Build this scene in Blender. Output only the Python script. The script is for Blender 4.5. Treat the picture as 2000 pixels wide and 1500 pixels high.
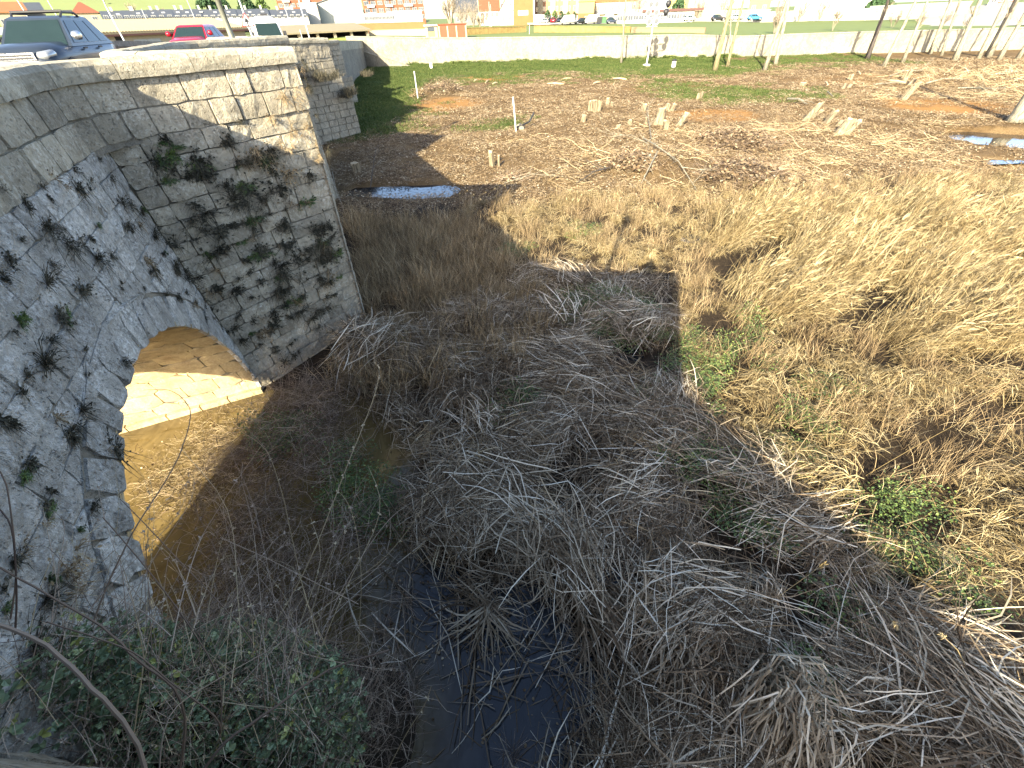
import bpy, bmesh, math, random
import numpy as np
from mathutils import Vector, Matrix
random.seed(7); rng = np.random.default_rng(7)
S = bpy.context.scene
for o in list(bpy.data.objects): bpy.data.objects.remove(o)
COL = S.collection
# ------------------------------------------------------------------ camera
FPX = 757.0; CX, CY = 1000.0, 750.0; CAMH = 7.4
_nad = Vector(((1030 - CX) / FPX, -(1550 - CY) / FPX, -1)).normalized()
_up = -_nad
_f = Vector((0, 0, -1)); _Y = (_f - _up * _f.dot(_up)).normalized(); _X = _Y.cross(_up)
RW = Matrix((_X, _Y, _up))
cam_d = bpy.data.cameras.new('camera'); cam = bpy.data.objects.new('camera', cam_d); COL.objects.link(cam)
cam_d.sensor_fit = 'HORIZONTAL'; cam_d.sensor_width = 36; cam_d.lens = FPX / 2000 * 36
cam_d.clip_start = 0.05; cam_d.clip_end = 6000
cam.matrix_world = Matrix.Translation((0, 0, CAMH)) @ RW.to_4x4()
S.camera = cam
# ------------------------------------------------------------------ world and sun
SUN_D = Vector((0.3345, 0.8432, -0.4208)).normalized()
EL = math.asin(-SUN_D.z); AZ = math.atan2(-SUN_D.x, -SUN_D.y)     # azimuth of the sun, clockwise from +Y
w = bpy.data.worlds.new("World"); S.world = w; w.use_nodes = True
nt = w.node_tree; bg = nt.nodes['Background']
sky = nt.nodes.new('ShaderNodeTexSky'); sky.sky_type = 'NISHITA'; sky.sun_disc = False
sky.sun_elevation = EL; sky.sun_rotation = AZ % (2 * math.pi); sky.altitude = 700; sky.air_density = 0.75; sky.dust_density = 2.6; sky.ozone_density = 0.2
nt.links.new(sky.outputs[0], bg.inputs[0]); bg.inputs[1].default_value = 0.14
sl = bpy.data.lights.new('sun', 'SUN'); sl.energy = 5.0; sl.angle = math.radians(0.53); sl.color = (1, 0.90, 0.68)
so = bpy.data.objects.new('sun', sl); COL.objects.link(so)
so.rotation_euler = SUN_D.to_track_quat('-Z', 'Y').to_euler(); so.location = (-20, -40, 40)
S.view_settings.view_transform = 'Standard'; S.view_settings.look = 'None'
S.view_settings.exposure = 2.28; S.view_settings.gamma = 1; S.view_settings.use_curve_mapping = False
S.cycles.max_bounces = 5; S.cycles.diffuse_bounces = 3; S.cycles.glossy_bounces = 2; S.cycles.transmission_bounces = 3
S.cycles.transparent_max_bounces = 4; S.cycles.caustics_reflective = False; S.cycles.caustics_refractive = False
S.cycles.use_denoising = True

# ------------------------------------------------------------------ helpers
def ray(px, py): return RW @ Vector(((px - CX) / FPX, -(py - CY) / FPX, -1))
def gp(px, py, z=0.0):                       # where the line of sight meets the level z
    d = ray(px, py); t = (z - CAMH) / d.z; return Vector((d.x * t, d.y * t, z))
def at(px, py, dist):                        # at a horizontal distance
    d = ray(px, py); t = dist / math.hypot(d.x, d.y); return Vector((d.x * t, d.y * t, CAMH + d.z * t))
def deep(px, py, dep):                       # at a depth along the lens axis
    d = ray(px, py); return Vector((d.x * dep, d.y * dep, CAMH + d.z * dep))
def ztop(px, py, P):                         # height of the sight line above the place P
    d = ray(px, py); t = math.hypot(P.x, P.y) / math.hypot(d.x, d.y); return CAMH + d.z * t
M = {}
def nd(nt, t, **kw):
    n = nt.nodes.new(t)
    for k, v in kw.items(): setattr(n, k, v)
    return n
def mat(name, col, rough=0.8, metal=0.0, spec=0.3, var=0.0, alpha=None, noise=None):
    """plain painted or organic surface with a little grain; var = brightness spread between pieces"""
    m = bpy.data.materials.new(name); m.use_nodes = True; t = m.node_tree; b = t.nodes['Principled BSDF']
    b.inputs['Roughness'].default_value = rough; b.inputs['Metallic'].default_value = metal
    b.inputs['Specular IOR Level'].default_value = spec
    rgb = nd(t, 'ShaderNodeRGB'); rgb.outputs[0].default_value = (*col, 1)
    hs = nd(t, 'ShaderNodeHueSaturation'); t.links.new(rgb.outputs[0], hs.inputs['Color'])
    nz = nd(t, 'ShaderNodeTexNoise'); nz.inputs['Scale'].default_value = noise or 3.0; nz.inputs['Detail'].default_value = 5
    geo = nd(t, 'ShaderNodeNewGeometry'); t.links.new(geo.outputs['Position'], nz.inputs['Vector'])
    oi = nd(t, 'ShaderNodeObjectInfo')
    mr = nd(t, 'ShaderNodeMapRange'); mr.inputs[3].default_value = 1 - 0.16; mr.inputs[4].default_value = 1 + 0.16
    t.links.new(nz.outputs[0], mr.inputs[0])
    mo = nd(t, 'ShaderNodeMapRange'); mo.inputs[3].default_value = 1 - var; mo.inputs[4].default_value = 1 + var
    t.links.new(oi.outputs['Random'], mo.inputs[0])
    mm = nd(t, 'ShaderNodeMath', operation='MULTIPLY'); t.links.new(mr.outputs[0], mm.inputs[0]); t.links.new(mo.outputs[0], mm.inputs[1])
    t.links.new(mm.outputs[0], hs.inputs['Value']); t.links.new(hs.outputs[0], b.inputs['Base Color'])
    M[name] = m; return m
def ramp(t, stops, interp='LINEAR'):
    r = nd(t, 'ShaderNodeValToRGB'); r.color_ramp.interpolation = interp
    e = r.color_ramp.elements
    while len(e) < len(stops): e.new(0.5)
    for i, (p, c) in enumerate(stops):
        e[i].position = p; e[i].color = (*c, 1) if len(c) == 3 else c
    return r
def mesh(name, V, F, m=None, smooth=False):
    me = bpy.data.meshes.new(name); me.from_pydata([tuple(v) for v in V], [], F); me.update()
    if m is not None: me.materials.append(M[m] if isinstance(m, str) else m)
    if smooth: me.polygons.foreach_set('use_smooth', [True] * len(me.polygons))
    return me
def link(name, me, parent=None, loc=None):
    o = bpy.data.objects.new(name, me); COL.objects.link(o)
    if parent is not None: o.parent = parent
    if loc is not None: o.location = loc
    return o
def tag(o, label=None, cat=None, group=None, kind=None):
    if label: o['label'] = label
    if cat: o['category'] = cat
    if group: o['group'] = group
    if kind: o['kind'] = kind
    return o
def empty(name, loc=(0, 0, 0), rz=0, label=None, cat=None, group=None):
    o = bpy.data.objects.new(name, None); COL.objects.link(o); o.location = loc; o.rotation_euler = (0, 0, rz)
    o.empty_display_size = 0.2
    return tag(o, label, cat, group)
def copy_tree(o, parent=None):
    c = o.copy(); COL.objects.link(c); c.parent = parent
    for ch in list(o.children): copy_tree(ch, c)
    return c
class MB:
    """collects boxes, tubes, prisms and ribbons for ONE mesh"""
    def __init__(s): s.V = []; s.F = []
    def add(s, V, F):
        n = len(s.V); s.V += [tuple(v) for v in V]; s.F += [tuple(i + n for i in f) for f in F]; return s
    def box(s, lo, hi, fr=None):
        x0, y0, z0 = lo; x1, y1, z1 = hi
        V = [(x0, y0, z0), (x1, y0, z0), (x1, y1, z0), (x0, y1, z0), (x0, y0, z1), (x1, y0, z1), (x1, y1, z1), (x0, y1, z1)]
        if fr: V = [fr(v) for v in V]
        return s.add(V, [(0, 3, 2, 1), (4, 5, 6, 7), (0, 1, 5, 4), (1, 2, 6, 5), (2, 3, 7, 6), (3, 0, 4, 7)])
    def prism(s, pts, z0, z1, fr=None):
        n = len(pts); V = [(p[0], p[1], z0) for p in pts] + [(p[0], p[1], z1) for p in pts]
        if fr: V = [fr(v) for v in V]
        return s.add(V, [tuple(range(n - 1, -1, -1)), tuple(range(n, 2 * n))] + [(i, (i + 1) % n, n + (i + 1) % n, n + i) for i in range(n)])
    def tube(s, P, R, n=6, cap=True):
        P = [Vector(p) for p in P]; k = len(P)
        if not hasattr(R, '__len__'): R = [R] * k
        V = []; prev = None
        for i in range(k):
            d = (P[min(i + 1, k - 1)] - P[max(i - 1, 0)])
            d = d.normalized() if d.length > 1e-9 else Vector((0, 0, 1))
            a = prev if prev is not None else (Vector((0, 0, 1)) if abs(d.z) < 0.9 else Vector((1, 0, 0)))
            x = (a - d * a.dot(d))
            x = x.normalized() if x.length > 1e-6 else d.orthogonal().normalized()
            prev = x; y = d.cross(x)
            for j in range(n):
                t = 2 * math.pi * j / n; V.append(P[i] + (x * math.cos(t) + y * math.sin(t)) * R[i])
        F = [(i * n + j, i * n + (j + 1) % n, (i + 1) * n + (j + 1) % n, (i + 1) * n + j) for i in range(k - 1) for j in range(n)]
        if cap: F += [tuple(range(n - 1, -1, -1)), tuple((k - 1) * n + j for j in range(n))]
        return s.add(V, F)
    def lathe(s, prof, c=(0, 0, 0), n=12):
        V = []; F = []; k = len(prof)
        for r, z in prof:
            for j in range(n):
                t = 2 * math.pi * j / n; V.append((c[0] + r * math.cos(t), c[1] + r * math.sin(t), c[2] + z))
        F = [(i * n + j, i * n + (j + 1) % n, (i + 1) * n + (j + 1) % n, (i + 1) * n + j) for i in range(k - 1) for j in range(n)]
        F += [tuple(range(n - 1, -1, -1)), tuple((k - 1) * n + j for j in range(n))]
        return s.add(V, F)
    def ribbon(s, P, W, side):
        """flat leaf along P, half width W[i], side = sideways vector"""
        k = len(P); V = []
        for i in range(k):
            V += [Vector(P[i]) - side * W[i], Vector(P[i]) + side * W[i]]
        return s.add(V, [(2 * i, 2 * i + 1, 2 * i + 3, 2 * i + 2) for i in range(k - 1)])
    def me(s, name, m, smooth=False): return mesh(name, s.V, s.F, m, smooth)
    def build(s, name, m, parent=None, smooth=False, loc=None): return link(name, s.me(name, m, smooth), parent, loc)

# ------------------------------------------------------------------ masonry material
def stone_mat(name, base, pale, dark, lichen=0.5, grime=0.5, bump=1.0, scale=1.0, tint=0.12):
    m = bpy.data.materials.new(name); m.use_nodes = True; t = m.node_tree; b = t.nodes['Principled BSDF']
    L = t.links.new
    b.inputs['Roughness'].default_value = 0.92; b.inputs['Specular IOR Level'].default_value = 0.15
    geo = nd(t, 'ShaderNodeNewGeometry'); pos = geo.outputs['Position']
    def noise(sc, det=6, rough=0.6, dist=0.0):
        n = nd(t, 'ShaderNodeTexNoise'); n.inputs['Scale'].default_value = sc * scale; n.inputs['Detail'].default_value = det
        n.inputs['Roughness'].default_value = rough; n.inputs['Distortion'].default_value = dist
        L(pos, n.inputs['Vector']); return n.outputs[0]
    def rng_(src, a, c, lo=0.0, hi=1.0):
        r = nd(t, 'ShaderNodeMapRange'); r.interpolation_type = 'SMOOTHSTEP'
        r.inputs[1].default_value = a; r.inputs[2].default_value = c; r.inputs[3].default_value = lo; r.inputs[4].default_value = hi
        L(src, r.inputs[0]); return r.outputs[0]
    def mix(f, a, c):
        x = nd(t, 'ShaderNodeMix', data_type='RGBA')
        for s_, v in ((x.inputs[0], f), (x.inputs[6], a), (x.inputs[7], c)):
            if isinstance(v, (tuple, list)): s_.default_value = (*v, 1)
            elif isinstance(v, float): s_.default_value = v
            else: L(v, s_)
        return x.outputs[2]
    big = noise(0.55, 4); mid = noise(3.2, 8, 0.68, 0.6); fine = noise(17, 8, 0.75); grit = noise(60, 3, 0.6)
    oi = nd(t, 'ShaderNodeObjectInfo')
    c = mix(rng_(mid, 0.30, 0.68), base, tuple(x * 0.62 for x in base))
    lm = nd(t, 'ShaderNodeMath', operation='MULTIPLY'); L(rng_(fine, 0.50 - 0.10 * lichen, 0.64, 0.0, min(1.0, lichen * 1.5)), lm.inputs[0]); L(rng_(noise(1.9, 5, 0.6, 0.5), 0.36, 0.60, 0.25, 1.0), lm.inputs[1])
    c = mix(lm.outputs[0], c, pale)
    mp = nd(t, 'ShaderNodeMapping'); mp.inputs['Scale'].default_value = (5.0, 5.0, 0.55); L(pos, mp.inputs['Vector']); st = nd(t, 'ShaderNodeTexNoise'); st.inputs['Scale'].default_value = 1.3 * scale; st.inputs['Detail'].default_value = 5; L(mp.outputs[0], st.inputs['Vector'])
    c = mix(rng_(st.outputs[0], 0.52, 0.72, 0.0, grime * 0.8), c, tuple(x * 0.5 + y * 0.5 for x, y in zip(dark, base)))
    wn = nd(t, 'ShaderNodeTexVoronoi'); wn.inputs['Scale'].default_value = 7 * scale; L(pos, wn.inputs['Vector'])
    c = mix(rng_(noise(1.3, 7, 0.7, 0.8), 0.56, 0.74, 0.0, grime), c, dark)
    c = mix(rng_(noise(9.0, 6, 0.8, 0.4), 0.60, 0.70, 0.0, grime * 1.2), c, tuple(x * 0.75 for x in dark))
    hs = nd(t, 'ShaderNodeHueSaturation'); L(c, hs.inputs['Color'])
    mo = nd(t, 'ShaderNodeMapRange'); mo.inputs[3].default_value = 1 - tint; mo.inputs[4].default_value = 1 + tint; L(oi.outputs['Random'], mo.inputs[0])
    mu = nd(t, 'ShaderNodeMath', operation='MULTIPLY'); L(mo.outputs[0], mu.inputs[0]); L(rng_(big, 0.3, 0.7, 0.86, 1.12), mu.inputs[1])
    L(mu.outputs[0], hs.inputs['Value']); L(hs.outputs[0], b.inputs['Base Color'])
    h = nd(t, 'ShaderNodeMath', operation='MULTIPLY_ADD'); L(fine, h.inputs[0]); h.inputs[1].default_value = 0.6; L(mid, h.inputs[2])
    h2 = nd(t, 'ShaderNodeMath', operation='MULTIPLY_ADD'); L(grit, h2.inputs[0]); h2.inputs[1].default_value = 0.35; L(h.outputs[0], h2.inputs[2])
    pit = rng_(noise(24, 3, 0.5), 0.60, 0.72, 0.0, -0.9)
    h3 = nd(t, 'ShaderNodeMath', operation='ADD'); L(h2.outputs[0], h3.inputs[0]); L(pit, h3.inputs[1])
    bp = nd(t, 'ShaderNodeBump'); bp.inputs['Strength'].default_value = min(1.0, 0.75 * bump); bp.inputs['Distance'].default_value = 0.045 * bump
    L(h3.outputs[0], bp.inputs['Height']); L(bp.outputs[0], b.inputs['Normal'])
    M[name] = m; return m
stone_mat('wall_stone', (0.55, 0.51, 0.43), (0.78, 0.76, 0.70), (0.085, 0.080, 0.07), lichen=0.8, grime=0.85, bump=2.0, tint=0.17)
stone_mat('pier_stone', (0.42, 0.365, 0.265), (0.56, 0.525, 0.43), (0.095, 0.088, 0.07), lichen=0.5, grime=0.7, bump=1.15, tint=0.2)
stone_mat('coping', (0.36, 0.32, 0.235), (0.50, 0.47, 0.38), (0.10, 0.09, 0.06), lichen=0.5, grime=0.7, bump=0.9)
stone_mat('vault', (0.46, 0.36, 0.20), (0.54, 0.46, 0.30), (0.17, 0.11, 0.055), lichen=0.35, grime=0.7, bump=0.7, tint=0.12)
stone_mat('mortar', (0.27, 0.24, 0.185), (0.30, 0.28, 0.24), (0.05, 0.05, 0.04), lichen=0.3, grime=0.7, bump=1.2)
stone_mat('quay_stone', (0.235, 0.215, 0.165), (0.29, 0.275, 0.22), (0.12, 0.10, 0.065), lichen=0.6, grime=0.8, bump=0.8, scale=0.7)
stone_mat('ochre_wall', (0.23, 0.165, 0.06), (0.27, 0.20, 0.09), (0.11, 0.07, 0.03), lichen=0.4, grime=0.4, bump=0.5, scale=0.5)
# ------------------------------------------------------------------ the bridge: a gently bent line, s along it, v out to the right
P0 = Vector((-6.95, 7.95, 0)); BW = 5.2
def _az(s):
    t = min(1, max(0, (s - 12.5) / 8.0)); t = t * t * (3 - 2 * t)
    return math.radians(-23.3 + 14.3 * t)
_ds = 0.25; _tab = {0: P0.copy()}
_p = P0.copy()
for i in range(1, 500):
    a = _az((i - 0.5) * _ds); _p = _p + Vector((math.sin(a), math.cos(a), 0)) * _ds; _tab[i] = _p.copy()
def W(s, v, z):
    if s < 0: a = _az(0); c = P0 + Vector((math.sin(a), math.cos(a), 0)) * s
    else:
        i = min(498, int(s / _ds)); f = s / _ds - i; c = _tab[i].lerp(_tab[i + 1], f) if f < 1.5 else _tab[498]; a = _az(s)
    return Vector((c.x + math.cos(a) * v, c.y - math.sin(a) * v, z))
def PZ(s):                                    # top of the parapet
    t = max(0, s - 20); return 7.10 - min(t, 14) * 0.036 - max(0, t - 14) * 0.028
bridge = empty('stone_bridge', (0, 0, 0), 0, 'old pale limestone arch bridge with pointed piers running away on the left', 'bridge')
ARC_S, ARC_R = -3.9, 3.9
def noise_j(a): return rng.uniform(-a, a)
def stone(fmap, a0, a1, b0, b1, mname, name='stone', na=4, nb=3, gap=0.008, proud=0.014, rough=0.008, warp=None, parent=None, back=0.10, into=None):
    pr = noise_j(proud); V = []; F = []
    tl, tr = noise_j(0.008), noise_j(0.008)
    for j in range(nb + 1):
        for i in range(na + 1):
            x = i / na; y = j / nb
            a = a0 + gap + (a1 - a0 - 2 * gap) * x; b = b0 + gap + (b1 - b0 - 2 * gap) * y
            edge = i in (0, na) or j in (0, nb)
            if edge:
                a += noise_j(0.010); b += noise_j(0.010) + tl * (1 - x) + tr * x
                if i in (0, na) and j in (0, nb): a += (0.012 if i == 0 else -0.012); b += (0.012 if j == 0 else -0.012)
                d = pr - 0.010 + noise_j(rough * 0.5)
            else:
                a += noise_j(0.02); b += noise_j(0.015); d = pr + noise_j(rough * 1.2)
            if warp: a, b = warp(a, b)
            V.append(fmap(a, b, d))
    n1 = na + 1
    for j in range(nb):
        for i in range(na): F.append((j * n1 + i, j * n1 + i + 1, (j + 1) * n1 + i + 1, (j + 1) * n1 + i))
    ringi = [i for i in range(na + 1)] + [j * n1 + na for j in range(1, nb + 1)] + [nb * n1 + i for i in range(na - 1, -1, -1)] + [j * n1 for j in range(nb - 1, 0, -1)]
    ringab = []
    k0 = len(V)
    for idx in ringi:
        i = idx % n1; j = idx // n1
        a = a0 + gap + (a1 - a0 - 2 * gap) * i / na; b = b0 + gap + (b1 - b0 - 2 * gap) * j / nb
        if warp: a, b = warp(a, b)
        V.append(fmap(a, b, -back))
    m = len(ringi)
    for q in range(m): F.append((ringi[(q + 1) % m], ringi[q], k0 + q, k0 + (q + 1) % m))
    if into is not None: into.add(V, F); return None
    return link(name, mesh(name, V, F, mname), parent if parent is not None else bridge)

def courses(zlo, zhi, h=0.4, jit=0.05):
    n = max(1, round((zhi - zlo) / h)); e = [zlo]
    for i in range(1, n): e.append(zlo + (zhi - zlo) * i / n + rng.uniform(-jit, jit))
    return e + [zhi]
def lengths(L0, L1, lo, hi, start=None):
    x = L0; out = [x]
    first = True
    while x < L1 - 1e-6:
        st = rng.uniform(lo, hi) * (start if (first and start) else 1); first = False
        if L1 - x - st < lo * 0.7: st = L1 - x
        x = min(L1, x + st); out.append(x)
    return out
STUFF = MB()                                   # stones too small or too hidden to pick apart
N_ST = [0]
# --- near side wall with the big arch (pier 1 to pier 2)
RO = 4.52
def wallmap(a, b, d): return W(a, d, b)
def arch_warp(a, b):
    r = math.hypot(a - ARC_S, b)
    if r < RO + 0.015:
        h = math.sqrt(max(0, (RO + 0.015) ** 2 - b * b)) if b < RO else 0
        if h > 0.9: a = ARC_S + (h if a > ARC_S else -h)
        else: b = math.sqrt(max(0, (RO + 0.015) ** 2 - (a - ARC_S) ** 2))
    return a, b
TOPZ = 6.82; FILZ = 5.98
cs = courses(0.0, FILZ, 0.345, 0.03) + [FILZ + 0.42, TOPZ]
for k in range(len(cs) - 3):
    z0, z1 = cs[k], cs[k + 1]; zm = (z0 + z1) / 2
    spans = [(-8.35, 0.0)]
    if z1 < RO - 0.02:
        h = math.sqrt(RO ** 2 - z1 ** 2)
        spans = [(-8.35, ARC_S - h), (ARC_S + h, 0.0)]
    for s0, s1 in spans:
        if s1 - s0 < 0.06: s0 -= 0.0; 
        e = lengths(s0, s1, 0.34, 0.80, rng.uniform(0.5, 1)) if s1 - s0 > 0.5 else [s0, s1]
        for q in range(len(e) - 1):
            A, B = e[q], e[q + 1]
            # stones beside the arch reach down to the ring
            if z1 < RO and q == 0 and s0 > ARC_S: A = ARC_S + math.sqrt(max(0.3, RO ** 2 - z0 ** 2)) if False else A
            if B - A < 0.05: continue
            stone(wallmap, A, B, z0, z1, 'wall_stone', warp=arch_warp, rough=0.018, proud=0.014, gap=0.004)
# --- arch ring
NV = 31
edges = np.cumsum(np.concatenate([[0], rng.uniform(0.8, 1.2, NV)])); edges = edges / edges[-1] * math.pi
def ringmap(a, b, d): return W(ARC_S + b * math.cos(a), d + 0.012, b * math.sin(a))
for i in range(NV):
    stone(ringmap, edges[i], edges[i + 1], ARC_R, RO - rng.uniform(0, 0.06), 'wall_stone', name='voussoir', na=3, nb=3, gap=0.0035, proud=0.015)
# --- vault: courses running through under the bridge
vb = MB()
def vaultmap(a, b, d): return W(ARC_S + (ARC_R - d) * math.cos(b), -a, (ARC_R - d) * math.sin(b))
nvc = 28
for k in range(nvc):
    b0, b1 = math.pi * k / nvc, math.pi * (k + 1) / nvc
    e = lengths(0.02, BW - 0.02, 0.5, 1.05, rng.uniform(0.4, 1))
    for q in range(len(e) - 1):
        if k < 15: stone(vaultmap, e[q], e[q + 1], b0, b1, 'vault', name='vault_stone', na=3, nb=2, gap=0.0012, proud=0.012, rough=0.006)
        else: stone(vaultmap, e[q], e[q + 1], b0, b1, 'vault', na=2, nb=1, gap=0.004, proud=0.012, into=vb)
vo = vb.build('vault_masonry', 'vault', bridge); vo['kind'] = 'stuff'
# footing ledge of the far jamb just above the water
for k, (x0, x1) in enumerate(zip(*(lambda e: (e[:-1], e[1:]))(lengths(0.0, BW, 0.5, 1.0)))):
    stone(lambda a, b, d: W(-0.12 - d, -a, b), x0, x1, -0.5, 0.16, 'vault', name='footing_stone', na=2, nb=2, back=0.3)
# --- piers (near-inner s, tip s, tip v, far-inner s)
PIERS = [(-15.3, -10.78, 4.0, -8.35), (0.0, 1.9, 3.36, 3.6), (11.9, 15.9, 3.75, 18.7), (27.4, 31.4, 3.3, 34.5), (44.5, 48.0, 1.7, 51.0)]
LEAN = {1: (-0.17, 0.22)}                      # the old nose leans a little: shift of its foot and of its head
def tipw(i, z):
    s0, st, vt, s1 = PIERS[i]; P = W(st, vt, z)
    if i in LEAN: P.x += LEAN[i][0] + (LEAN[i][1] - LEAN[i][0]) * min(1, max(0, z / 7.0))
    return P
def face(i, side):
    """map (a along the face from the wall, b height, d out) for the near or far face of pier i"""
    s0, st, vt, s1 = PIERS[i]; sA = s0 if side == 'near' else s1
    A0 = W(sA, 0, 0); B0 = tipw(i, 3.5); L = (Vector((B0.x, B0.y, 0)) - A0).length
    def f(a, b, d):
        A = W(sA, 0, b); B = tipw(i, b); t = a / L
        e = (B - A).normalized(); n = Vector((e.y, -e.x, 0))
        if side == 'far': n = -n
        return A + (B - A) * t + n * d
    return f, L
BIG = [5.98, 6.40, TOPZ]
for i, side, lo, how in ((1, 'near', -0.25, 'single'), (1, 'far', -0.25, 'stuff'), (0, 'far', -0.3, 'single0'), (2, 'near', 0.0, 'single2'), (2, 'far', 0, 'stuff')):
    f, L = face(i, side)
    cz = courses(lo, FILZ, 0.37 if i == 1 else 0.42, 0.03)
    for k in range(len(cz) - 1):
        h = cz[k + 1] - cz[k]
        # the corner block is long every other course
        end = L + (0.03 if side == 'near' else 0.02)
        qn = L - (0.72 if k % 2 else 0.42) - rng.uniform(0, 0.15)
        e = lengths(0.0, qn, 0.34, 0.78, rng.uniform(0.5, 1)) + [end]
        for q in range(len(e) - 1):
            last = q >= len(e) - 2
            if how == 'stuff' or (how == 'single2' and q < len(e) - 3) or (how == 'single0' and cz[k] > 3.5):
                stone(f, e[q], e[q + 1], cz[k], cz[k + 1], 'pier_stone', na=2, nb=2, into=STUFF, proud=0.02)
            else:
                stone(f, e[q], e[q + 1], cz[k], cz[k + 1], 'pier_stone', rough=0.013, proud=0.026 if not last else 0.01)
# --- upper courses and coping follow the parapet line with rounded inner corners
def run_points(i, j):
    """parapet line from the tip of pier i to the tip of pier j (rounded where it meets the wall)"""
    A = tipw(i, 6.8); B = tipw(j, 6.8)
    s1 = PIERS[i][3]; s2 = PIERS[j][0]
    C1 = W(s1, 0, 6.8); C2 = W(s2, 0, 6.8)
    n = max(2, int((s2 - s1) / 1.0)); mids = [W(s1 + (s2 - s1) * k / n, 0, 6.8) for k in range(1, n)]
    def fillet(Pa, C, Pb, r):
        d1 = (Pa - C).normalized(); d2 = (Pb - C).normalized(); a, b = C + d1 * r, C + d2 * r
        return [(a * (1 - t) ** 2 + C * 2 * t * (1 - t) + b * t * t) for t in np.linspace(0, 1, 9)]
    r = 0.85
    pts = [A] + fillet(A, C1, mids[0] if mids else C2, r) + [p for p in mids if (p - C1).length > r * 1.1 and (p - C2).length > r * 1.1] + fillet(mids[-1] if mids else C1, C2, B, r) + [B]
    return [Vector((p.x, p.y, 0)) for p in pts], s1, s2
class Line:
    def __init__(s, pts):
        s.p = pts; s.c = [0]
        for a, b in zip(pts, pts[1:]): s.c.append(s.c[-1] + (b - a).length)
        s.L = s.c[-1]
        s.t = []
        for i in range(len(pts)):
            d = (pts[min(i + 1, len(pts) - 1)] - pts[max(i - 1, 0)]).normalized(); s.t.append(d)
    def at(s, a):
        a = min(max(a, 0), s.L)
        i = max(0, min(len(s.p) - 2, int(np.searchsorted(s.c, a)) - 1)); f = (a - s.c[i]) / max(1e-9, s.c[i + 1] - s.c[i])
        P = s.p[i].lerp(s.p[i + 1], f)
        t = s.t[i].lerp(s.t[i + 1], f).normalized() if 0 < i < len(s.p) - 2 else (s.p[i + 1] - s.p[i]).normalized()
        return P, Vector((t.y, -t.x, 0))
def PZP(P):                                    # parapet height above a plan point, from its distance along the bridge
    return PZ(max(0, (P - P0).dot(Vector((math.sin(_az(0)), math.cos(_az(0)), 0)))) * 1.03)
core = MB()
for i in range(4):
    pts, s1, s2 = run_points(i, i + 1); ln = Line(pts)
    far_run = i >= 2
    if i == 0: lo_a = 0.0
    # two upper courses
    if i < 3:
        for z0, z1 in ((FILZ, FILZ + 0.42), (FILZ + 0.42, TOPZ)):
            e = lengths(0, ln.L, 0.40, 0.85, rng.uniform(0.4, 1))
            for q in range(len(e) - 1):
                def pm(a, b, d):
                    a = min(max(a, -min(d, 0) * 2.0), ln.L + min(d, 0) * 2.0); P, n = ln.at(a); dz = PZP(P) - 7.10; return Vector((P.x + n.x * d, P.y + n.y * d, b + dz))
                Pm, nm = ln.at((e[q] + e[q + 1]) / 2)
                vis = i == 0 or (i == 1 and Pm.y < 14)
                stone(pm, e[q], e[q + 1], z0, z1, 'wall_stone' if i == 0 and Pm.x < -6.2 and False else 'pier_stone', into=None if vis and i == 0 else STUFF, na=4, nb=2, gap=0.010, proud=0.02, rough=0.011)
    # coping blocks
    e = lengths(0, ln.L, 0.75, 1.25)
    prof = [(0.055, 0.0), (0.07, 0.10), (0.065, 0.20), (0.02, 0.27), (-0.10, 0.285), (-0.30, 0.285), (-0.41, 0.25), (-0.43, 0.16), (-0.43, 0.0)]
    for q in range(len(e) - 1):
        V = []; F = []; ns = 4; m = len(prof); hz = noise_j(0.008); w_ = noise_j(0.012)
        for k in range(ns + 1):
            a = e[q] + 0.006 + (e[q + 1] - e[q] - 0.012) * k / ns; P, n = ln.at(a); dz = PZP(P) - 0.285
            endk = k in (0, ns); a_0 = a
            for (d, z) in prof:
                a = min(max(a_0, -min(d, 0) * 2.0), ln.L + min(d, 0) * 2.0); P, n = ln.at(a)
                dd = d * (0.99 if endk else 1) + noise_j(0.006) + w_ * (d > 0); zz = z * (0.985 if endk else 1) + noise_j(0.004) + (hz if z > 0.1 else 0)
                V.append((P.x + n.x * dd, P.y + n.y * dd, dz + zz))
        for k in range(ns):
            for c in range(m): F.append((k * m + c, k * m + (c + 1) % m, (k + 1) * m + (c + 1) % m, (k + 1) * m + c))
        F += [tuple(range(m - 1, -1, -1)), tuple(ns * m + c for c in range(m))]
        link('coping_stone', mesh('coping_stone', V, F, 'coping'), bridge)
    # the parapet wall behind the facing
    K = 40; V = []; F = []
    for k in range(K + 1):
        for d, z in ((-0.05, 5.9), (-0.05, 6.815), (-0.38, 6.815), (-0.38, 5.9)):
            P, n = ln.at(min(max(ln.L * k / K, -d * 2.0), ln.L + d * 2.0)); dz = PZP(P) - 7.10
            V.append((P.x + n.x * d, P.y + n.y * d, z + dz))
    for k in range(K):
        for c in range(4): F.append((k * 4 + c, k * 4 + (c + 1) % 4, (k + 1) * 4 + (c + 1) % 4, (k + 1) * 4 + c))
    core.add(V, F)
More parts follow.
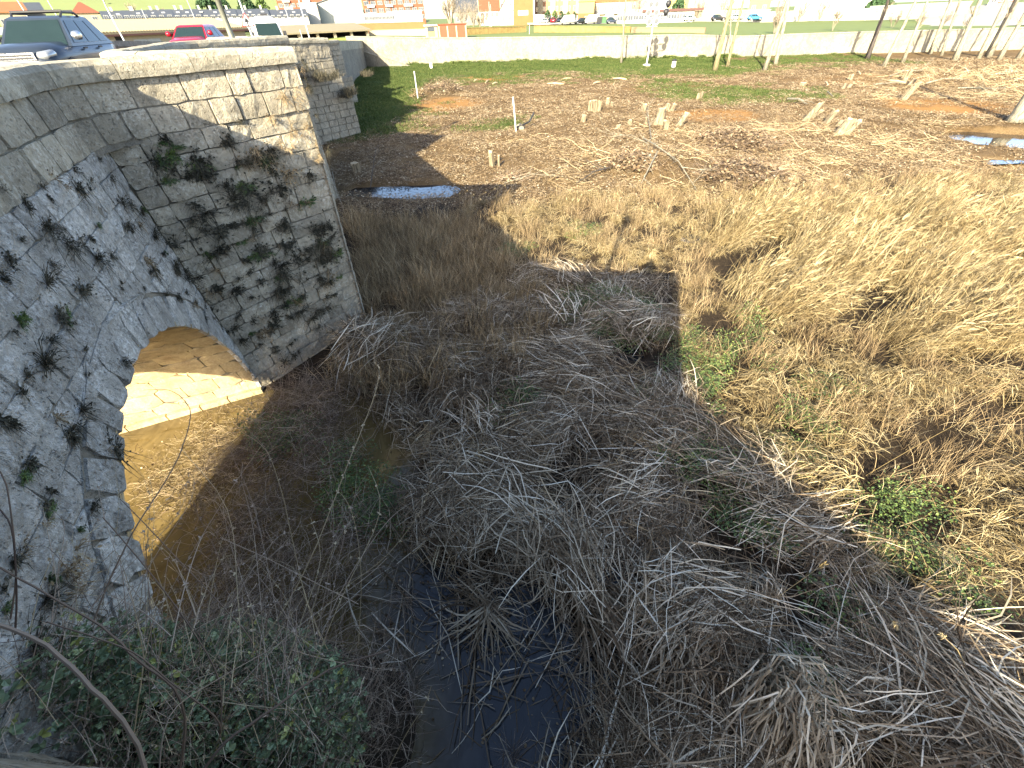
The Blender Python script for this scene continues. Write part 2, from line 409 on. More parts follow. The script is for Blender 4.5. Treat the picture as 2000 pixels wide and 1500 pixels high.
# --- solid core: pier bodies, spandrels cut by arches, deck
ARCHES = [(ARC_S, ARC_R), (7.75, 3.9), (23.05, 4.0), (39.5, 4.4)]
def deckz(s): return PZ(s) - 0.96
sl_ = MB()
def slab_cols(ss, zlo):
    for a, b in zip(ss, ss[1:]):
        za, zb = zlo(a), zlo(b); ta, tb = deckz(a) - 0.02, deckz(b) - 0.02
        V = [W(a, -0.03, za), W(b, -0.03, zb), W(b, -0.03, tb), W(a, -0.03, ta), W(a, -BW + 0.05, za), W(b, -BW + 0.05, zb), W(b, -BW + 0.05, tb), W(a, -BW + 0.05, ta)]
        sl_.add(V, [(0, 1, 2, 3), (5, 4, 7, 6), (0, 4, 5, 1), (3, 2, 6, 7)])
prev = -40.0
for c, r in ARCHES:
    rr = r + 0.05
    slab_cols(list(np.linspace(prev, c - rr, 10)), lambda s: -1.0)
    ang = np.linspace(math.pi, 0, 41)
    slab_cols([c + rr * math.cos(t) for t in ang], lambda s, c=c, rr=rr: math.sqrt(max(0, rr * rr - (s - c) ** 2)) - (0.0))
    for sgn in (-1, 1):
        sl_.add([W(c + sgn * rr, -0.05, -1), W(c + sgn * rr, -BW + 0.05, -1), W(c + sgn * rr, -BW + 0.05, 0.02), W(c + sgn * rr, -0.05, 0.02)], [(0, 1, 2, 3)])
    prev = c + rr
slab_cols(list(np.linspace(prev, 95, 40)), lambda s: -1.0)
# pier bodies, their facing at 3 cm in front
for i, (s0, st, vt, s1) in enumerate(PIERS):
    for z0, z1 in ((-1.0, 2.5), (2.5, deckz((s0 + s1) / 2) - 0.01)):
        A0, A1 = W(s0 + 0.08, -0.3, z0), W(s0 + 0.08, -0.3, z1); B0, B1 = W(s1 - 0.08, -0.3, z0), W(s1 - 0.08, -0.3, z1)
        T0, T1 = tipw(i, z0), tipw(i, z1); back = (W(st, -0.3, 0) - W(st, vt, 0)).normalized() * 0.06
        T0 = T0 + back; T1 = T1 + back
        sl_.add([A0, T0, B0, A1, T1, B1], [(0, 1, 4, 3), (1, 2, 5, 4), (0, 2, 1), (3, 4, 5)])
for V, F in ((core.V, core.F),): sl_.add(V, F)
sl_.build('mortar_core', 'mortar', bridge)
# upstream parapet, seen from its shaded inner side
up = MB(); upc = MB(); ss = list(np.linspace(-40, 95, 136))
for a, b in zip(ss, ss[1:]):
    for (d0, d1, z0, z1, mb) in ((-BW + 0.02, -BW + 0.36, -0.85, -0.22, up), (-BW - 0.03, -BW + 0.42, -0.22, 0.0, upc)):
        za, zb = PZ(a), PZ(b)
        mb.add([W(a, d0, za + z0), W(a, d1, za + z0), W(b, d1, zb + z0), W(b, d0, zb + z0), W(a, d0, za + z1), W(a, d1, za + z1), W(b, d1, zb + z1), W(b, d0, zb + z1)],
               [(0, 3, 2, 1), (4, 5, 6, 7), (0, 1, 5, 4), (1, 2, 6, 5), (2, 3, 7, 6), (3, 0, 4, 7)])
up.build('parapet', 'coping', bridge); upc.build('parapet_cap', 'coping', bridge)
# near parapet south of our own pier and beyond the last one
nb_ = MB()
for s0, s1 in ((-40, -15.3), (51.0, 95)):
    ss = list(np.linspace(s0, s1, 20))
    for a, b in zip(ss, ss[1:]):
        za, zb = PZ(a), PZ(b)
        nb_.add([W(a, 0, za - 1), W(a, -0.4, za - 1), W(b, -0.4, zb - 1), W(b, 0, zb - 1), W(a, 0, za), W(a, -0.4, za), W(b, -0.4, zb), W(b, 0, zb)],
                [(0, 1, 2, 3), (4, 7, 6, 5), (0, 4, 5, 1), (1, 5, 6, 2), (2, 6, 7, 3), (3, 7, 4, 0)])
# parapet of the near side of our own pier
A = W(-15.3, 0, 0); T = tipw(0, 7); 
e_ = (T - A).normalized(); e_.z = 0; n_ = Vector((e_.y, -e_.x, 0))
nb_.add([A - Vector((0, 0, 0)) + Vector((0, 0, 6)), T + Vector((0, 0, -1)), T - n_ * 0.4 + Vector((0, 0, -1)) - e_ * 0.3, A - n_ * 0.4 + Vector((0, 0, 6)),
         A + Vector((0, 0, 7.1)), Vector((T.x, T.y, 7.1)), Vector((T.x, T.y, 7.1)) - n_ * 0.4 - e_ * 0.3, A - n_ * 0.4 + Vector((0, 0, 7.1))],
        [(0, 3, 2, 1), (4, 5, 6, 7), (0, 1, 5, 4), (1, 2, 6, 5), (2, 3, 7, 6), (3, 0, 4, 7)])
nb_.build('parapet', 'coping', bridge)
# stepped lower stages of the far pier, with grassy ledges
# stepped lower stages of the far pier, with grassy ledges, and the wing beyond it
mat('dry_grass_top', (0.20, 0.17, 0.06), 0.95, var=0.2)
mat('turf_top', (0.09, 0.14, 0.03), 0.95, var=0.2)
for (i, z_top, grow) in ((3, 3.3, 0.72), (3, 4.5, 0.35), (4, 3.2, 0.5)):
    s0, st, vt, s1 = PIERS[i]; sb = MB()
    A, T, B = (s0 - grow * 0.5, -0.3), (st, vt + grow), (s1 + grow * 0.5, -0.3)
    nx = 9
    def fm(side):
        P, Q = (A, T) if side == 'near' else (T, B)
        def f(a, b, d):
            p = W(P[0], P[1], b); q = W(Q[0], Q[1], b); e = (q - p).normalized(); n = Vector((e.y, -e.x, 0))
            if side == 'far': pass
            L = (q - p).length; return p + e * a + n * d
        return f, (W(Q[0], Q[1], 0) - W(P[0], P[1], 0)).length
    for side in ('near', 'far'):
        f, L = fm(side); cz = courses(0.2, z_top, 0.42, 0.03)
        for k in range(len(cz) - 1):
            e = lengths(0, L, 0.45, 0.95, rng.uniform(0.5, 1))
            for q in range(len(e) - 1):
                stone(f, e[q], e[q + 1], cz[k], cz[k + 1], 'pier_stone', na=2, nb=1, into=STUFF, proud=0.025, gap=0.02)
    p = [W(*A, 0), W(*T, 0), W(*B, 0)]
    c = (p[0] + p[1] + p[2]) / 3
    sh = [(q + (c - q) * 0.04) for q in p]
    sb.prism([(q.x, q.y) for q in reversed(sh)], 0.0, z_top - 0.03)
    sb.build('pier_step', 'mortar', bridge)
f, L = face(3, 'near')
for ff, LL in (face(3, 'near'), face(3, 'far'), face(4, 'near')):
    cz = courses(3.0, 6.2, 0.42, 0.03)
    for k in range(len(cz) - 1):
        e = lengths(0, LL, 0.45, 0.95, rng.uniform(0.5, 1))
        for q in range(len(e) - 1): stone(ff, e[q], e[q + 1], cz[k], cz[k + 1], 'pier_stone', na=2, nb=1, into=STUFF, proud=0.025, gap=0.02)
so_ = STUFF.build('masonry', 'pier_stone', bridge); so_['kind'] = 'stuff'
# road
rd = MB(); ss = list(np.linspace(-40, 110, 120))
for a, b in zip(ss, ss[1:]):
    rd.add([W(a, -0.38, deckz(a)), W(a, -BW + 0.38, deckz(a)), W(b, -BW + 0.38, deckz(b)), W(b, -0.38, deckz(b))], [(0, 3, 2, 1)])
mat('asphalt', (0.07, 0.068, 0.065), 0.9)
tag(rd.build('road', 'asphalt'), 'grey asphalt road over the bridge between stone parapets', 'road', kind='structure')
# ------------------------------------------------------------------ ground of the river bed
def sst(a, b, x): t = np.clip((x - a) / (b - a), 0, 1); return t * t * (3 - 2 * t)
def lump(x, y, f, seed):
    r = np.random.default_rng(seed); o = np.zeros_like(x, dtype=float)
    for k in range(7):
        th = r.uniform(0, 6.28); ff = f * r.uniform(0.6, 1.9); ph = r.uniform(0, 6.28)
        o += np.sin((x * math.cos(th) + y * math.sin(th)) * ff + ph + 1.7 * np.sin((x * math.sin(th) - y * math.cos(th)) * ff * 0.6 + ph * 2)) / 7 ** 0.5
    return o
def cap(x, y, a, b, r):                        # distance to a segment minus its radius
    dx, dy = b[0] - a[0], b[1] - a[1]; L2 = dx * dx + dy * dy + 1e-9
    t = np.clip(((x - a[0]) * dx + (y - a[1]) * dy) / L2, 0, 1)
    return np.hypot(x - a[0] - t * dx, y - a[1] - t * dy) - r
g2 = lambda px, py, z=0.0: (gp(px, py, z).x, gp(px, py, z).y)
ww = lambda s, v: (W(s, v, 0).x, W(s, v, 0).y)
CHAN = [(ww(-3.9, -12), ww(-3.9, -0.5), 3.75), (ww(-3.4, -0.5), ww(-1.6, 1.1), 1.2), (ww(-4.6, -0.5), ww(-4.6, 0.6), 2.5), (g2(430, 1010), g2(560, 1080), 0.95), (g2(470, 1080), g2(640, 1220), 0.85), (g2(620, 1220), g2(700, 1420), 0.72), (g2(680, 1420), (-1.0, 0.2), 0.9)]
POOLS = [(g2(770, 1180), 0.62), (g2(880, 1190), 0.5), (g2(1010, 1150), 0.50), (g2(1130, 1310), 0.55), (g2(930, 1330), 0.62), (g2(1000, 1430), 0.75), (g2(1120, 1430), 0.5), (g2(850, 1440), 0.5), (g2(1100, 1035), 0.30), (g2(1010, 1085), 0.25), (g2(780, 1080), 0.35), (g2(860, 1290), 0.45), (g2(1180, 1130), 0.35), (g2(1340, 1340), 0.45)]
POOLS2 = [(g2(718, 374), g2(858, 374), 1.25), (g2(1185, 690), g2(1235, 692), 0.28), (g2(1930, 272, 0.12), g2(2100, 285, 0.12), 2.5), (g2(1975, 322, 0.12), g2(2100, 328, 0.12), 1.1), (g2(1345, 470), g2(1352, 462), 0.3)]
def wetd(x, y):
    d = np.full_like(x, 1e3)
    for a, b, r in CHAN: d = np.minimum(d, cap(x, y, a, b, r))
    return d
def poold(x, y):
    d = np.full_like(x, 1e3)
    for c, r in POOLS: d = np.minimum(d, np.hypot(x - c[0], (y - c[1])) - r * 1.3)
    for a, b, r in POOLS2: d = np.minimum(d, cap(x, y, a, b, r))
    return d
def mound(x, y):
    m = 3.6 * np.exp(-((x + 3.8) / 1.0) ** 2 - ((y - 0.7) / 0.8) ** 2)
    m = np.maximum(m, 1.7 * np.exp(-((x + 2.7) / 0.9) ** 2 - ((y - 0.6) / 0.8) ** 2))
    return m
HEAPS = [(g2(1300, 310, 0.6), 2.6, 0.55), (g2(1450, 345, 0.5), 3.4, 0.6), (g2(1440, 270, 0.8), 4.5, 0.35), (g2(1700, 330, 0.5), 3.0, 0.3), (g2(850, 178, 1.1), 3.2, 0.25)]
def ground_h(x, y):
    x = np.asarray(x, float); y = np.asarray(y, float)
    g = 0.13 + 0.50 * sst(22, 40, y) + 0.60 * sst(40, 78, y)
    g = g + lump(x, y, 1.6, 3) * 0.045 * (1 - 0.5 * sst(30, 60, y)) + lump(x, y, 0.35, 5) * 0.07 * sst(20, 40, y)
    for (c, r, h) in HEAPS: g = g + h * np.exp(-((x - c[0]) ** 2 + (y - c[1]) ** 2) / (r * r))
    # the near bank tilts up to the quay on the far side
    g = g + 0.25 * sst(78, 92, y)
    lv = np.where(y > 25.5, 0.12, 0.0)
    d = wetd(x, y); k = sst(0.25, -0.35, d); g = g * (1 - k) + (-0.45) * k
    d = poold(x, y); k = sst(0.25, -0.2, d); g = g * (1 - k) + (lv - 0.22) * k
    return np.maximum(g, mound(x, y) - 0.35)
mgr = bpy.data.materials.new('river_ground'); mgr.use_nodes = True; M['river_ground'] = mgr
t = mgr.node_tree; b = t.nodes['Principled BSDF']; b.inputs['Roughness'].default_value = 0.95; b.inputs['Specular IOR Level'].default_value = 0.1
geo = nd(t, 'ShaderNodeNewGeometry'); L = t.links.new
at_ = nd(t, 'ShaderNodeAttribute', attribute_name='cover')      # r: meadow green, g: leaf litter, b: wood chips
sep = nd(t, 'ShaderNodeSeparateColor'); L(at_.outputs['Color'], sep.inputs[0])
def tn(sc, det=6, r=0.6):
    n = nd(t, 'ShaderNodeTexNoise'); n.inputs['Scale'].default_value = sc; n.inputs['Detail'].default_value = det; n.inputs['Roughness'].default_value = r
    L(geo.outputs['Position'], n.inputs['Vector']); return n.outputs[0]
def mr_(src, a, c, lo=0, hi=1):
    r = nd(t, 'ShaderNodeMapRange'); r.inputs[1].default_value = a; r.inputs[2].default_value = c; r.inputs[3].default_value = lo; r.inputs[4].default_value = hi
    L(src, r.inputs[0]); return r.outputs[0]
def mx(f, a, c):
    x = nd(t, 'ShaderNodeMix', data_type='RGBA')
    for s_, v_ in ((x.inputs[0], f), (x.inputs[6], a), (x.inputs[7], c)):
        if isinstance(v_, tuple): s_.default_value = (*v_, 1)
        elif isinstance(v_, float): s_.default_value = v_
        else: L(v_, s_)
    return x.outputs[2]
def mul(a, c):
    m_ = nd(t, 'ShaderNodeMath', operation='MULTIPLY'); L(a, m_.inputs[0]); L(c, m_.inputs[1]); m_.use_clamp = True; return m_.outputs[0]
n1, n2, n3 = tn(7, 8, 0.7), tn(0.9, 6, 0.65), tn(22, 6, 0.75)
mud = mx(mr_(n1, 0.3, 0.7), (0.018, 0.013, 0.009), (0.042, 0.030, 0.018))
lit = mx(mr_(n3, 0.42, 0.62), (0.080, 0.050, 0.023), (0.22, 0.155, 0.078))
lit = mx(mr_(n2, 0.40, 0.62), lit, (0.095, 0.060, 0.027))
grs = mx(mr_(n3, 0.35, 0.65), (0.035, 0.055, 0.012), (0.075, 0.10, 0.025))
chp = mx(mr_(n3, 0.35, 0.65), (0.16, 0.072, 0.020), (0.30, 0.17, 0.06))
c_ = mx(mr_(sep.outputs[1], 0.1, 0.6), mud, lit)
gm = nd(t, 'ShaderNodeMath', operation='ADD'); L(sep.outputs[0], gm.inputs[0]); L(mr_(n2, 0.35, 0.65, -0.35, 0.35), gm.inputs[1])
c_ = mx(mr_(gm.outputs[0], 0.35, 0.7), c_, grs)
cm = nd(t, 'ShaderNodeMath', operation='ADD'); L(sep.outputs[2], cm.inputs[0]); L(mr_(n1, 0.35, 0.65, -0.3, 0.3), cm.inputs[1])
c_ = mx(mr_(cm.outputs[0], 0.4, 0.8), c_, chp)
L(c_, b.inputs['Base Color'])
bp = nd(t, 'ShaderNodeBump'); bp.inputs['Strength'].default_value = 0.8; bp.inputs['Distance'].default_value = 0.06
hh = nd(t, 'ShaderNodeMath', operation='ADD'); L(n1, hh.inputs[0]); L(n3, hh.inputs[1]); L(hh.outputs[0], bp.inputs['Height']); L(bp.outputs[0], b.inputs['Normal'])
def proj(x, y, z):
    """pixel of world points (arrays); used to read off the plan of what grows where"""
    R = np.array(RW); dx = np.stack([x, y, np.asarray(z) - CAMH], -1) @ R      # world -> camera
    return CX + FPX * dx[..., 0] / -dx[..., 2], CY - FPX * dx[..., 1] / -dx[..., 2]
def inpoly(px, py, poly):
    r = np.zeros(px.shape, bool); n = len(poly)
    for i in range(n):
        x0, y0 = poly[i]; x1, y1 = poly[(i + 1) % n]
        if y0 == y1: continue
        c = ((y0 > py) != (y1 > py)) & (px < (x1 - x0) * (py - y0) / (y1 - y0) + x0); r ^= c
    return r
def ell(x, y, c, rx, ry): return ((x - c[0]) / rx) ** 2 + ((y - c[1]) / ry) ** 2
# the plan of the meadow: grass along the quay and by the bridge, leaf litter, wood chips where trees were cut
GREEN = [[(640, 130), (1000, 112), (1330, 110), (1520, 135), (1400, 150), (1150, 146), (900, 143), (830, 160), (810, 190), (760, 235), (700, 262), (640, 262)],
         [(1270, 158), (1400, 168), (1560, 170), (1640, 182), (1450, 192), (1280, 184)], [(940, 226), (1010, 222), (1015, 240), (950, 244)], [(745, 228), (800, 228), (790, 250), (750, 250)]]
GREEN_W = [[(g2(x, y, 1.0)) for x, y in p] for p in GREEN]
CHIPS = [((875, 198), 4.2, 4.2), ((1390, 215), 4.2, 3.6), ((1840, 195), 5.5, 5.0), ((1690, 153), 10, 5), ((960, 155), 5, 3.5), ((1300, 170), 6, 3)]
CHIPS_W = [(g2(*p, 1.0), rx, ry) for p, rx, ry in CHIPS]
def cover(x, y):
    r = np.zeros(x.shape); 
    jr = np.random.default_rng(5)
    for q, p in enumerate(GREEN_W):
        a_ = sum(inpoly(x + jr.normal(0, 1.5, x.shape), y + jr.normal(0, 1.8, x.shape), p) * 1.0 for _ in range(8)) / 8; r = np.maximum(r, a_ * (1.0 if q == 0 else 0.6))
    r = np.maximum(r, 0.55 * sst(60, 75, y) * (x < 60)) - 0.25 * sst(40, 75, y) * (x > 38)
    l = sst(20, 27, y) * 0.9 + 0.0 * x
    c = np.zeros(x.shape)
    for p, rx, ry in CHIPS_W: c = np.maximum(c, np.clip(1.5 - ell(x, y, p, rx, ry), 0, 1) * (0.9 if rx < 6 else 0.5))
    return r, l, c
def grid(name, xs, ys, m):
    X, Y = np.meshgrid(xs, ys); Z = ground_h(X, Y); nx = len(xs)
    V = np.stack([X, Y, Z], -1).reshape(-1, 3)
    i = np.arange((len(ys) - 1) * nx).reshape(-1, nx)[:, :-1].reshape(-1); F = np.stack([i, i + 1, i + nx + 1, i + nx], -1)
    me = bpy.data.meshes.new(name); me.vertices.add(len(V)); me.vertices.foreach_set('co', V.ravel())
    me.loops.add(F.size); me.loops.foreach_set('vertex_index', F.ravel()); me.polygons.add(len(F))
    me.polygons.foreach_set('loop_start', np.arange(0, F.size, 4)); me.polygons.foreach_set('loop_total', np.full(len(F), 4))
    me.update(); me.validate(); me.polygons.foreach_set('use_smooth', [True] * len(F))
    r, l, c = cover(V[:, 0], V[:, 1]); ca = me.color_attributes.new('cover', 'FLOAT_COLOR', 'POINT')
    ca.data.foreach_set('color', np.stack([r, l, c, np.ones_like(r)], -1).ravel()); me.materials.append(M[m]); return link(name, me)
xs = np.unique(np.concatenate([np.arange(-60, -14, 1.5), np.arange(-14, 16, 0.16), np.arange(16, 40, 0.6), np.arange(40, 160, 2.0)]))
ys = np.unique(np.concatenate([np.arange(-30, -3, 1.5), np.arange(-3, 18, 0.16), np.arange(18, 44, 0.4), np.arange(44, 120, 1.2)]))
gr = grid('river_bed', xs, ys, 'river_ground')
tag(gr, 'muddy river bed rising to a meadow of dead leaves and grass', 'ground', kind='structure')
# water
mw = bpy.data.materials.new('water'); mw.use_nodes = True; M['water'] = mw; t = mw.node_tree; b = t.nodes['Principled BSDF']; L = t.links.new
b.inputs['Roughness'].default_value = 0.04; b.inputs['IOR'].default_value = 1.33; b.inputs['Specular IOR Level'].default_value = 0.8
at_ = nd(t, 'ShaderNodeAttribute', attribute_name='silt')
geo = nd(t, 'ShaderNodeNewGeometry'); nz = nd(t, 'ShaderNodeTexNoise'); nz.inputs['Scale'].default_value = 1.6; nz.inputs['Detail'].default_value = 7; nz.inputs['Distortion'].default_value = 1.5
mp = nd(t, 'ShaderNodeMapping'); mp.inputs['Rotation'].default_value = (0, 0, 0.4); mp.inputs['Scale'].default_value = (2.2, 0.8, 1)
L(geo.outputs['Position'], mp.inputs['Vector']); L(mp.outputs[0], nz.inputs['Vector'])
r1 = ramp(t, [(0.3, (0.085, 0.060, 0.022)), (0.7, (0.15, 0.108, 0.042))]); L(nz.outputs[0], r1.inputs[0])
r2 = ramp(t, [(0.35, (0.006, 0.008, 0.010)), (0.7, (0.020, 0.022, 0.024))]); L(nz.outputs[0], r2.inputs[0])
x = nd(t, 'ShaderNodeMix', data_type='RGBA'); L(at_.outputs['Fac'], x.inputs[0]); L(r2.outputs[0], x.inputs[6]); L(r1.outputs[0], x.inputs[7]); L(x.outputs[2], b.inputs['Base Color'])
bp = nd(t, 'ShaderNodeBump'); bp.inputs['Strength'].default_value = 0.12; bp.inputs['Distance'].default_value = 0.02
nb = nd(t, 'ShaderNodeTexNoise'); nb.inputs['Scale'].default_value = 5; nb.inputs['Detail'].default_value = 3; L(mp.outputs[0], nb.inputs['Vector'])
L(nb.outputs[0], bp.inputs['Height']); L(bp.outputs[0], b.inputs['Normal'])
def water(name, xs, ys, z, label):
    X, Y = np.meshgrid(xs, ys); nx = len(xs); V = np.stack([X, Y, np.full_like(X, z)], -1).reshape(-1, 3)
    i = np.arange((len(ys) - 1) * nx).reshape(-1, nx)[:, :-1].reshape(-1)
    me = mesh(name, V.tolist(), np.stack([i, i + 1, i + nx + 1, i + nx], -1).tolist(), 'water')
    a = me.attributes.new('silt', 'FLOAT', 'POINT'); a.data.foreach_set('value', sst(0.9, -0.6, wetd(V[:, 0], V[:, 1])) * (1 - sst(-2.2, -0.6, V[:, 0])))
    return tag(link(name, me), label, 'water', kind='structure')
water('water', np.arange(-22, 16.1, 0.5), np.arange(-12, 26.1, 0.5), 0.0, 'dark standing water and the murky brown channel from under the arch')
water('pond_water', np.arange(20, 40.1, 2), np.arange(25.5, 42.1, 2), 0.12, 'small bluish pond in the meadow at the right')

# ------------------------------------------------------------------ what grows and lies there
def plant_mat(name, stops, tr=0.25, rough=0.75, spec=0.25):
    m = bpy.data.materials.new(name); m.use_nodes = True; t = m.node_tree; b = t.nodes['Principled BSDF']; L = t.links.new
    a = nd(t, 'ShaderNodeAttribute', attribute_name='tint'); oi = nd(t, 'ShaderNodeObjectInfo')
    k = nd(t, 'ShaderNodeMath', operation='MULTIPLY_ADD'); L(oi.outputs['Random'], k.inputs[0]); k.inputs[1].default_value = 0.36; k.inputs[2].default_value = -0.18
    s = nd(t, 'ShaderNodeMath', operation='ADD'); L(a.outputs['Fac'], s.inputs[0]); L(k.outputs[0], s.inputs[1]); s.use_clamp = True
    r = ramp(t, stops); L(s.outputs[0], r.inputs[0]); L(r.outputs[0], b.inputs['Base Color'])
    b.inputs['Roughness'].default_value = rough; b.inputs['Specular IOR Level'].default_value = spec
    if tr:
        tl = nd(t, 'ShaderNodeBsdfTranslucent'); L(r.outputs[0], tl.inputs[0]); mxs = nd(t, 'ShaderNodeMixShader'); mxs.inputs[0].default_value = tr
        L(b.outputs[0], mxs.inputs[1]); L(tl.outputs[0], mxs.inputs[2]); L(mxs.outputs[0], t.nodes['Material Output'].inputs[0])
    M[name] = m; return m
plant_mat('straw_gold', [(0.0, (0.026, 0.016, 0.008)), (0.32, (0.105, 0.070, 0.028)), (0.62, (0.295, 0.222, 0.104)), (1.0, (0.48, 0.395, 0.23))])
plant_mat('straw_grey', [(0.0, (0.040, 0.026, 0.014)), (0.32, (0.115, 0.078, 0.044)), (0.62, (0.30, 0.232, 0.150)), (0.85, (0.48, 0.40, 0.28)), (1.0, (0.74, 0.66, 0.51))])
plant_mat('brown_grass', [(0.0, (0.06, 0.042, 0.024)), (0.4, (0.21, 0.145, 0.075)), (0.8, (0.40, 0.295, 0.16)), (1.0, (0.52, 0.42, 0.26))])
plant_mat('twig_brown', [(0.0, (0.05, 0.032, 0.024)), (0.5, (0.15, 0.105, 0.072)), (1.0, (0.38, 0.30, 0.22))], tr=0)
plant_mat('twig_pale', [(0.0, (0.11, 0.072, 0.035)), (0.5, (0.25, 0.185, 0.10)), (1.0, (0.42, 0.34, 0.21))], tr=0)
plant_mat('leaf_green', [(0.0, (0.028, 0.045, 0.014)), (0.5, (0.070, 0.110, 0.030)), (0.85, (0.14, 0.19, 0.045)), (1.0, (0.20, 0.24, 0.06))], tr=0.2, rough=0.5, spec=0.4)
plant_mat('leaf_bramble', [(0.0, (0.035, 0.058, 0.028)), (0.5, (0.15, 0.20, 0.10)), (0.85, (0.25, 0.30, 0.15)), (1.0, (0.32, 0.32, 0.08))], tr=0.15, rough=0.45, spec=0.45)
plant_mat('turf_green', [(0.0, (0.026, 0.044, 0.008)), (0.5, (0.056, 0.088, 0.018)), (1.0, (0.13, 0.135, 0.045))], tr=0.25)
plant_mat('dead_leaf', [(0.0, (0.045, 0.027, 0.013)), (0.4, (0.135, 0.088, 0.044)), (0.75, (0.26, 0.19, 0.11)), (1.0, (0.40, 0.335, 0.225))], tr=0.1)
plant_mat('dark_tuft', [(0.0, (0.022, 0.021, 0.013)), (0.5, (0.060, 0.054, 0.034)), (1.0, (0.21, 0.175, 0.115))], tr=0.1)

class PB(MB):
    """plant mesh: ribbons with a colour value each"""
    def __init__(s): super().__init__(); s.T = []
    def mark(s, t): s.T += [t] * (len(s.V) - len(s.T))
    def blade(s, P, w, tint, side=None, tip=0.25):
        k = len(P); d = (Vector(P[-1]) - Vector(P[0]))
        if side is None:
            side = d.cross(Vector((0, 0, 1))); side = side.normalized() if side.length > 1e-4 else Vector((1, 0, 0))
            ax = d.normalized() if d.length > 1e-6 else Vector((0, 0, 1)); side = Matrix.Rotation(random.uniform(-1.0, 1.0), 3, ax) @ side
        s.ribbon(P, [w * (1 if i < k - 1 else tip) * (0.7 if i == 0 else 1) for i in range(k)], side); s.mark(tint)
    def leaf(s, c, d, n, L, w, tint):
        """pointed leaf folded along its rib: from c along d, surface normal n"""
        d = Vector(d).normalized(); sd = d.cross(Vector(n)).normalized(); n = sd.cross(d)
        c = Vector(c); m1 = c + d * L * 0.35 - n * L * 0.04; m2 = c + d * L * 0.72 - n * L * 0.05; tp = c + d * L - n * L * 0.10
        up = n * w * 0.35
        V = [c, m1, m2, tp, m1 + sd * w + up, m2 + sd * w * 0.75 + up, m1 - sd * w + up, m2 - sd * w * 0.75 + up]
        s.add(V, [(0, 4, 1), (1, 4, 5, 2), (2, 5, 3), (0, 1, 6), (1, 2, 7, 6), (2, 3, 7)]); s.mark(tint)
    def me(s, name, m, smooth=False):
        me = mesh(name, s.V, s.F, m, smooth); a = me.attributes.new('tint', 'FLOAT', 'POINT'); a.data.foreach_set('value', np.clip(np.array(s.T, dtype=np.float32), 0, 1)); return me
U = random.uniform
def tint_(mu=0.5, sd=0.30): return min(1, max(0, random.gauss(mu, sd)))
def c_flat(n=60, R=0.55, lo=0.3, hi=1.5, w=(0.0028, 0.008), h=0.26, aim=None, spread=3.14, mu=0.5):
    """fallen strap leaves lying over each other, some kinked"""
    p = PB()
    for _ in range(n):
        a = (aim if aim is not None else 0) + U(-spread, spread); L = U(lo, hi); r = R * math.sqrt(random.random()); t = U(0, 6.28)
        c = Vector((r * math.cos(t), r * math.sin(t), 0)); d = Vector((math.cos(a), math.sin(a), 0)); z0 = U(0.0, h); arc = U(-0.02, 0.12) * L; tilt = U(-0.18, 0.18)
        kink = U(0.3, 0.8) if random.random() < 0.4 else 2
        P = []; q = c - d * L * 0.5; k = 5
        for i in range(k):
            f = i / (k - 1); z = z0 + arc * 4 * f * (1 - f) + tilt * L * (f - 0.5)
            d = Matrix.Rotation(random.gauss(0, 0.16), 3, 'Z') @ d
            if f > kink: d = Matrix.Rotation(U(-0.9, 0.9), 3, 'Z') @ d; kink = 2
            P.append(Vector((q.x, q.y, max(0.005, z)))); q = q + d * L / (k - 1)
        p.blade(P, U(*w), tint_(mu))
    return p
def c_fan(n=70, L=(0.7, 1.5), h=(0.25, 0.75), w=(0.005, 0.011), base=0.08, mu=0.62, a0=0, spread=3.14):
    """a broken tuft: leaves spring from one root, arch over and hang down"""
    p = PB()
    for _ in range(n):
        a = a0 + U(-spread, spread); l = U(*L); top = U(*h); d = Vector((math.cos(a), math.sin(a), 0)); c = Vector((U(-base, base), U(-base, base), U(0, 0.05))) * 2.2; P = []; tw = random.gauss(0, 0.55)
        br = U(0.25, 0.55)
        for i in range(6):
            f = i / 5; z = top * math.sin(min(1, f / br) * math.pi / 2) if f < br else top * (1 - ((f - br) / (1 - br)) ** 1.3 * U(0.9, 1.1))
            q = c + d * l * (f ** 1.15) * 0.85; d2 = Matrix.Rotation(tw * f, 3, 'Z') @ (q - c)
            P.append(Vector((c.x + d2.x, c.y + d2.y, max(0.01, z))))
        p.blade(P, U(*w), tint_(mu, 0.22))
    return p
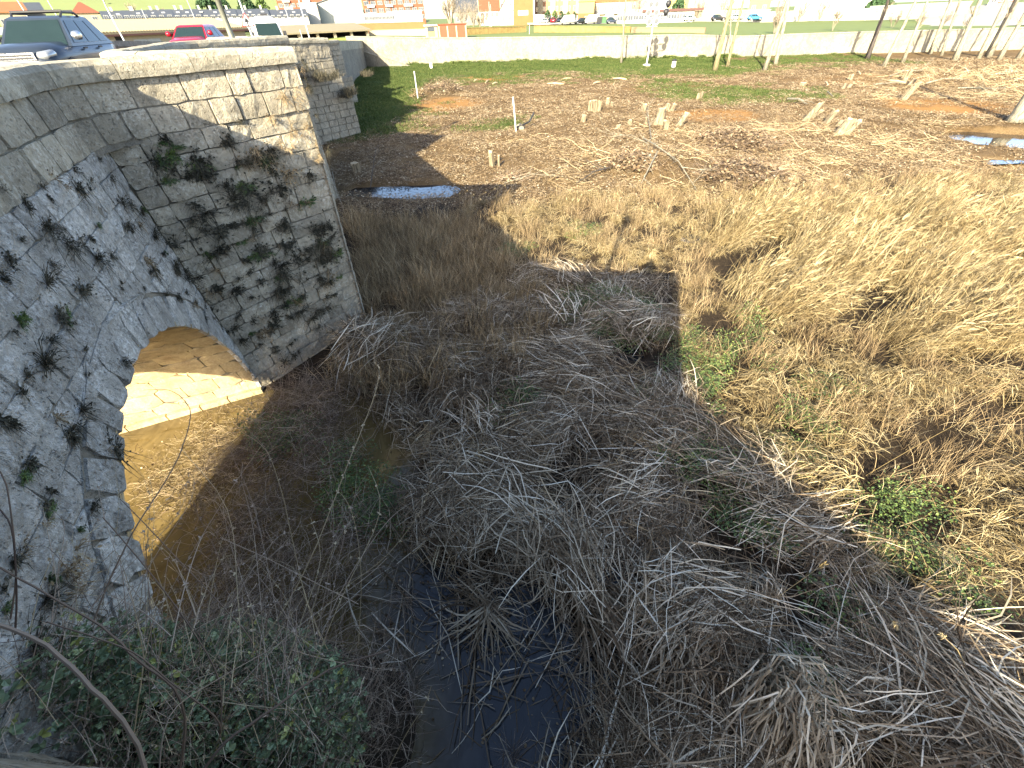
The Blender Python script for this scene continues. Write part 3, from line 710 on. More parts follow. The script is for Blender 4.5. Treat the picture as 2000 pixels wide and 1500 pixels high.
def c_reed(n=36, R=0.5, h=(0.9, 1.9), lean=0.75, w=0.005, plume=0.16, mu=0.58):
    """standing dead reed leaning towards +X with hanging leaves and plumes"""
    p = PB()
    for _ in range(n):
        r = R * math.sqrt(random.random()); t = U(0, 6.28); c = Vector((r * math.cos(t), r * math.sin(t), 0)); H = U(*h); ln = lean * U(0.6, 1.35); az = random.gauss(0, 0.42)
        P = []
        for i in range(5):
            f = i / 4; th = ln * (0.45 + 0.75 * f)
            P.append((P[-1] + Vector((math.sin(th) * math.cos(az), math.sin(th) * math.sin(az), math.cos(th))) * H / 4) if P else c)
        tn_ = tint_(mu, 0.2); p.blade(P, w * U(0.7, 1.2), tn_, tip=0.6)
        for q in range(3):
            i = random.choice((1, 2, 3)); b0 = P[i]; a = az + U(-1.2, 1.2); l = U(0.2, 0.5); d = Vector((math.cos(a), math.sin(a), 0))
            p.blade([b0, b0 + d * l * 0.5 + Vector((0, 0, l * U(0.05, 0.3))), b0 + d * l + Vector((0, 0, -l * U(0.0, 0.4)))], w * U(0.8, 1.4), tint_(mu, 0.25))
        if random.random() < plume:
            e = P[-1]; dd = (P[-1] - P[-2]).normalized()
            for q in range(5):
                off = Vector((U(-1, 1), U(-1, 1), U(-1, 0.3))) * 0.035; p.blade([e + off * 0.2, e + dd * 0.12 + off, e + dd * U(0.2, 0.28) + off * 0.8 + Vector((0.02, 0, -0.03))], 0.006, min(1, tn_ + U(0.0, 0.3)))
    return p
def c_grass(n=80, R=0.4, h=(0.4, 0.95), w=0.0035, droop=0.6, mu=0.5):
    p = PB()
    for _ in range(n):
        r = R * math.sqrt(random.random()); t = U(0, 6.28); c = Vector((r * math.cos(t), r * math.sin(t), 0)); H = U(*h); az = U(0, 6.28); dr = droop * U(0.2, 1.5); P = []
        for i in range(4):
            f = i / 3; th = dr * f * 1.2 + U(-0.05, 0.15)
            P.append((P[-1] + Vector((math.sin(th) * math.cos(az), math.sin(th) * math.sin(az), math.cos(th))) * H / 3) if P else c)
        p.blade(P, w * U(0.7, 1.4), tint_(mu))
    return p
def c_leafy(n=90, R=0.32, h=0.22, s=(0.018, 0.04), mu=0.5):
    p = PB()
    for _ in range(n):
        r = R * math.sqrt(random.random()); t = U(0, 6.28); z = U(0.02, h) * (1 - 0.5 * r / R); a = U(0, 6.28); l = U(*s)
        p.leaf((r * math.cos(t), r * math.sin(t), z), (math.cos(a), math.sin(a), U(-0.4, 0.5)), (U(-0.5, 0.5), U(-0.5, 0.5), 1), l * 1.3, l * 0.5, tint_(mu, 0.25))
    return p
def c_twigs(n=40, R=0.45, L=(0.3, 0.8), r=0.0035, h=0.3, mu=0.5, curl=0.6, up=0.3):
    p = PB()
    for _ in range(n):
        rr = R * math.sqrt(random.random()); t = U(0, 6.28); q = Vector((rr * math.cos(t), rr * math.sin(t), U(0, h))); a = U(0, 6.28); e = U(-0.2, up * 2); l = U(*L); P = [q]; ti = tint_(mu)
        for i in range(5):
            a += U(-curl, curl); e += U(-0.35, 0.3)
            q = q + Vector((math.cos(a) * math.cos(e), math.sin(a) * math.cos(e), math.sin(e))) * l / 5; P.append(Vector((q.x, q.y, max(0.0, q.z))))
        p.tube(P, [r * U(0.7, 1.3) * (1 - 0.13 * i) for i in range(6)], n=3, cap=False); p.mark(ti)
    return p
def c_litter(n=150, R=1.0, s=(0.03, 0.11), mu=0.5, straw=0.35):
    p = PB()
    for _ in range(n):
        r = R * math.sqrt(random.random()); t = U(0, 6.28); a = U(0, 6.28); c = Vector((r * math.cos(t), r * math.sin(t), U(0.0, 0.05))); ti = tint_(mu, 0.28)
        d = Vector((math.cos(a), math.sin(a), U(-0.25, 0.35)))
        if random.random() < straw:
            l = U(0.15, 0.5); p.blade([c, c + d * l * 0.5 + Vector((0, 0, 0.03)), c + d * l], U(0.004, 0.009), ti)
        else:
            l = U(*s); sd = Vector((-math.sin(a), math.cos(a), U(-0.3, 0.3))); p.ribbon([c, c + d * l * 0.5 + Vector((0, 0, l * 0.25)), c + d * l], [l * 0.25, l * 0.42, l * 0.1], sd); p.mark(ti)
    return p
def c_turf(n=160, R=0.8, h=(0.04, 0.13), mu=0.5):
    p = PB()
    for _ in range(n):
        r = R * math.sqrt(random.random()); t = U(0, 6.28); c = Vector((r * math.cos(t), r * math.sin(t), 0)); H = U(*h); a = U(0, 6.28); d = Vector((math.cos(a), math.sin(a), 0)) * H * U(0.2, 1.0)
        p.blade([c, c + d * 0.5 + Vector((0, 0, H * 0.7)), c + d * 1.2 + Vector((0, 0, H))], U(0.008, 0.016), tint_(mu, 0.25))
    return p
def sources(name, mname, fns):
    c = bpy.data.collections.new(name)
    for k, f in enumerate(fns):
        o = bpy.data.objects.new('%s_%02d' % (name, k), f.me(name, mname)); c.objects.link(o)
    return c
def scatter(name, label, cat, coll, P, rot, scl):
    """one object of countless pieces: clumps set on points"""
    n = len(P); me = bpy.data.meshes.new(name); me.vertices.add(n); me.vertices.foreach_set('co', np.asarray(P, np.float32).ravel())
    a = me.attributes.new('rot', 'FLOAT_VECTOR', 'POINT'); a.data.foreach_set('vector', np.asarray(rot, np.float32).ravel())
    a = me.attributes.new('scl', 'FLOAT', 'POINT'); a.data.foreach_set('value', np.asarray(scl, np.float32).ravel())
    k = len(coll.objects); a = me.attributes.new('idx', 'INT', 'POINT'); a.data.foreach_set('value', rng.integers(0, k, n).astype(np.int32))
    o = link(name, me); ng = bpy.data.node_groups.new(name, 'GeometryNodeTree')
    ng.interface.new_socket('Geometry', in_out='INPUT', socket_type='NodeSocketGeometry'); ng.interface.new_socket('Geometry', in_out='OUTPUT', socket_type='NodeSocketGeometry')
    gi = ng.nodes.new('NodeGroupInput'); go = ng.nodes.new('NodeGroupOutput'); ip = ng.nodes.new('GeometryNodeInstanceOnPoints'); ci = ng.nodes.new('GeometryNodeCollectionInfo')
    ci.inputs['Collection'].default_value = coll; ci.inputs['Separate Children'].default_value = True; ci.inputs['Reset Children'].default_value = True
    def na(nm, ty):
        x = ng.nodes.new('GeometryNodeInputNamedAttribute'); x.data_type = ty; x.inputs['Name'].default_value = nm; return x.outputs['Attribute']
    er = ng.nodes.new('FunctionNodeEulerToRotation'); l = ng.links.new
    l(gi.outputs[0], ip.inputs['Points']); l(ci.outputs[0], ip.inputs['Instance']); ip.inputs['Pick Instance'].default_value = True
    l(na('idx', 'INT'), ip.inputs['Instance Index']); l(na('rot', 'FLOAT_VECTOR'), er.inputs[0]); l(er.outputs[0], ip.inputs['Rotation']); l(na('scl', 'FLOAT'), ip.inputs['Scale'])
    l(ip.outputs[0], go.inputs[0]); md = o.modifiers.new('scatter', 'NODES'); md.node_group = ng
    return tag(o, label, cat, kind='stuff')
def bridge_clear(x, y):
    """keep plants out of the masonry: True outside the bridge"""
    ok = np.ones(x.shape, bool); a0 = _az(0); ux, uy = math.sin(a0), math.cos(a0)
    s = (x - P0.x) * ux + (y - P0.y) * uy; v = (x - P0.x) * uy - (y - P0.y) * ux
    ok &= ~((v < 0.05) & (v > -BW - 0.2) & ((s < -7.8) | ((s > -0.1))))
    ok &= ~((v < 1.5) & (s > 14)) | (v < -BW)
    for i, (s0, st, vt, s1) in enumerate(PIERS[:4]):
        A, T, B = W(s0, 0, 0), tipw(i, 0), W(s1, 0, 0); c = (A + T + B) / 3
        q = [(p.x, p.y) for p in (A, T, B)]; ok &= ~inpoly(x, y, q)
    return ok
def sample(polys, dens, zref=0.4, far=60, extra=None, box=(-16, 45, -1.0, 45)):
    """points spread evenly over the ground inside the outlines of the plan"""
    area = (box[1] - box[0]) * (box[3] - box[2]); n = int(area * dens)
    x = rng.uniform(box[0], box[1], n); y = rng.uniform(box[2], box[3], n); ok = bridge_clear(x, y); x, y = x[ok], y[ok]
    z = ground_h(x, y); px, py = proj(x, y, np.minimum(z, 1.5) + zref * 0.5); k = np.zeros(x.shape, bool)
    d = np.stack([x, y, z - CAMH], -1) @ np.array(RW); front = d[:, 2] < -0.2
    for p in polys: k |= inpoly(px, py, p)
    k &= front
    if extra is not None: k &= extra(x, y, px, py)
    return x[k], y[k], z[k], px[k], py[k]
def rots(n, tilt=0.15, z0=None, zs=3.1416):
    z = rng.uniform(-zs, zs, n) + (0 if z0 is None else z0)
    return np.stack([rng.normal(0, tilt, n), rng.normal(0, tilt, n), z], -1)
# outlines of the plan
Z_FLAT = [(640, 700), (760, 640), (1060, 535), (1305, 538), (1290, 720), (1370, 820), (1470, 910), (1640, 1060), (1730, 1160), (2080, 1330), (2080, 1600), (1060, 1600), (1000, 1330), (760, 1180), (660, 1010), (600, 900), (600, 760)]
Z_WET = [(640, 1050), (1000, 1060), (1210, 1140), (1250, 1300), (1110, 1600), (680, 1600), (610, 1250)]
Z_GOLD = [(1400, 520), (1390, 420), (1600, 395), (2080, 390), (2080, 760), (1800, 720), (1650, 640), (1480, 610)]
Z_MIDGOLD = [(1280, 570), (1480, 590), (1650, 620), (1800, 690), (2080, 740), (2080, 1350), (1730, 1170), (1640, 1080), (1460, 920), (1360, 820), (1285, 730)]
Z_UPGOLD = [(900, 400), (960, 385), (1200, 370), (1450, 350), (2080, 330), (2080, 420), (1420, 420), (1400, 560), (1330, 600), (1310, 540), (1060, 530), (960, 470)]
Z_FINE = [(680, 430), (720, 392), (880, 392), (960, 470), (1070, 530), (1080, 640), (1000, 720), (760, 780), (620, 770), (720, 650)]
Z_DARKG = [(1090, 570), (1310, 560), (1310, 650), (1250, 690), (1140, 680)]
Z_LITTER = [(650, 270), (760, 235), (830, 165), (1000, 140), (1400, 130), (2080, 105), (2080, 420), (900, 410), (640, 420)]
notwet = lambda p=0.12: (lambda x, y, px, py: (wetd(x, y) > 0.05) & ((poold(x, y) > -0.02) | (rng.random(x.shape) < p)))
# 1 fallen reed leaves in the shade of the bridge
src = sources('fallen_leaves', 'straw_grey', [c_flat(mu=0.42) for _ in range(5)] + [c_flat(aim=0, spread=0.45, mu=0.5) for _ in range(4)] + [c_flat(n=46, lo=0.25, hi=0.7, w=(0.003, 0.007), mu=0.35) for _ in range(4)])
x, y, z, px, py = sample([Z_FLAT], 15, extra=notwet(0.06), box=(-8, 22, -0.5, 16))
k = ~(inpoly(px, py, Z_WET) & (rng.random(x.shape) < 0.86)); k &= rng.random(x.shape) < 0.34 + 0.85 * lump(x, y, 1.8, 11); x, y, z = x[k], y[k], z[k]
z = np.maximum(z, 0.01) + rng.uniform(0, 0.14, len(x)) + 0.22 * (lump(x, y, 1.8, 11)).clip(0, 1.6)
scatter('fallen_reed_leaves', 'thick mat of fallen grey straw reed leaves in the shade of the bridge', 'reed litter', src, np.stack([x, y, z], -1), rots(len(x), 0.13), rng.uniform(0.75, 1.2, len(x)))
src = sources('rusty_leaves', 'brown_grass', [c_flat(n=60, lo=0.2, hi=0.7, w=(0.003, 0.007), mu=0.45, h=0.3) for _ in range(4)] + [c_grass(n=60, droop=1.6, h=(0.3, 0.7)) for _ in range(2)])
x, y, z, px, py = sample([Z_FLAT], 7, extra=notwet(0.05), box=(-8, 22, -0.5, 16)); k = (rng.random(x.shape) < 0.42 + 0.7 * lump(x, y, 1.8, 11)) & ~inpoly(px, py, Z_WET); x, y, z = x[k], y[k], z[k]
scatter('rusty_reed_litter', 'rusty brown broken reed and grass stems mixed into the fallen leaves', 'reed litter', src, np.stack([x, y, np.maximum(z, 0) + rng.uniform(0, 0.2, len(x))], -1), rots(len(x), 0.15), rng.uniform(0.7, 1.2, len(x)))
def flow(x, y): return 1.6 * lump(x, y, 0.55, 41) + 0.9 * lump(x, y, 1.4, 42) - 0.5
src = sources('matted_leaves', 'straw_grey', [c_flat(n=44, aim=0, spread=0.30, lo=0.5, hi=1.7, w=(0.004, 0.0115), mu=0.66, h=0.26) for _ in range(5)] + [c_flat(n=30, aim=0, spread=0.5, lo=0.5, hi=1.6, w=(0.005, 0.013), mu=0.88, h=0.3) for _ in range(3)])
x, y, z, px, py = sample([Z_FLAT], 5.5, extra=notwet(0.12), box=(-8, 22, -0.5, 16)); k = (rng.random(x.shape) < 0.36 + 0.8 * (0.6 * lump(x, y, 1.8, 11) + 0.6 * lump(x, y, 1.5, 43))) & ~(inpoly(px, py, Z_WET) & (rng.random(x.shape) < 0.7)); x, y, z = x[k], y[k], z[k]
rr_ = rots(len(x), 0.16); rr_[:, 2] = flow(x, y) + rng.normal(0, 0.35, len(x)) + np.pi * rng.integers(0, 2, len(x))
scatter('matted_reed_leaves', 'matted swathes of long pale reed leaves combed in one direction', 'reed litter', src, np.stack([x, y, np.maximum(z, 0.02) + rng.uniform(0.05, 0.2, len(x)) + 0.24 * lump(x, y, 1.8, 11).clip(0, 1.6)], -1), rr_, rng.uniform(0.65, 1.15, len(x)))
src = sources('floating_stalks', 'straw_grey', [c_flat(n=9, R=0.5, lo=0.5, hi=1.6, w=(0.004, 0.011), mu=0.62, h=0.08) for _ in range(5)])
x, y, z, px, py = sample([Z_WET], 2.6, extra=lambda x, y, px, py: wetd(x, y) > 0.0, box=(-4, 5, -0.5, 6))
scatter('floating_stalks', 'long broken reed stalks lying across the dark water', 'reed litter', src, np.stack([x, y, np.maximum(z, 0.02)], -1), rots(len(x), 0.06), rng.uniform(0.7, 1.2, len(x)))
# 2 broken tufts arching over the mat
src = sources('tufts', 'straw_grey', [c_fan(mu=0.55) for _ in range(3)] + [c_fan(n=60, spread=0.8, mu=0.62) for _ in range(4)] + [c_fan(n=46, L=(0.5, 1.0), h=(0.1, 0.35), mu=0.5) for _ in range(3)])
x, y, z, px, py = sample([Z_FLAT], 1.25, extra=notwet(0.05), box=(-8, 22, -0.5, 16)); k = ~(inpoly(px, py, Z_WET) & (rng.random(x.shape) < 0.75)); x, y, z = x[k], y[k], z[k]
P = np.stack([x, y, np.maximum(z, 0)], -1)
scatter('reed_tufts', 'broken tufts of dead reed arching over the fallen leaves', 'reeds', src, P, rots(len(x), 0.12), rng.uniform(0.5, 1.05, len(x)))
# 3 golden reeds leaning to the right
src = sources('leaning_reeds', 'straw_gold', [c_reed(lean=U(0.75, 1.05)) for _ in range(6)])
x, y, z, px, py = sample([Z_GOLD], 7.5, zref=1.0, box=(4, 45, 8, 34))
k = rng.random(len(x)) < np.clip(18.0 / y, 0.35, 1) * (0.55 + 0.85 * lump(x, y, 1.1, 51)); x, y, z = x[k], y[k], z[k]
scatter('leaning_reeds', 'golden dead reeds all leaning to the right in the sun', 'reeds', src, np.stack([x, y, z - 0.05], -1), rots(len(x), 0.12, 0.25, 0.5), rng.uniform(0.5, 1.05, len(x)) * (1 + 0.2 * lump(x, y, 1.1, 51)))
# 4 low sunlit tangle between
src = sources('gold_tangle', 'straw_gold', [c_flat(n=60, h=0.35, mu=0.55, w=(0.004, 0.008), lo=0.3, hi=0.9) for _ in range(4)] + [c_fan(n=50, L=(0.5, 1.0), h=(0.2, 0.55), w=(0.004, 0.008), mu=0.6) for _ in range(3)] + [c_reed(n=16, h=(0.5, 1.0), lean=0.9, mu=0.55) for _ in range(2)])
x, y, z, px, py = sample([Z_MIDGOLD, Z_UPGOLD], 8.5, zref=0.5, extra=lambda x, y, px, py: poold(x, y) > 0.0, box=(-6, 45, 2, 34))
k = rng.random(len(x)) < np.clip(14.0 / y, 0.45, 1) * (0.66 + 0.75 * lump(x, y, 1.5, 21)); x, y, z = x[k], y[k], z[k]; low_ = np.where((px[k] < 1430) & (py[k] > 500) & (py[k] < 640), 0.62, 1.0)
scatter('reed_tangle', 'low tangle of golden dead reeds in the sun', 'reeds', src, np.stack([x, y, z + 0.05], -1), rots(len(x), 0.2), rng.uniform(0.42, 0.88, len(x)) * low_)
# 5 fine brownish grass along the foot of the pier
src = sources('fine_grass', 'brown_grass', [c_grass() for _ in range(5)] + [c_grass(n=60, h=(0.3, 0.6), droop=1.2) for _ in range(3)])
x, y, z, px, py = sample([Z_FINE], 9, zref=0.4, extra=lambda x, y, px, py: (poold(x, y) > 0.05) & (wetd(x, y) > 0) & ~((px > 690) & (px < 905) & (py > 360) & (py < 428)), box=(-12, 8, 6, 30))
scatter('dry_grass', 'fine brown dry grass in the shade beside the pier', 'grass', src, np.stack([x, y, z - 0.02], -1), rots(len(x), 0.16), rng.uniform(0.7, 1.35, len(x)))
x, y, z, px, py = sample([Z_UPGOLD, Z_MIDGOLD], 1.6, zref=0.4, extra=lambda x, y, px, py: poold(x, y) > 0.05, box=(-6, 40, 4, 34))
scatter('dry_grass', 'brown dry grass growing through the golden reed tangle', 'grass', src, np.stack([x, y, z - 0.02], -1), rots(len(x), 0.16), rng.uniform(0.6, 1.1, len(x)))
# 6 green leafy growth in patches
src = sources('leafy', 'leaf_green', [c_leafy() for _ in range(5)])
GP = [((1190, 620), 1.3, 75), ((1150, 585), 0.8, 36), ((1260, 640), 0.6, 24), ((1450, 1010), 0.5, 16), ((1000, 800), 0.5, 12), ((1330, 900), 0.4, 10), ((1345, 690), 0.8, 16), ((1370, 740), 0.6, 12), ((1450, 700), 0.6, 8), ((1730, 1010), 0.5, 7), ((1780, 985), 0.4, 6), ((1700, 1075), 0.4, 5), ((1340, 820), 0.5, 9), ((700, 960), 0.55, 16), ((760, 1000), 0.45, 11), ((690, 900), 0.35, 6), ((560, 850), 0.5, 12), ((530, 830), 0.4, 8), ((1570, 830), 0.4, 8), ((1480, 640), 0.6, 8), ((900, 700), 0.4, 5), ((1290, 790), 0.5, 8), ((1540, 890), 0.4, 7), ((1650, 1210), 0.35, 5), ((1560, 1310), 0.3, 4), ((1130, 460), 0.7, 6), ((1010, 500), 0.6, 6), ((1830, 1120), 0.5, 8), ((1420, 930), 0.4, 5), ((1610, 760), 0.5, 5), ((760, 700), 0.4, 5)]
X = []; Y = []
for p, r, n in GP:
    c = g2(*p, 0.2); k = int(n * 1.5); rr = r * np.sqrt(rng.random(k)) * 1.25; th = rng.uniform(0, 6.28, k); X.append(c[0] + rr * np.cos(th)); Y.append(c[1] + rr * np.sin(th))
x = np.concatenate(X); y = np.concatenate(Y); z = np.maximum(ground_h(x, y), -0.02) + rng.uniform(0.05, 0.22, len(x)) + np.where(x < 5.5, 0.12, 0.0)
scatter('green_leaves', 'patches of low green leaves pushing through the dead reeds', 'ground cover', src, np.stack([x, y, z], -1), rots(len(x), 0.2), rng.uniform(0.8, 1.4, len(x)))
# 7 dead bramble twigs over the channel
src = sources('dead_twigs', 'twig_brown', [c_twigs(n=46, h=0.35) for _ in range(5)] + [c_twigs(n=36, L=(0.5, 1.1), r=0.003, up=0.5, h=0.2) for _ in range(3)])
ZT = [[(560, 770), (680, 760), (700, 900), (640, 1010), (560, 1060), (450, 1040), (380, 980), (480, 880)], [(660, 1000), (760, 1040), (720, 1130), (640, 1100)]]
x, y, z, px, py = sample(ZT + [[(420, 960), (560, 1000), (700, 1050), (650, 1240), (520, 1250), (420, 1150)], [(620, 1250), (740, 1290), (840, 1600), (600, 1600)]], 9.5, box=(-9, 2, 0, 12)); 
scatter('bramble_twigs', 'tangle of dead brown bramble twigs beside the channel', 'twigs', src, np.stack([x, y, np.maximum(z, -0.02) + rng.uniform(0, 0.45, len(x))], -1), rots(len(x), 0.25), rng.uniform(0.6, 1.3, len(x)))
src = sources('pale_twigs', 'twig_pale', [c_twigs(n=34, h=0.12, up=0.12, curl=0.9, L=(0.25, 0.7), r=0.0032) for _ in range(5)])
ZP = [[(340, 870), (430, 830), (500, 840), (480, 900), (400, 990), (330, 1010), (300, 960), (290, 900)]]
x, y, z, px, py = sample(ZP, 13, box=(-9, -3, 2, 9))
scatter('pale_twigs', 'pale curly dead twigs lying on the sunlit muddy channel', 'twigs', src, np.stack([x, y, np.maximum(z, 0.0)], -1), rots(len(x), 0.1), rng.uniform(0.6, 1.15, len(x)))
# thin rootlets at the edge of the open water
src = sources('rootlets', 'twig_brown', [c_grass(n=70, R=0.12, h=(0.4, 0.8), w=0.0022, droop=1.7, mu=0.5) for _ in range(4)])
P = [g2(*p) for p in ((800, 1300), (790, 1180), (770, 1390), (810, 1340), (745, 1230), (1000, 1480), (700, 1170), (600, 800), (625, 790), (640, 820), (575, 805), (690, 1130), (660, 1060))]
P = np.array([(a, b_, 0.0) for a, b_ in P])
scatter('fine_rootlets', 'thin reddish dead stems trailing at the edge of the open water', 'grass', src, P, rots(len(P), 0.1), rng.uniform(0.7, 1.1, len(P)))
# 8 leaf litter of the meadow
src = sources('leaf_litter', 'dead_leaf', [c_litter() for _ in range(6)])
x, y, z, px, py = sample([Z_LITTER, [(640, 420), (900, 400), (900, 300), (640, 280)]], 1.7, zref=0.0, extra=lambda x, y, px, py: poold(x, y) > 0.3, box=(-16, 75, 18, 88))
r_, l_, c_2 = cover(x, y); k = rng.random(len(x)) < (1 - 0.8 * np.clip(r_, 0, 1)) * (1 - 0.75 * np.clip(c_2, 0, 1)) * np.clip(26 / y, 0.3, 1); x, y, z = x[k], y[k], z[k]
scatter('leaf_litter', 'brown dead leaves and bits of straw littering the meadow', 'leaf litter', src, np.stack([x, y, z], -1), rots(len(x), 0.03), rng.uniform(0.8, 1.3, len(x)) * (1 + 0.25 * sst(30, 60, y)))
# 9 turf
src = sources('turf', 'turf_green', [c_turf() for _ in range(5)])
x = rng.uniform(-36, 70, 26000); y = rng.uniform(26, 95, 26000); r_, l_, c_2 = cover(x, y); k = (rng.random(len(x)) < np.clip(r_, 0, 1) * np.clip(40 / y, 0.3, 1)) & bridge_clear(x, y); x, y = x[k], y[k]
scatter('meadow_grass', 'short bright green grass by the bridge and along the quay wall', 'grass', src, np.stack([x, y, ground_h(x, y)], -1), rots(len(x), 0.03), rng.uniform(0.8, 1.7, len(x)))
# twig litter and small branches of the felled trees
src = sources('felled_twigs', 'twig_pale', [c_twigs(n=26, R=1.0, L=(0.6, 1.8), r=0.010, h=0.12, up=0.1, curl=0.35, mu=0.45) for _ in range(5)])
x, y, z, px, py = sample([[(1000, 270), (1250, 250), (1700, 235), (2080, 250), (2080, 370), (1500, 385), (1000, 390)], [(1640, 140), (2080, 120), (2080, 200), (1700, 200)]], 0.17, zref=0.1, extra=lambda x, y, px, py: poold(x, y) > 0.2, box=(-6, 90, 18, 80))
scatter('felled_twigs', 'small cut twigs strewn over the meadow around the stumps', 'twigs', src, np.stack([x, y, z], -1), rots(len(x), 0.05), rng.uniform(0.6, 1.4, len(x)))
# brush heaps
def heap(name, label, c, r, h, n, m='twig_brown', kind=None, L=(0.6, 1.4), rad=0.008):
    t_ = empty(name, (c[0], c[1], float(ground_h(c[0], c[1]))), 0, label, 'brush heap')
    for part, mm, cnt, rr, mu in (('branches', m, n, rad, 0.45), ('dead_leaves', 'dead_leaf', n * 2, 0, 0.4)):
        p = PB()
        for _ in range(cnt):
            th = U(0, 6.28); q = r * math.sqrt(random.random()); zz = h * (1 - (q / r) ** 2) * U(0.1, 1.0); s_ = Vector((q * math.cos(th), q * math.sin(th), zz))
            if rr:
                a = U(0, 6.28); e = U(-0.5, 0.7); l = U(*L); P = [s_]; ti = tint_(mu)
                for i in range(4):
                    a += U(-0.4, 0.4); e += U(-0.4, 0.25); s_ = s_ + Vector((math.cos(a) * math.cos(e), math.sin(a) * math.cos(e), math.sin(e))) * l / 4; P.append(Vector((s_.x, s_.y, max(0, s_.z))))
                p.tube(P, [rr * U(0.6, 1.4) * (1 - 0.17 * i) for i in range(5)], n=3, cap=False); p.mark(ti)
            else:
                a = U(0, 6.28); l = U(0.08, 0.22); d = Vector((math.cos(a), math.sin(a), U(-0.8, 0.8))); p.ribbon([s_, s_ + d * l * 0.5, s_ + d * l], [l * 0.2, l * 0.4, l * 0.1], Vector((-math.sin(a), math.cos(a), 0.3))); p.mark(tint_(mu, 0.3))
        o = link(part, p.me(part, mm), t_); o['kind'] = 'stuff'
    return t_
heap('brush_heap', 'big heap of brown cut branches behind the left white stake on the grass', g2(862, 175, 1.2), 2.6, 1.3, 420)
heap('brush_heap', 'small pale leafy heap at the left end of the cut branches', g2(818, 186, 1.1), 1.1, 0.7, 120, 'twig_pale')
heap('brush_heap', 'dark purple brown heap of twigs under the pale forked branches', g2(1245, 315, 0.6), 2.0, 0.55, 420, rad=0.006, L=(0.4, 0.9))
heap('brush_heap', 'low reddish heap of bent dead stems in front of the orange wood chips', g2(1440, 270, 0.9), 3.0, 0.7, 420, 'twig_brown', rad=0.006)
heap('brush_heap', 'russet mound of tangled dead stems above the golden reeds', g2(1450, 350, 0.5), 2.3, 0.8, 380, 'twig_brown', rad=0.005)
heap('brush_heap', 'small dark clump of roots beside the reed plumes and the pool', g2(1000, 345, 0.4), 0.7, 0.4, 90, 'twig_brown')
heap('brush_heap', 'long low heap of pale cut branches beneath the poplars at far right', g2(1960, 145, 1.2), 6.0, 0.7, 300, 'twig_pale', rad=0.02, L=(1, 2.4))
# ------------------------------------------------------------------ single tufts and plumed reeds that stand out
def single(name, label, cat, pb, m, loc, rz=0, scale=1, group=None):
    o = link(name, pb.me(name, m)); o.location = loc; o.rotation_euler = (0, 0, rz); o.scale = (scale,) * 3; return tag(o, label, cat, group)
def gz(px, py, dz=0.0):
    a, b_ = g2(px, py, 0.1); return (a, b_, max(0.0, float(ground_h(a, b_))) + dz)
fan_w = (0.006, 0.014)
star = PB()
for a0, n, L in ((2.45, 26, (0.9, 1.5)), (4.1, 26, (0.6, 1.1)), (5.4, 22, (0.7, 1.2)), (0.9, 10, (0.4, 0.8)), (0.1, 8, (0.3, 0.7))):
    q = c_fan(n, L, (0.05, 0.25), fan_w, 0.06, 0.75, a0, 0.22); n0 = len(star.V); star.V += q.V; star.F += [tuple(i + n0 for i in f) for f in q.F]; star.T += q.T
single('reed_tuft', 'star shaped tuft of pale broken reed leaves spread flat on dark water', 'reed tuft', star, 'straw_grey', gz(955, 1190, 0.22), 0, 0.95)
single('reed_tuft', 'tall drooping mound of pale reed leaves, largest of the tufts at bottom right', 'reed tuft', c_fan(300, (0.6, 1.4), (0.45, 1.0), fan_w, 0.16, 0.62, -1.75, 1.1), 'straw_grey', gz(1490, 1330), 0, 1.0)
single('reed_tuft', 'curved sheaf of reed leaves hanging over dark water left of the tall mound', 'reed tuft', c_fan(130, (0.7, 1.3), (0.4, 0.75), fan_w, 0.14, 0.6, -1.35, 0.8), 'straw_grey', gz(1320, 1260), 0, 0.95)
single('reed_tuft', 'long swept band of reed leaves falling to the lower right from the water', 'reed tuft', c_fan(150, (1.0, 1.9), (0.2, 0.5), fan_w, 0.16, 0.6, -0.9, 0.35), 'straw_grey', gz(1150, 1170), 0, 1.0)
single('reed_tuft', 'pale tent of reed leaves in the middle of the shaded mat', 'reed tuft', c_fan(120, (0.6, 1.2), (0.3, 0.5), fan_w, 0.12, 0.72, -1.2, 1.0), 'straw_grey', gz(1010, 985), 0, 0.9)
single('reed_tuft', 'rounded hump of reed leaves right of the pale tent', 'reed tuft', c_fan(140, (0.6, 1.2), (0.35, 0.6), fan_w, 0.16, 0.55, -1.6, 1.3), 'straw_grey', gz(1225, 985), 0, 0.95)
single('reed_tuft', 'straight sheaf of pale reed leaves at the corner of the bridge shadow', 'reed tuft', c_fan(70, (0.8, 1.4), (0.35, 0.6), fan_w, 0.1, 0.6, 3.75, 0.35), 'straw_grey', gz(1310, 625), 0, 1.0)
single('reed_tuft', 'golden tuft of reeds sweeping left across the edge of the shadow', 'reed tuft', c_fan(140, (0.9, 1.6), (0.35, 0.7), (0.004, 0.009), 0.2, 0.62, 2.9, 0.55), 'straw_gold', gz(1640, 960), 0, 1.0)
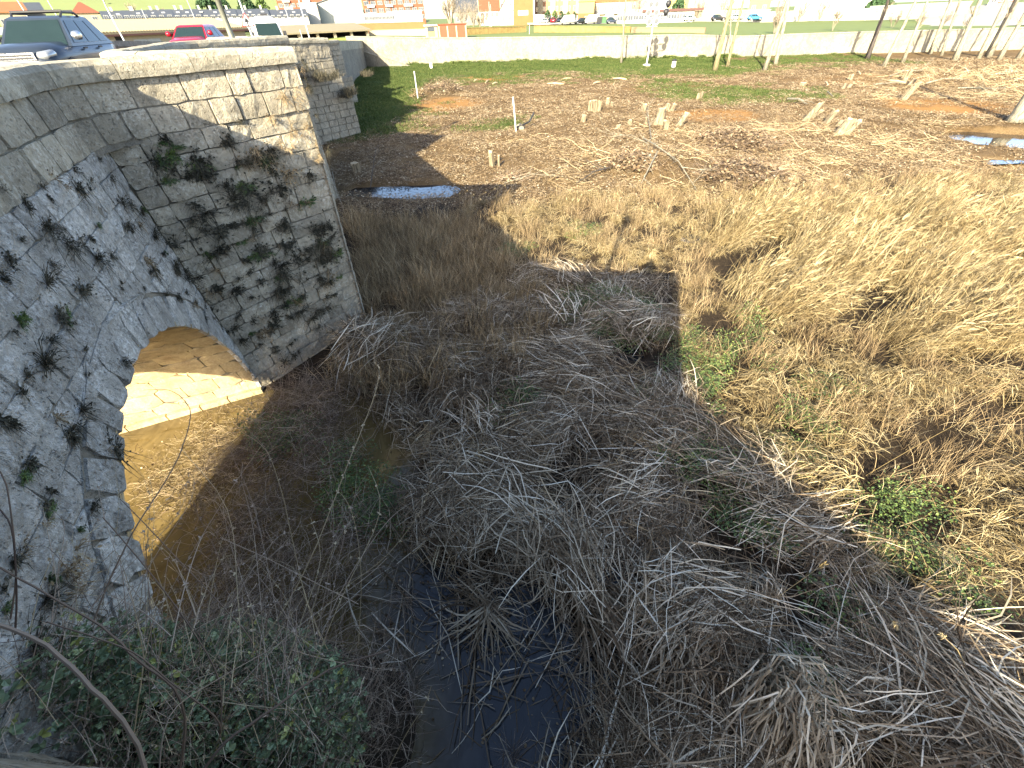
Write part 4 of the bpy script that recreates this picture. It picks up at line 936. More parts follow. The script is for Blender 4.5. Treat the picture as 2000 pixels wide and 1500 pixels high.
def plumed(label, base, tip_px, tip_dep, group=None, gold=True):
    b_ = Vector(gz(*base)); e = deep(*tip_px, tip_dep); p = PB(); m_ = (b_ + e) / 2 + Vector((0, 0, 0.12)); P = [b_, b_.lerp(m_, 0.55), m_.lerp(e, 0.35), e]
    p.tube(P, [0.005, 0.0045, 0.004, 0.003], n=4); p.mark(0.75)
    o = link('plumed_reed', None or p.me('plumed_reed', 'straw_gold' if gold else 'straw_grey')); tag(o, label, 'reed', group)
    d = (e - P[2]).normalized(); q = PB(); sd = d.orthogonal().normalized()
    for i in range(26):
        f = random.random(); s_ = e - d * 0.05 + d * f * 0.22; off = (Matrix.Rotation(U(0, 6.28), 3, d) @ sd) * U(0.01, 0.04) * (1 - 0.6 * f)
        q.blade([s_, s_ + off + d * 0.04, s_ + off * 1.6 + d * U(0.07, 0.12) + Vector((0, 0, -0.015))], 0.004, U(0.5, 1.0))
    link('plume', q.me('plume', 'straw_gold'), o)
plumed('reed with a golden plume catching the sun above the shaded mat', (1500, 1180), (1600, 1108), 5.1)
plumed('drooping reed plume hanging over the dark hollow at lower right', (1660, 1150), (1745, 1215), 4.6)
plumed('curved reed with a lit plume at the edge of the shadow, lower right', (1880, 1320), (1845, 1245), 4.4)
plumed('long reed with a plume crossing the black hollow at right', (1690, 930), (1880, 822), 6.6)
plumed('reed with a slim plume rising left of the black hollow', (1500, 960), (1635, 770), 7.6)
plumed('low arched reed plume at the left of the golden tuft', (1560, 900), (1420, 920), 6.8)
for k, (bx, tx, ty) in enumerate(((900, 912, 372), (915, 925, 380), (930, 948, 376), (950, 966, 368), (965, 985, 362), (905, 898, 378), (940, 938, 388), (975, 975, 350))):
    plumed('arched plumed reed in the row beside the small bright pool', (bx - 6, 400), (tx, ty), 15.6 + k * 0.1, 'plumed reeds beside the pool')
# ------------------------------------------------------------------ brambles at the foot of our pier
br = empty('bramble_bush', (-3.2, 0.6, float(ground_h(-3.2, 0.6))), 0, 'big green bramble bush with bare arching canes at the foot of the bridge', 'bramble')
bl = Vector(br.location)
def cane(pts, r0, r1, m='twig_brown', tint=0.4, buds=0.0, name='cane'):
    """pts: (px, py, depth along the lens) control points of one cane"""
    P = [deep(*q) - bl for q in pts]; S_ = []
    for i in range(len(P) - 1):
        a = P[max(0, i - 1)]; b_ = P[i]; c = P[i + 1]; d = P[min(len(P) - 1, i + 2)]
        for k in range(4):
            t_ = k / 4; S_.append(0.5 * ((2 * b_) + (c - a) * t_ + (2 * a - 5 * b_ + 4 * c - d) * t_ ** 2 + (3 * b_ - a - 3 * c + d) * t_ ** 3))
    S_.append(P[-1]); n = len(S_); p = PB(); r0, r1 = r0 * 0.55, r1 * 0.55; S_ = [q + Vector((U(-1, 1), U(-1, 1), U(-1, 1))) * r0 * 0.35 for q in S_]
    p.tube(S_, [r0 + (r1 - r0) * i / (n - 1) for i in range(n)], n=6); p.mark(tint)
    if buds:
        for i in range(2, n - 1):
            if random.random() < buds:
                for _ in range(3):
                    d = Vector((U(-1, 1), U(-1, 1), U(-0.3, 1))).normalized(); p.leaf(S_[i], d, (0, 0, 1), U(0.015, 0.03), 0.006, U(0.7, 1.0))
    return link(name, p.me(name, m), br)
cane([(-40, 1205, 1.75), (90, 1262, 1.75), (180, 1345, 1.7), (255, 1430, 1.7), (292, 1530, 1.7)], 0.016, 0.017, tint=0.62)
cane([(0, 1108, 2.2), (90, 1160, 2.2), (200, 1225, 2.2), (270, 1290, 2.2), (340, 1345, 2.25), (362, 1420, 2.3), (345, 1530, 2.3)], 0.009, 0.015, tint=0.45)
cane([(90, 1215, 2.1), (170, 1240, 2.1), (260, 1275, 2.15), (330, 1330, 2.2), (420, 1400, 2.3), (430, 1440, 2.4)], 0.007, 0.010, tint=0.45)
cane([(380, 1530, 2.2), (440, 1450, 2.3), (540, 1380, 2.5), (640, 1310, 2.8), (760, 1270, 3.0)], 0.016, 0.011, tint=0.18)
cane([(200, 1010, 2.6), (270, 1090, 2.6), (340, 1180, 2.6), (400, 1270, 2.6), (430, 1340, 2.6), (432, 1420, 2.6)], 0.006, 0.010, tint=0.35)
cane([(235, 975, 3.0), (280, 1020, 3.0), (350, 1095, 3.0), (440, 1190, 3.0), (500, 1270, 3.0), (520, 1400, 3.0)], 0.005, 0.010, tint=0.5)
cane([(0, 920, 2.4), (15, 960, 2.4), (28, 1060, 2.4), (30, 1140, 2.4), (20, 1210, 2.4)], 0.006, 0.008, tint=0.2)
cane([(-10, 985, 2.2), (22, 1030, 2.2), (32, 1130, 2.2), (30, 1240, 2.2)], 0.006, 0.008, tint=0.2)
cane([(180, 1220, 2.6), (220, 1120, 2.7), (265, 1030, 2.8), (310, 960, 3.0), (350, 890, 3.2), (372, 815, 3.4), (362, 785, 3.5), (330, 762, 3.6), (280, 762, 3.6)], 0.010, 0.004, tint=0.55, buds=0.25)
cane([(490, 1280, 3.2), (560, 1180, 3.3), (620, 1060, 3.4), (670, 930, 3.5), (710, 830, 3.6), (735, 760, 3.65), (740, 720, 3.7), (728, 708, 3.7)], 0.008, 0.0035, 'twig_pale', tint=0.55, buds=0.6)
cane([(640, 1270, 3.6), (600, 1180, 3.6), (570, 1050, 3.6), (550, 960, 3.6), (520, 880, 3.6), (470, 842, 3.6)], 0.007, 0.004, 'twig_pale', tint=0.4, buds=0.35)
cane([(600, 1230, 3.4), (660, 1160, 3.6), (760, 1080, 3.9), (830, 980, 4.2), (842, 900, 4.4), (832, 850, 4.5)], 0.006, 0.003, 'twig_pale', tint=0.5, buds=0.3)
cane([(430, 1050, 3.3), (520, 1090, 3.4), (600, 1130, 3.5), (700, 1180, 3.6)], 0.005, 0.006, tint=0.75, buds=0.2)
cane([(560, 1260, 3.4), (500, 1180, 3.4), (440, 1110, 3.4), (415, 1060, 3.4)], 0.005, 0.003, tint=0.5, buds=0.5)
cane([(700, 1260, 3.6), (705, 1120, 3.7), (690, 1010, 3.8), (660, 960, 3.9), (625, 972, 3.9)], 0.005, 0.003, 'twig_pale', tint=0.6, buds=0.3)
cane([(310, 1530, 1.9), (330, 1400, 2.0), (420, 1330, 2.3), (560, 1250, 2.7), (700, 1160, 3.0)], 0.006, 0.004, tint=0.6)
cane([(745, 1530, 3.0), (790, 1440, 3.1), (830, 1375, 3.2), (842, 1340, 3.25)], 0.006, 0.004, 'twig_pale', tint=0.35, buds=0.2)
for k in range(135):
    a = (U(30, 640), U(1230, 1500), U(2.3, 3.8)); dx, dy = U(-200, 260), U(-300, 60); d2 = a[2] + U(0.0, 0.7)
    cane([a, (a[0] + dx * 0.35, a[1] + dy * 0.5, (a[2] + d2) / 2), (a[0] + dx * 0.75, a[1] + dy * 0.85, d2), (a[0] + dx, a[1] + dy * U(0.8, 1.0), d2)], U(0.003, 0.006), 0.002, random.choice(('twig_brown', 'twig_pale', 'twig_brown')), tint=U(0.35, 0.95), buds=0.15, name='thin_stem')
for k in range(46):
    a = (U(60, 640), U(1200, 1420), U(2.5, 3.6)); tx, ty = a[0] + random.gauss(60, 130), U(860, 1160); d2 = a[2] + U(0.1, 1.0); bx, by = U(-60, 60), U(-40, 20)
    cane([a, (a[0] * 0.7 + tx * 0.3 + bx * 0.5, a[1] * 0.65 + ty * 0.35 + by, a[2] * 0.7 + d2 * 0.3), (a[0] * 0.3 + tx * 0.7 + bx, a[1] * 0.25 + ty * 0.75 + by, a[2] * 0.3 + d2 * 0.7), (tx, ty, d2)], U(0.004, 0.007), 0.0018, random.choice(('twig_brown', 'twig_brown', 'twig_pale')), tint=U(0.5, 1.0), buds=0.25, name='thin_stem')
# its leaves
def c_bleaf(n=26, R=0.18, s=(0.022, 0.075), mu=0.58):
    p = PB()
    for _ in range(n // 3):
        c = Vector((U(-R, R), U(-R, R), U(-R, R) * 0.7)); a = U(0, 6.28); nn = Vector((U(-0.7, 0.7), U(-0.7, 0.7), 1)); ti = tint_(mu, 0.22); l = U(*s)
        for da in (-0.95, 0, 0.95): p.leaf(c, (math.cos(a + da), math.sin(a + da), U(-0.35, 0.3)), nn, l * (1.15 if da == 0 else 0.95), l * 0.36, ti)
    return p
src = sources('bramble_leaves', 'leaf_bramble', [c_bleaf() for _ in range(5)] + [c_bleaf(n=36, s=(0.02, 0.04)) for _ in range(4)])
n = 7500; x = rng.uniform(-6.0, -0.9, n); y = rng.uniform(-0.3, 2.4, n); z = np.maximum(ground_h(x, y), 0) + rng.uniform(0.0, 1.0, n) ** 1.4 * 0.85; m_ = mound(x, y)
pxx, pyy = proj(x, y, z); k = (m_ > 0.12) & bridge_clear(x, y) & (rng.random(n) < np.clip(m_ * 1.2, 0, 1)) & inpoly(pxx, pyy, [(-200, 1165), (120, 1185), (330, 1225), (470, 1225), (600, 1260), (690, 1330), (700, 1450), (640, 1620), (-200, 1700)])
o = scatter('leaves', None, None, src, np.stack([x[k], y[k], z[k]], -1) - np.array(bl), rots(int(k.sum()), 0.4), rng.uniform(0.7, 1.25, int(k.sum()))); o.parent = br
src = sources('undergrowth', 'twig_brown', [c_twigs(n=40, R=0.4, L=(0.3, 0.8), r=0.003, h=0.4, mu=0.55) for _ in range(5)])
n = 900; x = rng.uniform(-6.2, -0.8, n); y = rng.uniform(-0.2, 2.6, n); m_ = mound(x, y); pxx, pyy = proj(x, y, np.maximum(ground_h(x, y), 0) + 0.3); k = (m_ > 0.15) & bridge_clear(x, y) & (rng.random(n) < 0.75) & inpoly(pxx, pyy, [(-200, 1165), (330, 1225), (470, 1225), (600, 1260), (680, 1330), (690, 1450), (620, 1620), (-200, 1700)]); x, y = x[k], y[k]
o = scatter('dead_stems', None, None, src, np.stack([x, y, np.maximum(ground_h(x, y), 0) + rng.uniform(0, 0.5, len(x))], -1) - np.array(bl), rots(len(x), 0.4), rng.uniform(0.7, 1.2, len(x))); o.parent = br
# ------------------------------------------------------------------ dark plants rooted in the joints of the masonry
def wtuft(n=34, L=0.2, mu=0.35, up=0.0, hang=0.3, flat=1.0):
    p = PB(); cl = [(U(-1, 1) * L * 0.7, U(-1, 1) * L * 0.35) for _ in range(random.randint(1, 4))]
    for _ in range(n):
        a = U(0, 6.28); e = U(0.0, 1.4); d = Vector((math.cos(a) * math.cos(e) * 1.0, math.sin(e) * 1.0, math.sin(a) * math.cos(e) * 0.9 - 0.15 + up)); d = Vector((d.x, d.y * flat, d.z)); l = L * U(0.2, 1.15) ** 1.3; o_ = random.choice(cl); o_ = Vector((o_[0] + U(-.02, .02), 0, o_[1] + U(-.02, .02)))
        q = o_ + d * l * 0.55; P = [o_, q, q + d * l * 0.4 + Vector((U(-.06, .06), U(-.03, .03), -l * U(0.0, hang * 2)))]
        p.blade(P, U(0.0018, 0.0045), tint_(mu, 0.28))
        if random.random() < 0.55: p.leaf(q, d + Vector((U(-1, 1), 0.3, U(-1, 1))), (0, 1, 0.4), U(0.02, 0.045), 0.011, tint_(mu - 0.1, 0.2))
    return p
TUF = [wtuft(int(U(50, 130)), U(0.12, 0.36), U(0.2, 0.55), U(-0.3, 0.5), U(0.1, 0.6), U(0.4, 1.0)).me('wall_plant', 'dark_tuft') for _ in range(14)] + [wtuft(40, 0.22, 0.5).me('wall_plant', 'brown_grass') for _ in range(2)] + [wtuft(120, 0.12, 0.5, 0.1, 0.2, 0.5).me('wall_plant', 'leaf_green') for _ in range(2)]
GRT = [wtuft(40, 0.30, 0.75).me('wall_plant', 'brown_grass') for _ in range(2)]
def plant_wall(P, n, sc, me, label, group):
    mn = me.materials[0].name
    if 'dark dry plant' in label and mn != 'dark_tuft':
        kind_ = 'small green leafy plant' if mn == 'leaf_green' else 'straw coloured dry tuft'; label = label.replace('dark dry plant', kind_); group = group.replace('dark plants', kind_ + 's')
    o = link('wall_plant', me); o.location = P; o.rotation_euler = n.to_track_quat('Y', 'Z').to_euler(); o.rotation_euler.rotate_axis('Y', U(-0.7, 0.7)); o.scale = (sc * U(0.6, 1.9), sc * U(0.6, 1.1), sc * U(0.6, 1.5)); tag(o, label, 'wall plant', group)
nw = (W(0, 1, 0) - W(0, 0, 0)).normalized(); cnt = 0
LW = 'dark dry plant rooted in a joint of the bridge wall beside the arch'; LP = 'dark dry plant rooted in a joint of the pier face right of the arch'
while cnt < 125:
    s_, z_ = U(-7.6, 0.0), U(1.0, 6.2)
    if math.hypot(s_ - ARC_S, z_) < RO - (0.35 if random.random() < 0.2 else 0): continue
    zc = min(cs, key=lambda c: abs(c - z_)); z_ = zc + U(-0.05, 0.05) if random.random() < 0.7 else z_
    plant_wall(W(s_, 0.005, z_), nw, U(0.4, 0.95), random.choice(TUF), LW, 'dark plants on the wall beside the arch'); cnt += 1
f, L_ = face(1, 'near'); cz = courses(-0.25, FILZ, 0.37, 0.0)
bands = [(0.9, 5.3), (0.5, 4.4), (1.5, 4.2), (0.8, 3.3), (2.4, 3.6), (2.7, 2.8), (1.6, 3.0), (0.35, 2.4), (0.3, 1.8), (3.0, 2.0), (2.2, 4.9), (2.9, 4.4), (1.9, 1.9), (1.0, 5.6), (2.0, 5.2), (2.5, 1.2), (1.2, 1.0), (3.2, 3.3), (1.7, 4.6)]
for k in range(165):
    c = random.choice(bands); a = min(L_ - 0.15, max(0.03, random.gauss(c[0], 0.33))); b_ = min(5.9, max(0.3, random.gauss(c[1], 0.3)))
    if random.random() < 0.75: b_ = min(cz, key=lambda q: abs(q - b_)) + U(-0.03, 0.03)
    P = f(a, b_, 0.01); n_ = (f(a, b_, 1) - f(a, b_, 0)).normalized()
    plant_wall(P, n_, U(0.5, 1.45), random.choice(TUF), LP, 'dark plants on the pier face')
for k in range(14):
    a, b_ = U(2.2, 3.7), U(5.3, 6.3); plant_wall(f(a, b_, 0.02), n_, U(0.5, 1.0), random.choice(GRT), 'tuft of straw grass growing high on the sunlit corner of the pier', 'straw tufts high on the pier')
f3, L3 = face(1, 'near')
for k in range(12):
    b_ = U(5.0, 6.9); P = tipw(1, b_); n2_ = (f3(L3, b_, 1) - f3(L3, b_, 0)).normalized(); plant_wall(P + n2_ * 0.02, n2_, U(0.35, 0.7), random.choice(GRT + TUF[:1]), 'straw grass growing down the nose of the pier', 'grass on the nose of the pier')
# grass on the ledges of the far pier
src = sources('ledge_grass', 'dark_tuft', [c_grass(n=60, R=0.5, h=(0.3, 0.9), w=0.008, droop=0.8, mu=0.35) for _ in range(3)])
X = []
for i, zt, v0, v1, n in ((3, 3.28, 3.4, 4.2, 26), (3, 4.48, 2.4, 3.6, 24), (4, 3.2, 3.3, 4.3, 20), (3, 4.6, 0.6, 2.6, 24), (3, 5.0, 0.4, 2.0, 14)):
    s0, st, vt, s1 = PIERS[i]
    for _ in range(n): 
        p = W(U(s0 - 0.3, st + 0.3) if v1 < 4 else st + U(-1.8, 0.4), U(v0, v1) - (0 if i == 3 else 0), zt); X.append(tuple(p))
scatter('ledge_grass', 'dark straggly grass and scrub growing on the ledges of the far pier', 'grass', src, np.array(X), rots(len(X), 0.1), rng.uniform(0.35, 0.9, len(X)))
src = sources('floating_bits', 'dead_leaf', [c_litter(14, 0.7, (0.015, 0.05), 0.55, 0.3) for _ in range(4)])
x = rng.uniform(-9, 3, 420); y = rng.uniform(0.5, 9, 420); k = (wetd(x, y) < 0.1) | (poold(x, y) < 0.1); x, y = x[k], y[k]
scatter('floating_debris', 'small leaves and bits of straw floating on the still water', 'debris', src, np.stack([x, y, np.full(len(x), 0.004)], -1), rots(len(x), 0.0), rng.uniform(0.6, 1.2, len(x)))
# ------------------------------------------------------------------ quay wall across the meadow and the bank behind it
WALLP = [(690, 135, 70), (760, 133, 71), (820, 131, 72), (900, 128, 73), (1000, 125, 72), (1100, 122, 71), (1220, 120, 69), (1330, 118, 67), (1440, 115, 70), (1560, 111.5, 65), (1685, 107.5, 61), (1850, 103, 57), (2000, 98.5, 52), (2080, 96.5, 50)]
wb = []
for px, yb, yt in WALLP:
    p = gp(px, yb, 1.12); wb.append((p, ztop(px, yt, p)))
for k in range(1, 8):                                             # it runs on out of the picture
    (a, za), (b_, zb) = wb[-2], wb[-1]; wb.append((b_ + (b_ - a).normalized() * 14, zb - 0.02))
qw = empty('quay_wall', wb[0][0], 0, 'long pale sunlit limestone quay wall along the far edge of the meadow', 'wall')
q0 = Vector(qw.location); mb = MB(); cp = MB(); th = Vector((0.05, 0.7, 0))
for (a, za), (b_, zb) in zip(wb, wb[1:]):
    n = 6
    for k in range(n):
        p, q = a.lerp(b_, k / n), a.lerp(b_, (k + 1) / n); z0, z1 = za + (zb - za) * k / n, za + (zb - za) * (k + 1) / n; s_ = noise_j(0.02)
        P = [Vector((p.x, p.y, 0.2)), Vector((q.x, q.y, 0.2)), Vector((q.x, q.y, z1 - 0.16)), Vector((p.x, p.y, z0 - 0.16))]
        mb.add([v - q0 for v in P] + [v + th - q0 for v in P], [(0, 1, 2, 3), (7, 6, 5, 4), (3, 2, 6, 7)])
        if k % 2 == 0:
            q2 = a.lerp(b_, (k + 2) / n); zz = za + (zb - za) * (k + 2) / n; g_ = (q2 - p).normalized() * 0.02; o_ = Vector((0, -0.08 + s_, 0))
            P = [p + g_ + o_, q2 - g_ + o_, q2 - g_ + th, p + g_ + th]
            cp = MB(); V = [Vector((v.x, v.y, zv - 0.157)) - q0 for v, zv in zip(P, (z0, zz, zz, z0))] + [Vector((v.x, v.y, zv)) - q0 for v, zv in zip(P, (z0, zz, zz, z0))]
            cp.add(V, [(3, 2, 1, 0), (4, 5, 6, 7), (0, 1, 5, 4), (1, 2, 6, 5), (2, 3, 7, 6), (3, 0, 4, 7)]); cp.build('coping_stone', 'quay_stone', qw)
mb.build('wall_face', 'quay_stone', qw)
# ramp wall and wing wall at its left end
def up_wall(name, label, pts, zb, mname, thick=0.5, cat='wall', cap=0.1):
    """pts: (Vector foot, top z)"""
    e = empty(name, pts[0][0], 0, label, cat); o0 = Vector(e.location); m_ = MB(); c_ = MB()
    for (a, za), (b_, zb_) in zip(pts, pts[1:]):
        d = (b_ - a).normalized(); n = Vector((-d.y, d.x, 0)) * thick
        for mbx, zl, zh, o_ in ((m_, (zb, zb), (za - cap, zb_ - cap), 0.0), (c_, (za - cap + 0.003, zb_ - cap + 0.003), (za, zb_), 0.06)):
            f_ = -n.normalized() * o_
            P = [a + f_, b_ + f_, b_ + n, a + n]; zz = (zl[0], zl[1], zl[1], zl[0]); zt = (zh[0], zh[1], zh[1], zh[0])
            mbx.add([Vector((p.x, p.y, z)) - o0 for p, z in zip(P, zz)] + [Vector((p.x, p.y, z)) - o0 for p, z in zip(P, zt)], [(3, 2, 1, 0), (4, 5, 6, 7), (0, 1, 5, 4), (1, 2, 6, 5), (2, 3, 7, 6), (3, 0, 4, 7)])
    m_.build('wall_face', mname, e); c_.build('wall_cap', mname, e); return e
A_ = gp(692, 133, 1.1) + Vector((-0.4, -2.2, 0)); B_ = gp(815, 136, 1.1) + Vector((0, -0.6, 0))
up_wall('ramp_wall', 'sloping ramp wall of rough stone falling to the grass before the quay wall', [(A_, ztop(690, 86.5, A_)), (A_.lerp(B_, 0.5), ztop(752, 110, A_.lerp(B_, 0.5))), (B_, 1.35)], 0.5, 'quay_stone', 0.45)
C_ = A_ + Vector((-11, 1.5, 0))
up_wall('wing_wall', 'short rubble wing wall between the bridge and the ramp wall', [(C_, ztop(640, 89, C_)), (A_ + Vector((-0.12, 0, 0)), ztop(690, 87, A_))], 0.5, 'ochre_wall', 0.45)
# bank behind the wall out to the hills
mat('bank_grass', (0.095, 0.12, 0.026), 0.95, noise=0.6); mat('hill_grass', (0.15, 0.175, 0.05), 0.95, noise=0.02); mat('dry_slope', (0.19, 0.175, 0.11), 0.95, noise=0.03)
mat('dirt_road', (0.36, 0.33, 0.27), 0.95); mat('gravel_grey', (0.22, 0.21, 0.19), 0.95, noise=1.5)
V = []; F = []; rows = 0
cols = [a for a in wb]; extra_l = [(C_ + Vector((-300, 0, 0)), 5.2), (C_ + Vector((-60, 6, 0)), 5.2), (C_ + Vector((-2, 3, 0)), 5.0)]
cols = extra_l + [(p + Vector((0, 0.5, 0)), z - 0.22) for p, z in wb]
for k, (f, dz) in enumerate(((1.0, 0), (1.0001, 0.0), (1.6, 0.25), (2.3, 0.35), (4.0, 0.4), (9, 4.0))):
    for (p, z) in cols: V.append((p.x * f, p.y * f, (z + dz) if k else 0.0))
n = len(cols)
for r in range(5):
    for i in range(n - 1): F.append((r * n + i, r * n + i + 1, (r + 1) * n + i + 1, (r + 1) * n + i))
tag(link('bank', mesh('bank', V, F, 'bank_grass')), 'flat grassy bank behind the quay wall', 'ground', kind='structure')
def hill(name, label, pts, m, d0, d1):
    V = []; F = []; k = len(pts); n = 7
    for j in range(n):
        f = j / (n - 1)
        for px, yb, yt in pts:
            a = at(px, yb, d0); b_ = at(px, yt, d1); s_ = f * f * (3 - 2 * f) * 0.4 + f * 0.6
            V.append((a.x + (b_.x - a.x) * f, a.y + (b_.y - a.y) * f, a.z + (b_.z - a.z) * s_ + (0.6 * math.sin(px * 0.03 + j) * f)))
    for j in range(n - 1):
        for i in range(k - 1): F.append((j * k + i, j * k + i + 1, (j + 1) * k + i + 1, (j + 1) * k + i))
    return tag(link(name, mesh(name, V, F, m, True)), label, 'hill', kind='structure')
hill('hill', 'green grassy hillside beyond the row of slate roofs', [(-300, 60, -60), (0, 52, -40), (150, 47, -30), (300, 42, -26), (450, 40, -22), (620, 36, -12), (800, 34, -5)], 'hill_grass', 300, 620)
hill('scrub_hill', 'pale scrubby slope rising at the top left behind the car', [(-400, 66, -80), (-100, 58, -70), (60, 50, -62), (150, 26, -50), (215, 6, -20)], 'dry_slope', 420, 900)
# grass tufts at the foot of the quay wall
src = sources('wall_weeds', 'leaf_green', [c_leafy(60, 0.5, 0.5, (0.08, 0.16), 0.75) for _ in range(3)])
P = []
for _ in range(330):
    t_ = random.random(); px = 800 + 640 * t_; i = max(k for k in range(len(WALLP)) if WALLP[k][0] <= px); (a, _z), (b_, _z2) = wb[i], wb[i + 1]; f_ = (px - WALLP[i][0]) / (WALLP[i + 1][0] - WALLP[i][0]); p = a.lerp(b_, f_)
    if random.random() < 0.5 + 0.4 * math.sin(px * 0.05): P.append((p.x, p.y - U(0.1, 0.8), float(ground_h(p.x, p.y)) ))
scatter('wall_weeds', 'leafy green weeds along the foot of the quay wall', 'weeds', src, np.array(P), rots(len(P), 0.1), rng.uniform(0.6, 1.2, len(P)))
# ------------------------------------------------------------------ bare trees
def bark_mat(name, col, rough=0.9, var=0.1, noise=2.5):
    m = mat(name, col, rough, var=var, noise=noise); t = m.node_tree; b = t.nodes['Principled BSDF']; src = b.inputs['Base Color'].links[0].from_socket
    g = nd(t, 'ShaderNodeNewGeometry'); mp = nd(t, 'ShaderNodeMapping'); mp.inputs['Scale'].default_value = (9, 9, 1.2); t.links.new(g.outputs['Position'], mp.inputs['Vector'])
    nz = nd(t, 'ShaderNodeTexNoise'); nz.inputs['Scale'].default_value = 1.2; nz.inputs['Detail'].default_value = 7; nz.inputs['Roughness'].default_value = 0.7; t.links.new(mp.outputs[0], nz.inputs['Vector'])
    r = nd(t, 'ShaderNodeMapRange'); r.inputs[1].default_value = 0.38; r.inputs[2].default_value = 0.56; t.links.new(nz.outputs[0], r.inputs[0])
    x = nd(t, 'ShaderNodeMix', data_type='RGBA'); t.links.new(r.outputs[0], x.inputs[0]); x.inputs[6].default_value = (*[c * 0.28 for c in col], 1); t.links.new(src, x.inputs[7]); t.links.new(x.outputs[2], b.inputs['Base Color'])
    bp = nd(t, 'ShaderNodeBump'); bp.inputs['Distance'].default_value = 0.05; t.links.new(nz.outputs[0], bp.inputs['Height']); t.links.new(bp.outputs[0], b.inputs['Normal']); return m
bark_mat('bark_pale', (0.25, 0.225, 0.165), 0.9, var=0.15, noise=2.5); bark_mat('bark_yellow', (0.24, 0.205, 0.11), 0.9, noise=2.5); bark_mat('bark_dark', (0.08, 0.068, 0.058), 0.9, noise=2.5); mat('twig_bark', (0.23, 0.19, 0.13), 0.9, var=0.2)
mat('wood_cut', (0.36, 0.275, 0.165), 0.85, noise=8); bark_mat('bark_stump', (0.22, 0.175, 0.11), 0.92, noise=6)
def limb(mb, p, d, L, r, depth, spread=0.5, n=5, seg=4, upw=0.15, rmin=0.006):
    P = [p]; R = [r]
    for i in range(seg):
        d = (d + Vector((U(-1, 1), U(-1, 1), U(-0.6, 0.8) + upw)) * 0.10).normalized(); p = p + d * L / seg; P.append(p); R.append(max(rmin, r * (1 - 0.62 * (i + 1) / seg)))
    mb.tube(P, R, n=max(3, n))
    if depth <= 0: return
    for k in range(random.randint(2, 4)):
        i = random.randint(1, seg); ax = d.orthogonal().normalized(); ax.rotate(Matrix.Rotation(U(0, 6.28), 3, d)); nd_ = (d * U(0.6, 1) + ax * spread * U(0.6, 1.3) + Vector((0, 0, upw))).normalized()
        limb(mb, P[i], nd_, L * U(0.4, 0.7), R[i] * 0.6, depth - 1, spread, max(3, n - 1), 3, upw, rmin)
def tree(label, base, head, h, r, bark='bark_pale', name='poplar_tree', twigs=14, group=None, lowest=0.16, spread=0.6, cat='tree', L=0.095):
    """base: foot; head: point the trunk passes through high up; h: height"""
    e = empty(name, base, 0, label, cat, group); d = (head - base).normalized(); mb = MB(); P = []; R = []; k = 9
    bend = Vector((U(-1, 1), U(-1, 1), 0)) * h * 0.006
    for i in range(k): f = i / (k - 1); P.append(d * h * f + bend * math.sin(f * 3.14) * 1.5); R.append(r * (1.25 if i == 0 else 1) * (1 - 0.72 * f))
    mb.tube(P, R, n=8); mb.build('trunk', bark, e, True); cr = MB()
    for q in range(twigs):
        f = lowest + (1 - lowest) * random.random() ** 0.8; i = min(k - 2, int(f * (k - 1))); p = P[i].lerp(P[i + 1], f * (k - 1) - i); ax = d.orthogonal().normalized(); ax.rotate(Matrix.Rotation(U(0, 6.28), 3, d))
        limb(cr, p, (d * 0.8 + ax * spread).normalized(), h * L * U(0.6, 1.2) * (1.2 - 0.6 * f), r * 0.28, 2, spread, 4, 4, 0.2, 0.010)
    cr.build('crown', 'twig_bark', e); return e
def poplar(bx, by, tx, wpx, label, bark='bark_pale', twigs=14, zb=1.15, h=15, **kw):
    if wpx > 4.3 or wpx < 4: twigs = int(twigs * 0.9)
    b_ = gp(bx, by, zb); hd = at(tx, 0, math.hypot(b_.x, b_.y)); r = wpx * 0.5 * math.hypot(b_.x, b_.y) / 1010.0
    return tree(label, b_, hd, h, r, bark, twigs=twigs, **kw)
GPOP = 'poplars before the quay wall'
poplar(1396, 138, 1432, 8.5, 'thick yellowish poplar trunk, left of the pair with a thin stem between', 'bark_yellow', 14, group=GPOP)
poplar(1420, 132, 1454, 5.5, 'slim yellowish poplar just right of the thick yellow one', 'bark_yellow', 10, group=GPOP)
poplar(1424, 130, 1428, 3.0, 'thin upright stem between the two yellowish poplars', 'bark_pale', 6, group=GPOP)
poplar(1493, 138, 1538, 7, 'pale poplar leaning right, front one of the crossing pair in the middle', 'bark_pale', 12, group=GPOP)
poplar(1514, 128, 1542, 6.5, 'pale poplar behind the front one of the crossing pair', 'bark_pale', 12, group=GPOP)
poplar(1693, 116, 1736, 6.5, 'poplar with shade coloured into its dark trunk, leftmost of the row on the right', 'bark_dark', 14, group=GPOP)  # trunk stands in shadow; that shade is put into the bark colour
poplar(1726, 129, 1787, 5.5, 'pale slim poplar just right of the dark trunk', 'bark_pale', 12, group=GPOP)
poplar(1763, 122, 1814, 4.5, 'second pale slim poplar right of the dark trunk', 'bark_pale', 10, group=GPOP)
poplar(1816, 106, 1858, 5.0, 'greyish poplar close to the wall behind the third pale trunk', 'bark_pale', 12, group=GPOP)
poplar(1838, 110, 1878, 3.6, 'thin pale poplar between the greyish one and the stout twin', 'bark_pale', 8, group=GPOP)
poplar(1864, 119, 1917, 7.0, 'stout pale poplar with a twin ridge down its trunk', 'bark_pale', 12, group=GPOP)
poplar(1910, 116, 1966, 5.0, 'pale poplar left of the thick one near the right edge', 'bark_pale', 10, group=GPOP)
poplar(1928, 113, 1986, 8.0, 'thick pale poplar near the right edge, widest of the row', 'bark_pale', 12, group=GPOP)
poplar(1950, 118, 2020, 5.5, 'pale poplar leaning over the right edge of the meadow', 'bark_pale', 10, group=GPOP)
